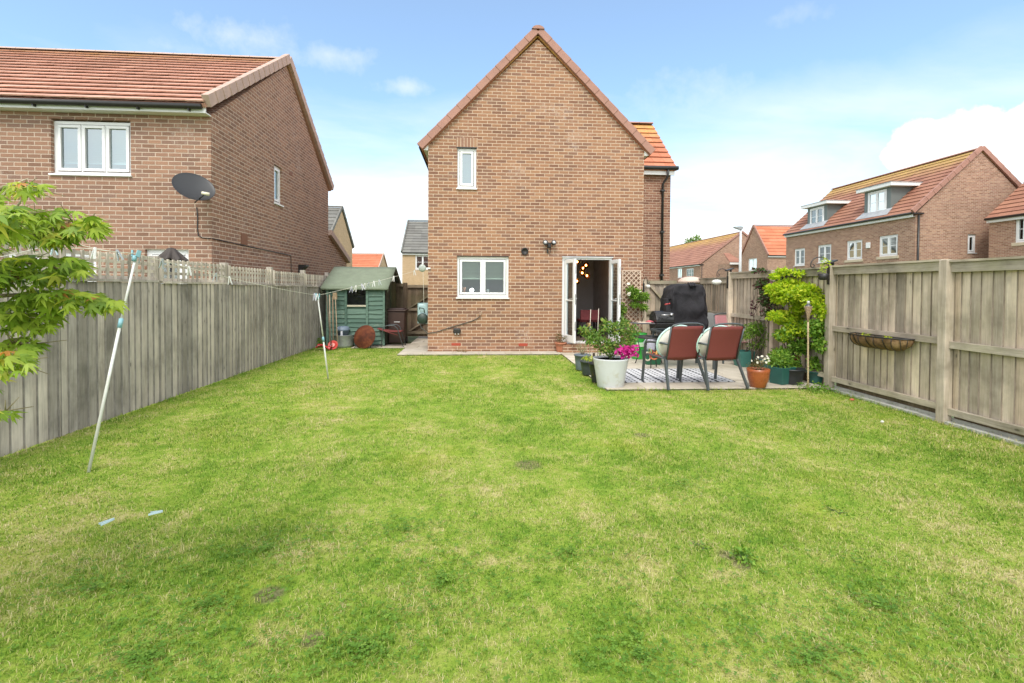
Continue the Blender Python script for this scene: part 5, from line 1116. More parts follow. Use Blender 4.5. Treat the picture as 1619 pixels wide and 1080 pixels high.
b = MB(); b.lathe([(.11, .30), (.12, .34), (.12, .46), (.08, .52), (.07, .53), (.06, .50)], (q2.x, 9.5, 0), 24); b.build('body', LIL, can); b = MB(); b.tube([(q2.x+.1, 9.5, .34), (q2.x+.20, 9.5, .46), (q2.x+.25, 9.5, .52)], [.022, .014, .012]); b.build('spout', LIL, can)
b = MB(); b.tube([(q2.x-.10, 9.5, .36), (q2.x-.17, 9.5, .45), (q2.x-.10, 9.5, .55), (q2.x, 9.5, .56), (q2.x+.05, 9.5, .52)], .010); b.build('handle', LIL, can)
TEAL = plain('teal_plastic', (.022, .11, .095), .45, .1, 4); CRG = plain('crate_green', (.02, .12, .06), .5)
b = MB(); x, y = q2.x, 9.5; b.add([(x-.14, y-.11, PZ), (x+.14, y-.11, PZ), (x+.14, y+.11, PZ), (x-.14, y+.11, PZ), (x-.17, y-.14, .299), (x+.17, y-.14, .299), (x+.17, y+.14, .299), (x-.17, y+.14, .299)], [(3, 2, 1, 0), (4, 5, 6, 7), (0, 1, 5, 4), (1, 2, 6, 5), (2, 3, 7, 6), (3, 0, 4, 7)]); tag(b.build('crate', CRG, loc=(x, y, PZ), bevel=.012), 'dark green plastic crate under the lilac watering can', 'crate')
q = G(1029, 583, PZ); orn = thing('garden_ornament', 'small colourful ringed ornament on a short dark stake by the magenta flowers', 'ornament', (q.x, q.y, PZ)); b = MB(); b.tube([(q.x, q.y, PZ), (q.x, q.y, .30)], .010); b.build('stake', GUT, orn)
for k, (cl, dx, dz, rr) in enumerate((((.60, .16, .06), .05, .27, .07), ((.62, .55, .42), -.07, .26, .075), ((.45, .08, .07), .0, .32, .06), ((.55, .30, .08), .09, .31, .05), ((.2, .3, .12), -.03, .36, .045))):
    b = MB(); M = Matrix.Rotation(R(60+20*k), 4, 'X') @ Matrix.Rotation(R(25*k), 4, 'Y'); b.tube([Vector((q.x+dx, q.y-.01*k, dz))+(M @ Vector((rr*math.cos(a_), rr*math.sin(a_), 0))) for a_ in np.linspace(0, 2*math.pi, 17)], .014, 7); b.build('ring', plain('ring%d' % k, cl, .5), orn)
# leaning round mesh table top and cream dome behind
q = atY(1123, 520, 10.6); b = MB(); b.lathe([(0, 0), (.26, 0), (.275, .01), (.26, .02), (0, .012)], (q.x+.02, 10.65, .72), 40, M=Matrix.Rotation(R(78), 4, 'X')); t_ = b.build('disc', plain('mesh_grey', (.30, .31, .31), .6, .1, 50), None); t_.name = 'round_tabletop'
tag(t_, 'round grey metal table top leaning behind the faded pink chair', 'table top'); stn = MB().box((q.x-.2, 10.72, PZ), (q.x+.25, 10.95, .62)).build('storage_box', plain('box_greygreen', (.10, .15, .13), .6), bevel=.02); tag(stn, 'dark grey green storage box behind the faded pink chair', 'storage box')
q = atY(1092, 447, 11.7); dm = thing('bird_table', 'cream dome with thin brown rim on a post behind the covered barbecue', 'bird table', (q.x, 11.7, PZ)); b = MB(); rr = .33; b.lathe([(rr, q.z-.0), (rr*.93, q.z+.055), (rr*.72, q.z+.105), (rr*.4, q.z+.135), (.0, q.z+.145)], (q.x, 11.7, 0), 32, sq=.7); b.build('dome', plain('dome_cream', (.58, .46, .38), .6), dm, solid=.01)
b = MB(); b.tube([(q.x+rr*math.cos(a_)*1.0, 11.7, q.z+.15*math.sin(a_)) for a_ in np.linspace(0, math.pi, 24)], .009, 6); b.build('rim', plain('rim_brown', (.20, .07, .05), .5), dm); b = MB(); b.tube([(q.x, 11.7, PZ), (q.x, 11.7, q.z+.1)], .025); b.build('post', W_DARK, dm)
# hooks, lanterns, solar boxes
LANT = NT('lantern_glass'); LANT = LANT.fin(LANT.ramp(LANT.noise(6, 2), [(.3, (.66, .68, .62)), (.7, (.80, .80, .74))]), .25)
def hook(label, bx, by, bz, tipx, lant, seed, dirx=-1, small=False):
    t = thing('hook_bracket', label, 'bracket', (bx, by, bz)); L = abs(bx-tipx)
    pts = [(bx, by, bz-.30), (bx, by, bz-.02)]+[(bx+dirx*L*.5*(1-math.cos(a_)), by-.02, bz-.02+.11*math.sin(a_)*(1.0)) for a_ in np.linspace(.3, math.pi, 10)]+[(tipx, by-.02, bz-.05), (tipx+.02, by-.02, bz-.07), (tipx+.05, by-.02, bz-.06), (tipx+.055, by-.02, bz-.03), (tipx+.03, by-.02, bz-.015)]
    b = MB(); b.tube(pts, .0075, 8); b.build('arm', GUT, t)
    b = MB(); b.box((bx-.02, by-.02, bz-.32), (bx+.02, by+.0, bz-.06)); b.build('plate', GUT, t)
    return t
p5 = posts[5]; q = atX(1148, 447, XR-.13)
hook('black curled hook bracket on the fence post above the glass lantern', XR-.135, p5-.02, atX(1150, 432, XR-.13).z, atY(1132, 431, p5).x, None, 1)
ql = atY(1133, 446, p5-.04); b = MB(); b.lathe([(.001, -.062), (.06, -.055), (.098, -.02), (.10, .012), (.075, .04), (.03, .05), (.001, .052)], ql, 24); ln = thing('hanging_lantern', 'flattened white glass lantern hanging from the fence post hook', 'lantern', ql)
b.build('globe', LANT, ln); b = MB(); b.tube([ql+Vector((0, 0, .05)), (ql.x, ql.y, atX(1150, 432, XR-.13).z-.06)], .003, 5); b.build('wire', GUT, ln)
qh = atY(1018, 448, GY-.16); hook('small black hook bracket on the gate post beside the house corner', qh.x, GY-.14, qh.z+.06, qh.x+.09, None, 2, dirx=1)
ql = atY(1024, 452.5, GY-.2); ln = thing('hanging_lantern', 'small white glass lantern hanging by the gate post and climbing rose', 'lantern', ql); b = MB(); b.lathe([(.001, -.06), (.04, -.05), (.065, -.01), (.05, .03), (.02, .04), (.001, .042)], ql, 20); b.build('globe', LANT, ln); b = MB(); b.tube([ql+Vector((0, 0, .04)), ql+Vector((.005, 0, .10))], .003, 5); b.build('wire', GUT, ln)
for y, lab in ((posts[5], 'black solar light cap on the fence post by the glass lantern'), (posts[3], 'black solar light cap on the fence post above the hanging planter')):
    i = posts.index(y); z = max(tops[i-1], tops[min(i, 5)])+.03
    s = thing('solar_light', lab, 'light', (XR-.07, y, z)); b = MB(); b.box((XR-.05, y-.035, z), (XR-.0-.09+.03, y+.035, z+.045)); b.build('mount', BLK, s)
    b = MB(); M = Matrix.Translation((XR-.08, y, z+.055)) @ Matrix.Rotation(R(-18), 4, 'Y'); b.box((-.085, -.055, -.012), (.075, .055, .012), M=M); b.build('panel', BLK, s, bevel=.004)
p3 = posts[3]; zt3 = atX(1306, 432, XR-.13).z
hook('long black curled hook bracket on the fence post behind the lime shrub', XR-.135, p3-.02, atX(1300, 418, XR-.13).z+.01, atY(1279, 424, p3).x, None, 3)
hp = thing('hanging_planter', 'small black half-round planter with sprouting green stems on the fence post', 'planter', (XR-.2, p3-.06, zt3-.12)); c = atY(1302, 437, p3-.07)
b = MB(); b.lathe([(.045, c.z-.055), (.06, c.z-.04), (.078, c.z+.04), (.07, c.z+.04), (.05, c.z-.03)], (c.x, p3-.07, 0), 20); b.build('pot', BLK, hp)
# ------------------------------------------------------------------ plants
def clump_leaves(clumps, size, up=.5, out=.7, shell=.35, hang=0, dens=1.0):
    """clumps: (centre, (rx,ry,rz), n). leaves face up and outward"""
    P, D, N, S = [], [], [], []
    for c, rad, n in clumps:
        n = int(n*dens); c = np.array(c); rad = np.array(rad if hasattr(rad, '__len__') else (rad,)*3, float); p = blob_pts(n, c, rad, shell)
        o = (p-c)/rad; nn = o*out+RS.normal(size=(n, 3))*.45+np.array([0, 0, up]); d = o*.8+RS.normal(size=(n, 3))*.8; d[:, 2] -= hang
        P.append(p); D.append(d); N.append(nn); S.append(size*(.6+.7*RS.rand(n)))
    return np.vstack(P), np.vstack(D), np.vstack(N), np.concatenate(S)
def stems(mb, base, tips, r=.006, wob=.04):
    for t in tips:
        b0 = Vector(base)+Vector((random.uniform(-1, 1)*.03, random.uniform(-1, 1)*.03, 0)); t = Vector(t); pts = []
        for k in range(6):
            f = k/5; p = b0.lerp(t, f)+Vector((random.uniform(-1, 1), random.uniform(-1, 1), 0))*wob*math.sin(math.pi*f); p.z = b0.z+(t.z-b0.z)*f**.85; pts.append(p)
        mb.tube(pts, [r*(1-.13*k) for k in range(6)], 6)
L_ROSE = leafmat('leaf_rose', [(0, (.07, .15, .03)), (.5, (.15, .28, .05)), (.85, (.25, .38, .07)), (1, (.36, .30, .09))])
L_LIME = leafmat('leaf_lime', [(0, (.22, .36, .02)), (.4, (.42, .58, .03)), (.75, (.60, .70, .05)), (1, (.76, .76, .08))], .5)
L_MID = leafmat('leaf_mid', [(0, (.09, .20, .025)), (.6, (.19, .36, .045)), (1, (.32, .45, .07))], .4)
L_DARK = leafmat('leaf_dark', [(0, (.035, .07, .02)), (.55, (.08, .14, .035)), (.8, (.10, .03, .04)), (1, (.14, .035, .06))], .25)
L_PURP = leafmat('leaf_purple', [(0, (.05, .015, .03)), (1, (.16, .04, .07))], .25)
L_GREY = leafmat('leaf_greygreen', [(0, (.12, .17, .09)), (1, (.30, .34, .20))], .3)
P_MAG = leafmat('petal_magenta', [(0, (.32, .004, .14)), (.6, (.58, .012, .28)), (1, (.72, .08, .42))], .3)
P_WHITE = leafmat('petal_white', [(0, (.66, .64, .55)), (1, (.82, .80, .74))], .3)
P_PEACH = leafmat('petal_peach', [(0, (.70, .45, .28)), (1, (.78, .62, .42))], .3)
STEM = plain('stem_green', (.10, .14, .05), .7, .2, 10); BARK = plain('bark', (.14, .11, .08), .9, .3, 12, .4)
TERRA = plain('terracotta', (.40, .15, .08), .8, .12, 5, .15, dirt=(.45, .28, .20)); GLAZE = plain('glazed_orange', (.36, .10, .035), .28, .18, 5, .05, dirt=(.20, .055, .03))
WPOT = plain('white_pot', (.57, .585, .61), .7, .06, 3, .1, dirt=(.47, .45, .38)); DKPOT = plain('pot_charcoal', (.045, .055, .06), .5, .1, 4); SLATEP = plain('pot_slate', (.13, .16, .19), .55, .1, 4)
BLKPOT = plain('pot_black', (.022, .024, .028), .5, .1, 4)
def petals(name, mat, pts, size, parent, k=5, r=None):
    P, D, N, S = [], [], [], []
    for p in pts:
        n0 = rdir(1, .6)[0]+np.array([0, -.7, 0]); n0 /= np.linalg.norm(n0); t = np.cross(n0, [0, 0, 1.0]); t /= np.linalg.norm(t)+1e-9; s = np.cross(n0, t); a0 = RS.rand()*6
        for i in range(k): a_ = a0+2*math.pi*i/k; d = t*math.cos(a_)+s*math.sin(a_); P.append(np.array(p)); D.append(d+.25*n0); N.append(n0); S.append(size*(.85+.3*RS.rand()))
    sh = [(0, 0, 0), (.5, .38, .05), (.95, .25, .1), (1, 0, .1), (.95, -.25, .1), (.5, -.38, .05)]
    return leaf_mesh(name, mat, P, D, N, np.array(S), sh, parent)
def round_prof(r0, r1, h, lip=.012): return [(r0*.96, 0), (r0, .008), (r0+(r1-r0)*.5, h*.5), (r1, h-lip*2.2), (r1+lip, h-lip*2), (r1+lip, h), (r1-lip*.5, h), (r1-lip, h-.04)]
def shift(prof, z): return [(r, q+z) for r, q in prof]
def potted(name, label, c, prof, mat, soilc=True):
    t = thing(name, label, 'potted plant', c); b = MB(); b.lathe(shift(prof, 0), c, 32); b.build('pot', mat, t); r_ = prof[-1][0]
    b = MB(); b.lathe([(.001, prof[-1][1]), (r_, prof[-1][1])], c, 20); b.build('soil', SOIL, t); return t
def foliage(t, nm, mat, clumps, size, **k):
    shape = k.pop('shape', OVAL); P, D, N, S = clump_leaves(clumps, size, **k); return leaf_mesh(nm, mat, P, D, N, S, shape, t)
# big white pot
q = G(971.5, 617); q.z = PZ*.3; y = q.y+.22; c = Vector((q.x, y, .004)); px2m = lambda n_, Y: n_*Y/FPX
s_ = y/FPX; zt = atY(971, 566, y-.0).z
wp = potted('planted_pot', 'large white tapered pot with rose stems and magenta petunias at the patio corner', c, [(.195, 0), (.20, .01), (.235, zt*.55), (.268, zt-.02), (.272, zt), (.255, zt), (.25, zt-.03)], WPOT)
A = lambda px, py, dy=0.0: tuple(atY(px, py, y+dy))
cl = [(A(940, 535, -.05), (.16, .15, .14), 260), (A(960, 548), (.17, .16, .13), 300), (A(972, 522, .05), (.15, .14, .14), 230), (A(958, 515), (.10, .12, .10), 120), (A(990, 540, .1), (.16, .15, .14), 230), (A(1000, 525, .1), (.10, .1, .12), 110), (A(985, 515, .05), (.09, .1, .12), 100), (A(925, 522), (.09, .09, .07), 80), (A(978, 552), (.2, .15, .06), 160)]
foliage(wp, 'foliage', L_ROSE, cl, .052, dens=1.35)
b = MB(); stems(b, (c.x, c.y, zt-.02), [k[0] for k in cl], .007, .05); b.build('stems', STEM, wp)
fl = [tuple(Vector(A(991+max(-17, min(17, random.gauss(0, 9.5))), 556+max(-9, min(9, random.gauss(0, 4.6))), random.uniform(-.22, -.05)))) for _ in range(130)]; petals('flowers', P_MAG, fl, .026, wp)
P = [A(931.5, 513, -.1)]*14; P = np.array(P)+RS.normal(size=(14, 3))*.01; leaf_mesh('rose_bloom', P_PEACH, P, rdir(14, .6), rdir(14, .3), np.full(14, .035), OVAL, wp)
for px, l in ((934, 489), (946.5, 488)):
    b = MB(); b.tube([A(px, l+.0, .1), A(px-1.5, 530, .1), (A(px-1.5, 560, .1)[0], y+.1, zt-.03)], .005, 6); b.build('cane', plain('cane_pale', (.55, .50, .42), .8), wp)
# two small pots and a dark urn behind it
for nm, lab, px, py, r0, r1, h, m_, lm, lc, n_ in (
    ('planted_pot', 'slate grey bucket pot with wispy stems, leftmost behind the big white pot', 923, 586, .12, .145, .28, SLATEP, L_GREY, .10, 120),
    ('planted_pot', 'charcoal plastic pot with low green shoots right of the slate bucket pot', 933.5, 594, .115, .15, .245, DKPOT, L_LIME, .09, 220),
    ('planted_pot', 'tall black urn half hidden by the big white pot', 948, 606, .10, .145, .31, BLKPOT, L_ROSE, .07, 60)):
    q = G(px, py, .02); c = Vector((q.x, q.y+r0, .02)); t = potted(nm, lab, c, round_prof(r0, r1, h), m_); top = Vector((c.x, c.y, c.z+h))
    foliage(t, 'foliage', lm, [(top+Vector((0, 0, .03 if lm is L_LIME else .12)), (r1*1.0, r1, .05 if lm is L_LIME else .13), n_)], .026)
    if lm is L_GREY: b = MB(); stems(b, top, [top+Vector((random.uniform(-.2, .12), random.uniform(-.1, .1), random.uniform(.12, .3))) for _ in range(16)], .0035, .03); b.build('stems', plain('stem_dry', (.30, .27, .15), .8), t)
    if lm is L_ROSE: b = MB(); b.tube([top+Vector((-.09, -.06, -.2)), top+Vector((-.085, -.05, .16))], .02); b.build('support', W_DARK, t)
# terracotta pot at the wall
q = G(881.5, 552.5, PZ); c = Vector((q.x, min(q.y+.02, HD-.16), PZ)); t = potted('planted_pot', 'small terracotta pot with bronzy foliage against the house wall left of the patio doors', c, round_prof(.095, .125, .22, .018), TERRA)
foliage(t, 'foliage', leafmat('leaf_bronze', [(0, (.08, .09, .03)), (.5, (.17, .17, .06)), (1, (.28, .13, .08))]), [((c.x, c.y, .34), (.15, .13, .10), 200), ((c.x-.03, c.y, .42), (.09, .09, .06), 70), ((c.x+.09, c.y, .31), (.1, .08, .07), 60)], .03)
# orange pot with daisies
q = G(1205, 614, PZ); c = Vector((q.x, q.y+.11, PZ)); t = potted('planted_pot', 'glossy orange brown pot of small white daisies near the patio edge', c, [(.10, 0), (.11, .01), (.15, .13), (.162, .24), (.165, .28), (.152, .28), (.15, .25)], GLAZE)
foliage(t, 'foliage', leafmat('leaf_olive', [(0, (.10, .10, .03)), (.6, (.20, .19, .06)), (1, (.30, .16, .09))]), [((c.x, c.y, .36), (.17, .15, .06), 300), ((c.x+.03, c.y, .40), (.12, .1, .05), 120)], .022)
petals('flowers', P_WHITE, [(c.x+random.uniform(-.15, .19), c.y+random.uniform(-.14, .1), random.uniform(.40, .50)) for _ in range(13)], .02, t, 8)
# teal and black pots under the lime shrub
def sqpot(name, label, c, w0, w1, h, mat, rz=0):
    t = thing(name, label, 'planter', c); b = MB(); M = Matrix.Translation(c) @ Matrix.Rotation(rz, 4, 'Z'); a, d = w0/2, w1/2
    vs = [(-a, -a, 0), (a, -a, 0), (a, a, 0), (-a, a, 0), (-d, -d, h), (d, -d, h), (d, d, h), (-d, d, h), (-d+.015, -d+.015, h), (d-.015, -d+.015, h), (d-.015, d-.015, h), (-d+.015, d-.015, h), (-d+.02, -d+.02, h-.04), (d-.02, -d+.02, h-.04), (d-.02, d-.02, h-.04), (-d+.02, d-.02, h-.04)]
    b.add([M @ Vector(v) for v in vs], [(3, 2, 1, 0), (0, 1, 5, 4), (1, 2, 6, 5), (2, 3, 7, 6), (3, 0, 4, 7), (4, 5, 9, 8), (5, 6, 10, 9), (6, 7, 11, 10), (7, 4, 8, 11), (8, 9, 13, 12), (9, 10, 14, 13), (10, 11, 15, 14), (11, 8, 12, 15)]); b.build('pot', mat, t, bevel=.008)
    b = MB(); b.add([M @ Vector(v) for v in vs[12:16]], [(0, 1, 2, 3)]); b.build('soil', SOIL, t); return t
q = G(1243, 609, PZ); c_t = Vector((q.x, q.y+.14, PZ)); tp = sqpot('square_planter', 'teal square tapered planter under the lime shrub beside the orange pot', c_t, .22, .31, .27, TEAL, R(20))
q = G(1232, 597, PZ); c2 = Vector((q.x+.02, q.y+.25, PZ)); tp2 = sqpot('square_planter', 'second teal planter half hidden behind the front teal one', c2, .2, .3, .26, TEAL, R(5))
q = G(1190, 583, PZ); c3 = Vector((q.x, q.y+.3, PZ)); tp3 = sqpot('square_planter', 'pale teal trough of bushy green roses behind the orange daisy pot', c3, .26, .34, .30, plain('teal_pale', (.06, .20, .17), .5), R(0))
q = G(1262, 611, PZ*.5); c4 = Vector((q.x, q.y+.17, .012)); t4 = potted('planted_pot', 'black plastic pot behind the bamboo torch', c4, round_prof(.14, .185, .26), BLKPOT)
q = G(1270, 600, PZ); c5 = Vector((q.x, q.y+.32, PZ)); t5 = potted('planted_pot', 'large dark terracotta pot hidden under the lime shrub by the fence', c5, round_prof(.14, .20, .38, .02), plain('terracotta_dark', (.27, .075, .04), .75, .15))
q = G(1303, 611); c6 = Vector((q.x-.02, q.y+.13, .005)); t6 = potted('planted_pot', 'round teal pot on the grass against the tall fence post', c6, round_prof(.11, .155, .215), TEAL)
foliage(t6, 'foliage', L_MID, [((c6.x, c6.y, .30), (.13, .12, .09), 130)], .03)
b = MB(); stems(b, (c6.x, c6.y, .2), [(c6.x+random.uniform(-.12, .08), c6.y+random.uniform(-.1, .1), random.uniform(.4, .75)) for _ in range(8)], .004, .03); b.build('stems', STEM, t6)
# the lime shrub
YS = 7.95
def SH(px, py, dy=0):
    Y_ = min(7.75, (XR-.26)*FPX/(px+14-755)); return tuple(atY(px, py, Y_+dy*.6))
ls = thing('lime_shrub', 'tall yellow green shrub growing from pots against the right fence post', 'shrub', tuple(c5)); ls.location.z = .3; ORG[ls.name] = Vector((c5.x, c5.y, .3))
LC = [((1248, 452), (.26, .2, .11), 420), ((1275, 462), (.24, .2, .13), 420), ((1222, 458), (.13, .15, .09), 170), ((1290, 480), (.20, .2, .15), 330), ((1240, 470), (.22, .2, .11), 300), ((1300, 492), (.13, .16, .14), 200), ((1265, 485), (.16, .18, .12), 200),
      ((1245, 503), (.24, .18, .12), 380), ((1225, 500), (.12, .14, .07), 140), ((1262, 520), (.22, .18, .12), 330), ((1240, 530), (.16, .16, .10), 200), ((1290, 520), (.2, .16, .14), 260), ((1298, 545), (.14, .14, .12), 170), ((1265, 548), (.2, .18, .12), 260),
      ((1235, 562), (.18, .16, .13), 260), ((1225, 572), (.12, .12, .1), 140), ((1252, 575), (.16, .15, .1), 170), ((1288, 575), (.10, .12, .12), 70), ((1238, 430), (.16, .1, .045), 90), ((1262, 432), (.10, .1, .05), 60), ((1225, 437), (.08, .08, .035), 40)]
LEAF3 = [(0, 0, 0), (.2, .22, .02), (.55, .30, .03), (.85, .18, 0), (1, 0, -.06), (.85, -.18, 0), (.55, -.30, .03), (.2, -.22, .02)]
def limecl(lo, hi): return [(SH(c[0], c[1], random.uniform(-.12, .12)), (r[0], r[1]*.8, r[2]), int(n*1.25)) for c, r, n in LC if lo <= c[1] < hi]
foliage(ls, 'crown', L_LIME, limecl(0, 545), .050, shape=LEAF3, up=.8, dens=2.1); foliage(ls, 'lower_foliage', L_MID, limecl(505, 700), .050, shape=LEAF3, up=.7, dens=1.7)
b = MB()
for k, (px, py) in enumerate(((1248, 440), (1275, 455), (1295, 480), (1230, 455), (1262, 500), (1285, 520), (1240, 500))): stems(b, (c5.x+random.uniform(-.1, .1), c5.y-.03, .36), [SH(px, py, .08)], .012, .08)
b.build('stems', BARK, ls)
foliage(tp, 'foliage', L_MID, [((c_t.x, c_t.y, .40), (.19, .16, .15), 260)], .045, dens=2)
# roses in the pale trough, dark climber on the fence
foliage(tp3, 'foliage', L_MID, [(tuple(atY(1195, 520, 9.0)), (.26, .2, .12), 380), (tuple(atY(1215, 530, 8.9)), (.2, .18, .14), 260), (tuple(atY(1180, 530, 9.0)), (.15, .15, .08), 120), (tuple(atY(1200, 545, 9.0)), (.22, .18, .10), 170)], .045, dens=2.2)
b = MB(); stems(b, (c3.x, c3.y, .28), [tuple(atY(px, 535, 9.0)) for px in (1185, 1192, 1200, 1208, 1216, 1222)], .007, .05); b.build('stems', BARK, tp3)
dc_ = thing('climbing_plant', 'dark green and purple climber on the fence behind the lime shrub', 'climber', (XR-.2, 9.2, 0)); XF = XR-.2
FX = lambda px, py: tuple(atX(px, py, XF))
foliage(dc_, 'foliage', L_DARK, [(FX(1215, 470), (.12, .3, .16), 300), (FX(1230, 455), (.12, .25, .12), 220), (FX(1205, 450), (.10, .2, .10), 110), (FX(1222, 495), (.12, .3, .14), 200), (FX(1240, 438), (.1, .2, .06), 90), (FX(1200, 428), (.08, .22, .03), 50)], .055, shape=LEAF3, dens=1.8)
foliage(dc_, 'purple_leaves', L_PURP, [(FX(1192, 487), (.05, .06, .06), 16), (FX(1189, 478), (.03, .05, .03), 8), (FX(1198, 450), (.05, .1, .06), 20), (FX(1225, 436), (.06, .2, .05), 30), (FX(1190, 498), (.03, .05, .03), 8)], .05, shape=LEAF3)
b = MB(); stems(b, (XF+.02, 9.0, .05), [FX(1215, 470), FX(1230, 455), FX(1205, 450), FX(1222, 495), FX(1195, 440)], .009, .08); b.build('stems', BARK, dc_)
# plants in the hanging planter
c = atY(1302, 437, p3-.07); foliage(hp, 'foliage', L_LIME, [((c.x, c.y, c.z+.12), (.06, .06, .09), 60), ((c.x+.06, c.y, c.z+.2), (.05, .05, .05), 30), ((c.x-.02, c.y, c.z+.24), (.03, .03, .05), 22)], .032)
# lattice on the wall with a climbing rose
la, lb_ = atY(984, 428, HD-.04), atY(1012, 505, HD-.04); lat = thing('wall_trellis', 'diamond lattice trellis fixed to the house wall right of the patio doors', 'trellis', (la.x+.2, HD-.03, .5)); WT = plain('trellis_wood', (.60, .46, .35), .8, .12, 12)
b = MB(); zt_l, zb_l = la.z, .45; 
for x in (la.x, lb_.x): b.box((x-.012, HD-.045, zb_l), (x+.012, HD-.024, zt_l))
for z in (zt_l, zb_l): b.box((la.x+.012, HD-.044, z-.012), (lb_.x-.012, HD-.025, z+.012))
b.build('frame', WT, lat); b = MB(); Wd = lb_.x-la.x
def clipline(x0, z0, dx, dz):
    ts = [0, 10]; 
    for o, d_, lo, hi in ((x0, dx, la.x, lb_.x), (z0, dz, zb_l, zt_l)): a_, c_ = (lo-o)/d_, (hi-o)/d_; a_, c_ = min(a_, c_), max(a_, c_); ts = [max(ts[0], a_), min(ts[1], c_)]
    return ts
for k in range(-6, 14):
    for s, yy in ((1, HD-.040), (-1, HD-.030)):
        x0, z0 = (la.x if s > 0 else lb_.x), zb_l+k*.115; t0, t1 = clipline(x0, z0, s*.7071, .7071)
        if t1-t0 > .03: b.beam((x0+s*.7071*t0, yy, z0+.7071*t0), (x0+s*.7071*t1, yy, z0+.7071*t1), .018, .006, (0, 1, 0))
b.build('lattice', WT, lat)
cr = thing('climbing_rose', 'green climbing rose with white blooms on the wall trellis', 'climber', (lb_.x, HD-.25, PZ)); WY_ = lambda px, py, dy=-.2: tuple(atY(px, py, HD+dy))
foliage(cr, 'foliage', L_MID, [(WY_(1005, 466), (.17, .12, .14), 260), (WY_(1018, 470), (.14, .12, .12), 180), (WY_(998, 460), (.12, .1, .12), 140), (WY_(1018, 486), (.10, .1, .08), 90), (WY_(985, 490), (.10, .1, .16), 130), (WY_(988, 510), (.10, .1, .10), 90), (WY_(1005, 482), (.14, .1, .05), 90)], .055, dens=2.4)
b = MB(); stems(b, (lb_.x-.02, HD-.2, PZ), [WY_(1005, 466), WY_(1018, 470), WY_(985, 490), WY_(1018, 486)], .008, .05); b.build('stems', BARK, cr)
petals('flowers', P_WHITE, [WY_(994, 449, -.3), WY_(994, 465, -.32), WY_(995, 464, -.31), WY_(1013, 462, -.33)], .045, cr, 7)
# far tree over the long house
tr = thing('far_tree', 'distant dark green tree top above the long brown roof', 'tree', (atY(1096, 400, 115).x, 115, 0)); b = MB(); q = atY(1096, 400, 115); b.tube([(q.x, 115, 0), (q.x, 115, q.z)], [.4, .2]); b.build('trunk', BARK, tr)
foliage(tr, 'crown', L_ROSE, [(tuple(atY(1093, 384, 115)), (1.6, 1.5, 1.1), 260), (tuple(atY(1101, 380, 115)), (1.3, 1.5, 1.0), 240), (tuple(atY(1087, 389, 115)), (1.4, 1.5, 1.2), 160), (tuple(atY(1097, 395, 115)), (2.5, 2, 2), 300)], .55)
# tuft of weeds in the corners, plants at the house foot
def weed(label, q, r, mat, n, size, h=.05, name='weed'):
    t = thing(name, label, 'weed', (q.x, q.y, 0)); foliage(t, 'leaves', mat, [((q.x, q.y, h*.7), (r, r, h), n)], size, hang=.1, up=.8); b = MB(); stems(b, (q.x, q.y, 0), [(q.x+random.uniform(-r, r)*.7, q.y+random.uniform(-r, r)*.7, h) for _ in range(5)], .003, .01); b.build('stems', STEM, t); return t
weed('bright green weed clump beside a bare patch in the right half of the lawn', G(1174, 886), .075, L_MID, 130, .028, .04)
weed('small dark green weed left of the bright weed clump', G(1108, 866), .08, L_MID, 60, .024, .02)
weed('green weed patch in the lawn towards the fence basket', G(1322, 810), .11, L_MID, 70, .024, .02)
weed('reddish brown dried weed at the foot of the house wall', G(728, 556, PZ), .2, leafmat('leaf_dry_red', [(0, (.14, .05, .03)), (.6, (.22, .13, .06)), (1, (.30, .26, .08))]), 160, .03, .05)
weed('wild grass clump in the corner by the left fence and the tub', G(503, 549), .2, L_MID, 260, .05, .14)
weed('wild grass clump at the foot of the tall fence post by the teal pot', G(1290, 618), .3, L_MID, 260, .04, .07)

# trough basket on the right fence
ba, bb_ = atX(1353, 524, XR-.08), atX(1446, 541, XR-.08); bz = (ba.z+bb_.z)/2+.005; y0, y1 = bb_.y, ba.y; bc_ = (y0+y1)/2; hw_ = (y1-y0)/2
bas = thing('wall_basket', 'black iron trough basket with coconut fibre liner hung on the right fence', 'basket', (XR-.08, bc_, bz))
XB = XR-.078; rimp = [(XB-.25*math.sin(a_)**.8, bc_+hw_*math.cos(a_), bz) for a_ in np.linspace(0.001, math.pi-.001, 26)]
b = MB(); b.tube(rimp, .0075, 8); b.tube([(XB, y0, bz), (XB, y1, bz)], .007, 8); b.build('rim', GUT, bas)
COIR = NT('coir'); _c = COIR.ramp(COIR.noise(9, 6, .7), [(.3, (.06, .032, .015)), (.5, (.19, .11, .05)), (.7, (.34, .22, .11))]); COIR.bump(COIR.noise(70, 4, .7), .8, .01); COIR = COIR.fin(_c, .95)
def lin(u, v):
    a_ = .001+(math.pi-.002)*u; k = math.sin(math.pi/2*(1-v)); d = .24*math.sin(a_)**.8; pf = 1+.07*math.sin(22*a_/2)*(math.sin(math.pi*v)); dep = .17+.015*math.sin(9*u)
    return Vector((XB-.002-d*(math.cos(math.pi/2*v)**.7*.98+.02)*pf, bc_+hw_*.98*math.cos(a_)*(1-.22*v*v), bz-.008-dep*math.sin(math.pi/2*v)*(.55+.45*math.sin(a_))))
b = MB(); b.grid(lin, 60, 14); b.build('liner', COIR, bas, solid=.008)
for k in range(11):
    u = .06+.88*k/10; b = MB(); b.tube([lin(u, v)+Vector((-.011, 0, -.003)) for v in np.linspace(0, 1, 8)], .0045, 6); b.build('bar', GUT, bas)
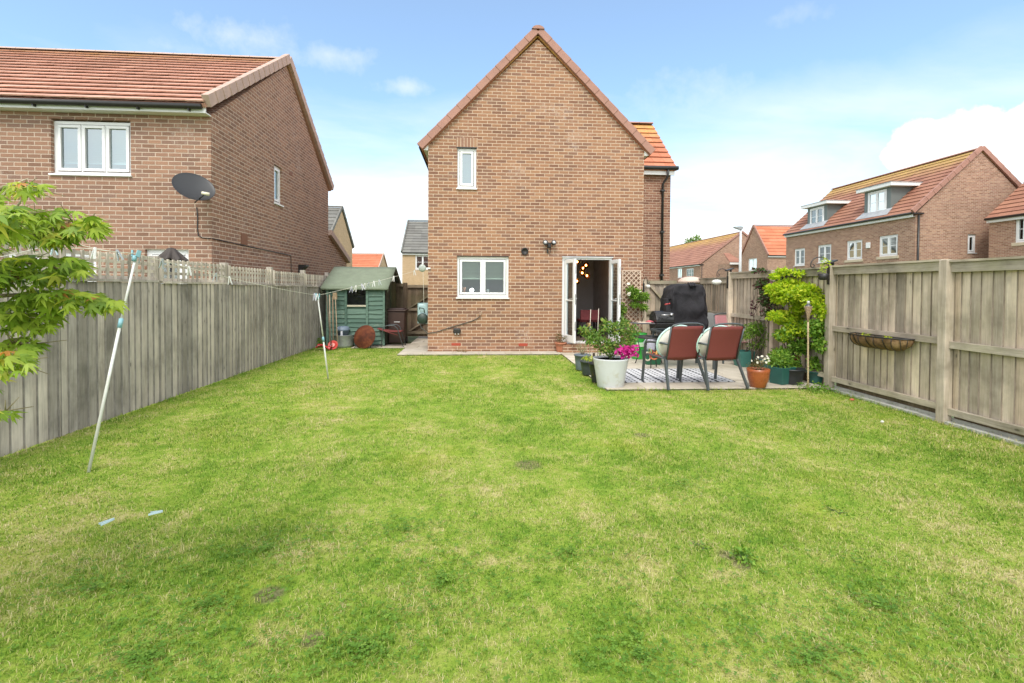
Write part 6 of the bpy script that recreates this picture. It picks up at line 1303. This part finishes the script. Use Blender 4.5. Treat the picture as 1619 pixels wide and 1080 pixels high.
b = MB(); b.grid(lambda u, v: Vector((XB-.01-.21*v*math.sin(math.pi*max(.02, min(.98, u)))**.8, y0+.02+(y1-y0-.04)*u, bz-.03+.014*math.sin(30*u+9*v)+.008*math.sin(50*u))), 30, 6); b.build('soil', plain('dead_moss', (.13, .085, .05), .95, .4, 20, .9), bas)
foliage(bas, 'foliage', L_LIME, [((XB-.07, y1-.25, bz+.0), (.05, .07, .02), 40), ((XB-.1, y0+.28, bz+.0), (.05, .09, .018), 45)], .022)

# bamboo torch
q = G(1277.5, 617); tt = atY(1277, 466, q.y+.02); tor = thing('bamboo_torch', 'bamboo garden torch with woven head standing at the patio corner', 'torch', (q.x, q.y, 0)); BAM = plain('bamboo', (.46, .36, .22), .6, .15, 9, .1, dirt=(.30, .22, .12)); 
hb = atY(1277, 507, q.y).z; hm = atY(1277, 485, q.y).z; zt = hm+.05
b = MB(); pts = [(q.x+(tt.x-q.x)*k/6, q.y, hb*k/6) for k in range(7)]; b.tube(pts, .0125, 10)
for k in range(1, 6): b.lathe([(.0135, -.006), (.015, 0), (.0135, .006)], pts[k], 12)
b.build('pole', BAM, tor)
b = MB()
for k in range(10): a_ = 2*math.pi*k/10; b.tube([(tt.x+.010*math.cos(a_), q.y+.01*math.sin(a_), hb-.02), (tt.x+.018*math.cos(a_), q.y+.018*math.sin(a_), hb+.10), (tt.x+.05*math.cos(a_), q.y+.05*math.sin(a_), hm)], .004, 6)
for k in range(11): z = hb+.08+(hm-hb-.08)*k/10; r_ = .017+(.052-.017)*k/10; b.tube([(tt.x+(r_+.003*(-1)**j)*math.cos(2*math.pi*j/20), q.y+(r_+.003*(-1)**j)*math.sin(2*math.pi*j/20), z) for j in range(21)], .0045, 5)
b.build('woven_head', plain('bamboo_weave', (.46, .33, .22), .8, .2, 40, .4), tor)
b = MB(); b.lathe([(.03, hm-.06), (.045, hm), (.046, hm+.012), (.03, hm+.03), (.02, hm+.04)], (tt.x, q.y, 0), 20); b.build('oil_can', plain('can_dark', (.10, .10, .10), .4, metal=.5), tor)
b = MB(); b.lathe([(.019, hm+.04), (.019, hm+.085), (.0, hm+.088)], (tt.x, q.y, 0), 14); b.build('snuffer', plain('cap_pale', (.50, .52, .48), .4), tor)

# ------------------------------------------------------------------ washing line
LINEM = plain('line_pvc', (.68, .66, .56), .5, .05, 3, 0); PROPM = plain('prop_pale', (.62, .63, .59), .35, .08, 3, .02, dirt=(.50, .53, .42)); BLUEP = plain('prop_blue', (.20, .40, .45), .4, .08, 4)
p0 = G(140, 747); t0 = atY(214, 401, p0.y+.45); p1 = G(519, 600); t1 = atY(502.5, 467, p1.y-.05); e1 = atY(668, 425, HD-.05)
near_end = Vector((-3.9, 2.2, 2.02)); 
def prop(label, base, top, joint, y):
    o = thing('line_prop', label, 'clothes prop', base); base, top = Vector(base), Vector(top); j = base.lerp(top, joint)
    b = MB(); b.tube([base, j], .0125, 10); b.build('lower_tube', PROPM, o); b = MB(); b.tube([j, top-Vector((0, 0, .04))], .010, 10); b.build('upper_tube', PROPM, o)
    b = MB(); d = (top-base).normalized(); b.tube([j-d*.04, j+d*.04], .0175, 12); b.build('clamp', BLUEP, o)
    b = MB(); b.tube([top-d*.07, top-d*.02], .019, 10); b.beam(top-d*.03+Vector((-.022, 0, 0)), top+d*.03+Vector((-.03, 0, 0)), .012, .03); b.beam(top-d*.03+Vector((.022, 0, 0)), top+d*.03+Vector((.03, 0, 0)), .012, .03); b.build('fork', BLUEP, o)
prop('long pale clothes prop leaning in the foreground left with blue top', p0, t0, .66, 0); prop('shorter pale clothes prop further down the lawn holding the line', p1, t1, .48, 0)
def sag(a, c, s, n=14): return [a.lerp(c, k/n)-Vector((0, 0, s*4*(k/n)*(1-k/n))) for k in range(n+1)]
seg1, seg2, seg3 = sag(near_end, t0, .04), sag(t0, t1, .035, 20), sag(t1, e1, .02)
LP = seg1+seg2[1:]+seg3[1:]
b = MB(); b.tube(LP, .0028, 6, cap=True); o = b.build('washing_line', LINEM, loc=t0); tag(o, 'cream washing line running from the left over two props to the house corner', 'washing line')
e2 = atY(0, 428, 2.9); b = MB(); b.tube(sag(Vector((e2.x-.5, 2.6, e2.z-.10)), atY(105, 381, 4.3), .02)+sag(atY(105, 381, 4.3), t0+Vector((0, 0, .0)), .02)[1:], .0026, 6); 
o = b.build('washing_line', LINEM, loc=t0); tag(o, 'loose second strand of cream line slanting through the maple leaves', 'washing line')
re_ = atY(669, 424, HD-.05); rl = thing('line_reel', 'round grey line reel at the left corner of the brick house', 'reel', (HX0, HD+.0, re_.z)); b = MB(); b.lathe([(0, -.035), (.05, -.035), (.085, -.02), (.088, .0), (.085, .02), (.05, .035), (0, .035)], (re_.x-.02, HD-.05, re_.z), 26, M=Matrix.Rotation(R(90), 4, 'X')); b.build('casing', plain('reel_clear', (.36, .40, .36), .25), rl)
b = MB(); b.lathe([(0, -.05), (.035, -.05), (.04, -.036), (0, -.036)], (re_.x-.02, HD-.05, re_.z), 18, M=Matrix.Rotation(R(90), 4, 'X')); b.build('hub', plain('hub_pale', (.6, .6, .56), .4), rl)
b = MB(); b.beam((re_.x+.05, HD-.03, re_.z), (HX0+.06, HD-.03, re_.z), .03, .03); b.build('bracket', WHITEP, rl)
b = MB(); b.tube(sag(Vector((re_.x, HD-.06, re_.z-.08)), Vector((re_.x+.02, HD-.06, re_.z-.85)), 0), .0035, 6); b.build('cord', LINEM, rl)
# pegs
PEGM = {'grey': plain('peg_grey', (.36, .40, .42), .45), 'white': plain('peg_white', (.72, .72, .70), .4), 'blue': plain('peg_pale_blue', (.46, .60, .66), .4), 'lilac': plain('peg_lilac', (.52, .52, .62), .4)}
def peg_proto(m_, lab):
    t = local('clothes_peg', lab, 'clothes peg', 'clothes pegs on the washing line')
    for s in (-1, 1):
        b = MB(); vs = []
        for (x, z, w_) in ((.002, .016, .005), (.006, -.005, .006), (.012, -.04, .0055), (.017, -.062, .004)):
            for dx in (-w_*.5, w_*.5):
                for dy in (-.006, .006): vs.append((s*(x+dx), dy, z))
        fs = []
        for k in range(3): a = k*4; fs += [(a, a+1, a+5, a+4), (a+2, a+3, a+7, a+6), (a, a+2, a+6, a+4), (a+1, a+3, a+7, a+5)]
        b.add(vs, fs+[(0, 1, 3, 2), (12, 13, 15, 14)]); b.build('prong', PEGM[m_], t)
    b = MB(); b.tube([(-.007, 0, -.012), (.007, 0, -.012)], .0045, 8); b.build('spring', METAL, t); return t
def on_line(px):
    best = None
    for i in range(len(LP)-1):
        for k in range(12):
            p = LP[i].lerp(LP[i+1], k/12); v = p-Vector((0, 0, HC)); zz = v.dot(CF)
            if zz < .3: continue
            x = CXP+FPX*v.dot(CR)/zz
            if best is None or abs(x-px) < best[0]: best = (abs(x-px), p)
    return best[1]
protos = {}
pegs = [(86, 'blue', 'pale blue peg on the line furthest left among the maple leaves'), (149, 'white', 'white peg on the line left of the foreground prop'), (187, 'grey', 'grey peg just left of the blue prop top'), (220, 'grey', 'small grey peg just right of the blue prop top'), (257, 'grey', 'grey peg on the line before the neighbour patio parasol'), (299, 'white', 'pale peg on the line right of the neighbour patio parasol'), (341.5, 'grey', 'grey peg, left of the close pair over the fence trellis'), (363, 'white', 'white peg, right of the close pair over the fence trellis'),
        (497, 'lilac', 'lilac peg at the left of the further prop top'), (502, 'white', 'white peg on top of the further prop'), (556, 'lilac', 'lilac peg over the shed window, first of the row'), (562, 'white', 'white peg over the shed window, second of the row'), (572, 'lilac', 'lilac peg third of the row before the shed'), (577, 'white', 'white peg fourth of the row before the shed'), (583, 'grey', 'grey peg fifth of the row before the shed'), (591, 'white', 'white peg sixth of the row before the shed'), (600, 'grey', 'grey peg last of the row before the shed roof'), (622, 'white', 'white peg before the right end of the shed roof'), (655, 'white', 'white peg nearest the house corner reel')]
for px, cl_, lab in pegs:
    if cl_ not in protos: o = protos[cl_] = peg_proto(cl_, lab)
    else: o = dup(protos[cl_], lab)
    p = on_line(px); o.location = p; o.rotation_euler = (random.uniform(-.25, .25), random.uniform(-.35, .35), random.uniform(-.7, .7)); sc_ = 1.25 if p.y < 7 else 1.5; o.scale = (sc_,)*3
for px, py, rz, lab in ((176, 822, R(52), 'pale blue peg lying on the grass, left of the two'), (253, 809, R(12), 'pale blue peg lying on the grass, right of the two')):
    o = dup(protos['blue'], lab); q = G(px, py, .05); o.location = q; o.rotation_euler = (R(84), 0, rz+R(90)); o.scale = (.95,)*3; o['group'] = 'clothes pegs dropped on the lawn'

# neighbour's parasol behind the left trellis
q = atY(271, 396, 7.5); zt = atY(271, 393, 7.5).z; pr = thing('closed_parasol', 'folded dark brown parasol in the neighbouring garden behind the trellis', 'parasol', (q.x-.0, 7.5, 0)); PBR = plain('parasol_brown', (.045, .035, .030), .7, .15, 5, .1)
b = MB()
def pf(u, v): a_ = 2*math.pi*u; r_ = (.05+.13*v)*(1+.22*v*math.sin(8*a_)); return Vector((q.x+r_*math.cos(a_), 7.5+r_*math.sin(a_), zt-.17*v-.02*v*math.cos(8*a_)))
b.grid(pf, 64, 8); b.lathe([(.0, zt+.012), (.05, zt)], (q.x, 7.5, 0), 16); b.build('canopy', PBR, pr, solid=.004); b = MB(); b.tube([(q.x, 7.5, 0), (q.x, 7.5, zt)], .02); b.build('pole', GUT, pr)

# ------------------------------------------------------------------ the maple
def maple_shape():
    tips = [(-128, .42), (-82, .74), (-40, .95), (0, 1.05), (40, .95), (82, .74), (128, .42)]; out = []
    for i, (a_, r_) in enumerate(tips):
        a0 = R(a_); w_ = .20
        out.append((r_*.58*math.cos(a0-w_), r_*.58*math.sin(a0-w_), -.04)); out.append((r_*math.cos(a0), r_*math.sin(a0), -.14)); out.append((r_*.58*math.cos(a0+w_), r_*.58*math.sin(a0+w_), -.04))
        if i < 6: a1 = R((a_+tips[i+1][0])/2); out.append((.34*math.cos(a1), .34*math.sin(a1), .0))
    out.append((-.10, .02, 0)); out.append((-.10, -.02, 0)); return out
MSH = maple_shape()
L_MAP = leafmat('leaf_maple', [(0, (.14, .24, .03)), (.35, (.24, .37, .04)), (.7, (.37, .48, .06)), (.93, (.50, .50, .08)), (1, (.60, .28, .08))], .42, .45)
YM = 1.95; mp_ = thing('maple_tree', 'bright green maple with reddish leaf tips in the near left foreground', 'tree', (-2.35, 1.9, 0))
tips_ = []
def spray(px0, px1, py, th, n, Y=YM, size=.045, slope=0.0, dyy=.12):
    P, D, N = [], [], []
    for _ in range(int(n*1.35)):
        f = random.random(); px = px0+(px1-px0)*f; edge = (1-(2*f-1)**2)**.5; yy = py+slope*(px-px0)+th*edge*random.uniform(-1, 1)
        p = atY(px, yy, Y+random.uniform(-dyy, dyy)); P.append(tuple(p)); d = Vector((random.uniform(-.3, 1.0), random.uniform(-.9, .5), random.uniform(-.65, .1))); D.append(tuple(d)); N.append((random.gauss(0, .3), random.gauss(-.55, .35), 1))
    tips_.append((atY(px1-8, py+slope*(px1-px0), Y), atY(px0, py, Y))); return P, D, N
sets = [spray(8, 68, 295, 9, 26, slope=.02), spray(35, 160, 345, 19, 92, slope=.08), spray(-30, 30, 345, 36, 46, 1.6, .055), spray(20, 110, 372, 16, 40), spray(10, 132, 418, 19, 66, slope=.03), spray(-10, 90, 440, 14, 30), spray(30, 188, 466, 15, 96, slope=.09), spray(-20, 95, 500, 24, 66), spray(0, 60, 545, 10, 24), spray(-20, 46, 572, 18, 34, 1.8), spray(-20, 22, 652, 6, 7, 1.9), spray(-60, 5, 420, 60, 50, 1.8), spray(-90, -20, 350, 60, 50, 1.8), spray(-120, -30, 480, 70, 60, 1.9)]
rn = []; PP, DD, NN, SS = [], [], [], []; sets = sets
for i, (P, D, N) in enumerate(sets):
    PP += P; DD += D; NN += N; SS += [(.048 if i in (2, 11, 12) else .046)*random.uniform(.7, 1.2) for _ in P]; rn += [min(1, max(0, random.gauss(.5, .22)+(.25 if i in (9,) and random.random() < .4 else 0)+(.06 if i == 1 else 0))) for _ in P]
# the rest of the crown, left of the frame
for _ in range(900): a_ = random.uniform(0, 6.28); r_ = random.uniform(.1, .75); PP.append((-2.55+r_*math.cos(a_)*.75, 1.9+r_*math.sin(a_), 1.15+random.choice((0, .18, .36, .55, .72))+random.gauss(0, .035)-.15*r_)); DD.append((math.cos(a_), math.sin(a_), -.3)); NN.append((random.gauss(0, .25), random.gauss(0, .25), 1)); SS.append(.04); rn.append(random.random())
leaf_mesh('crown', L_MAP, PP, DD, NN, np.array(SS), MSH, mp_, np.array(rn), curl=.35)
b = MB(); b.tube([(-2.35, 1.9, 0), (-2.38, 1.92, .4), (-2.33, 1.88, .85), (-2.4, 1.9, 1.3)], [.045, .038, .032, .02], 10); b.build('trunk', BARK, mp_)
MTW = plain('maple_twig', (.24, .20, .11), .7, .2, 12)
b = MB()
for tip, root in tips_:
    base = Vector((-2.36, 1.9, max(.5, min(1.3, root.z-.25)))); mid = base.lerp(root, .6)+Vector((0, 0, .08)); b.tube([base, mid, root, root.lerp(tip, .5)+Vector((0, 0, .01)), tip], [.016, .011, .007, .004, .002], 7)
    for k in range(7): f = random.uniform(.1, .9); p = root.lerp(tip, f); b.tube([p, p+Vector((random.uniform(.0, .12), random.uniform(-.12, .08), random.uniform(-.05, .06)))], [.003, .001], 5)
b.build('branch', MTW, mp_)
b = MB()
for pts in (((0, 312), (25, 290), (45, 282)), ((20, 335), (38, 312), (52, 300)), ((0, 318), (14, 296))): b.tube([atY(px, py, YM) for px, py in pts], [.004, .003, .0015], 6)
b.build('bare_twig', plain('twig_pale', (.50, .44, .32), .7), mp_)

# ------------------------------------------------------------------ grass
BARE = [(835, 735, .12, .5), (1015, 688, .09, .45), (425, 940, .08, .42), (445, 950, .05, .3), (405, 930, .05, .4), (495, 1010, .06, .45), (1150, 878, .06, .4), (1172, 893, .05, .3), (140, 1000, .05, .5), (1320, 812, .1, .5), (262, 768, .05, .3), (265, 860, .05, .4), (925, 650, .06, .4), (800, 583, .22, .5), (960, 628, .14, .6), (1400, 905, .05, .4), (700, 1045, .06, .3), (885, 990, .05, .4)]
def grass():
    rs = np.random.RandomState(5); bands = [(1.5, 3.2, 10500), (3.2, 4.4, 7200), (4.4, 6.0, 4300), (6.0, 8.0, 2500), (8.0, 13.2, 1500)]
    X, Y = [], []
    for a, c, d in bands:
        n = int((c-a)*(XR+4.3)*d); x = rs.uniform(-4.35, XR-.02, n); y = rs.uniform(a, c, n)
        vis = (x > -1.12*y-.9) & (x < 1.28*y+.9)      # nothing beyond reach of the garden view
        X.append(x[vis]); Y.append(y[vis])
    X = np.concatenate(X); Y = np.concatenate(Y)
    xl = XL0.x+(XL1.x-XL0.x)*(Y-XL0.y)/(XL1.y-XL0.y)
    ok = (X > xl+.01) & ~((X > PX0-.01) & (Y > PY0-.01)) & ~((X > PAX0) & (Y > PATHY-.01)) & ~((Y > 12.34)) & ~((Y > 12.75) & (X > sx0)) & (X < XR-.10+.03)
    for px, py, r_, keep in BARE: q = G(px, py); dd = np.hypot(X-q.x, (Y-q.y)*1.0)/r_; ok &= ~((dd < 1+.25*np.sin(9*np.arctan2(Y-q.y, X-q.x)+px)) & (rs.rand(len(X)) > keep))
    X, Y, xl = X[ok], Y[ok], xl[ok]; n = len(X)
    edge = np.minimum.reduce([np.abs(X-xl), np.abs(XR-.1-X), np.where(X > PX0, np.abs(Y-PY0), 9), np.where(Y > PY0, np.abs(X-PX0), 9), np.where(X > PAX0, np.abs(Y-PATHY), 9)])
    dist = np.hypot(X, Y)
    # patchiness: value noise by summed sines
    pn = np.sin(X*2.1+1.3*np.sin(Y*1.7))*np.sin(Y*2.6+.9*np.sin(X*2.3))+.6*np.sin(X*6.3+2*np.sin(Y*5.1))*np.sin(Y*7.2)
    L = (.014+.021*rs.rand(n)**1.5)*(1+.35*pn)*np.where(edge < .07, 1.9, 1)*(1+.04*dist); L = np.clip(L, .010, .12)
    tall = rs.rand(n) < .006; L = np.where(tall, L*1.7, L)
    W = (.0019+.0016*rs.rand(n))*(1+.16*np.maximum(dist-2, 0)); W = np.minimum(W, .009)
    az = rs.rand(n)*2*np.pi; lean = np.clip(rs.normal(1.12, .40, n), .1, 1.6)
    dx, dy = np.cos(az), np.sin(az); sx, sy = -dy, dx
    h1 = L*.5*np.cos(lean*.5); o1 = L*.5*np.sin(lean*.5); h2 = h1+L*.5*np.cos(np.minimum(lean*1.35, 1.9)); o2 = o1+L*.5*np.sin(np.minimum(lean*1.35, 1.9)); h2 = np.maximum(h2, .003)
    V = np.empty((n, 5, 3), np.float32)
    for k, (o, h, w_) in enumerate(((0*L, 0*L-.002, W), (0*L, 0*L-.002, -W), (o1, h1, -W*.8), (o1, h1, W*.8), (o2, h2, 0*W))):
        V[:, k, 0] = X+dx*o+sx*w_*.5; V[:, k, 1] = Y+dy*o+sy*w_*.5; V[:, k, 2] = h
    me = bpy.data.meshes.new('grass'); me.vertices.add(n*5); me.loops.add(n*7); me.polygons.add(n*2)
    me.vertices.foreach_set('co', V.ravel())
    li = (np.arange(n, dtype=np.int32)*5)[:, None]+np.array([0, 1, 2, 3, 3, 2, 4], np.int32)[None]; me.loops.foreach_set('vertex_index', li.ravel())
    ls_ = (np.arange(n, dtype=np.int32)*7)[:, None]+np.array([0, 4], np.int32)[None]; me.polygons.foreach_set('loop_start', ls_.ravel())
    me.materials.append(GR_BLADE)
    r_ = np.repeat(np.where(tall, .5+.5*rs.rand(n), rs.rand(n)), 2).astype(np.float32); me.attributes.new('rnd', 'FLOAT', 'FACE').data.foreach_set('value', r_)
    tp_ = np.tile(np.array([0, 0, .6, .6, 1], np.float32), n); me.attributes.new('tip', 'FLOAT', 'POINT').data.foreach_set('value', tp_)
    me.update(calc_edges=True); o = bpy.data.objects.new('grass', me); COL.objects.link(o); tag(o, 'short patchy green and straw coloured grass of the lawn', 'grass', kind='stuff'); return n
print('blades', grass())

# clover and broad weeds spread through the lawn
def clover():
    P, D, N, S, rr = [], [], [], [], []
    for px, py, rad, n in ((230, 1045, .22, 420), (560, 1030, .20, 380), (1010, 1040, .22, 380), (1290, 1045, .25, 420), (700, 920, .20, 240), (150, 930, .18, 200), (420, 870, .22, 240), (1390, 960, .25, 300), (1250, 640, .3, 160), (640, 840, .2, 180), (1080, 770, .2, 120), (330, 960, .14, 160), (900, 880, .2, 160)):
        q = G(px, py)
        for _ in range(n):
            a_ = random.uniform(0, 6.28); r_ = rad*abs(random.gauss(0, 1.3)); c = (q.x+r_*math.cos(a_)*1.4, q.y+r_*math.sin(a_), random.uniform(.016, .034)); a0 = random.uniform(0, 6.28); k_ = random.random()
            for k in range(3): t_ = a0+k*2.09; P.append(c); D.append((math.cos(t_), math.sin(t_), random.uniform(-.1, .15))); N.append((random.gauss(0, .2), random.gauss(0, .2), 1)); S.append(random.uniform(.010, .016)); rr.append(k_)
    o = leaf_mesh('clover', leafmat('leaf_clover', [(0, (.09, .20, .02)), (.6, (.14, .27, .03)), (1, (.22, .34, .05))], .3), P, D, N, np.array(S), [(0, 0, 0), (.4, .32, 0), (.85, .38, .02), (1, 0, 0), (.85, -.38, .02), (.4, -.32, 0)], None, np.array(rr)); tag(o, 'small dark green clover leaves spread in patches through the lawn', 'clover', kind='stuff')
clover()
# bits lying on the grass
for nm_, px, py, r_, lab, cl_ in (('pot_shard', 1347, 632, .035, 'orange red broken pot shard on the grass by the right fence', (.48, .13, .07)), ('pebble', 1395, 667, .022, 'small white pebble on the grass before the tall fence post', (.6, .6, .56)), ('flat_stone', 440, 557, .03, 'pale flat stone on the grass by the left fence', (.5, .5, .45))):
    q = G(px, py, .02); b = MB(); b.lathe([(.0, -.015), (r_*.8, -.008), (r_, .004), (r_*.6, .014), (0, .017)], q, 9, sq=.7, wob=.15); tag(b.build(nm_, plain('debris%d' % px, cl_, .7), loc=q), lab, 'stone' if nm_ != 'pot_shard' else 'shard')
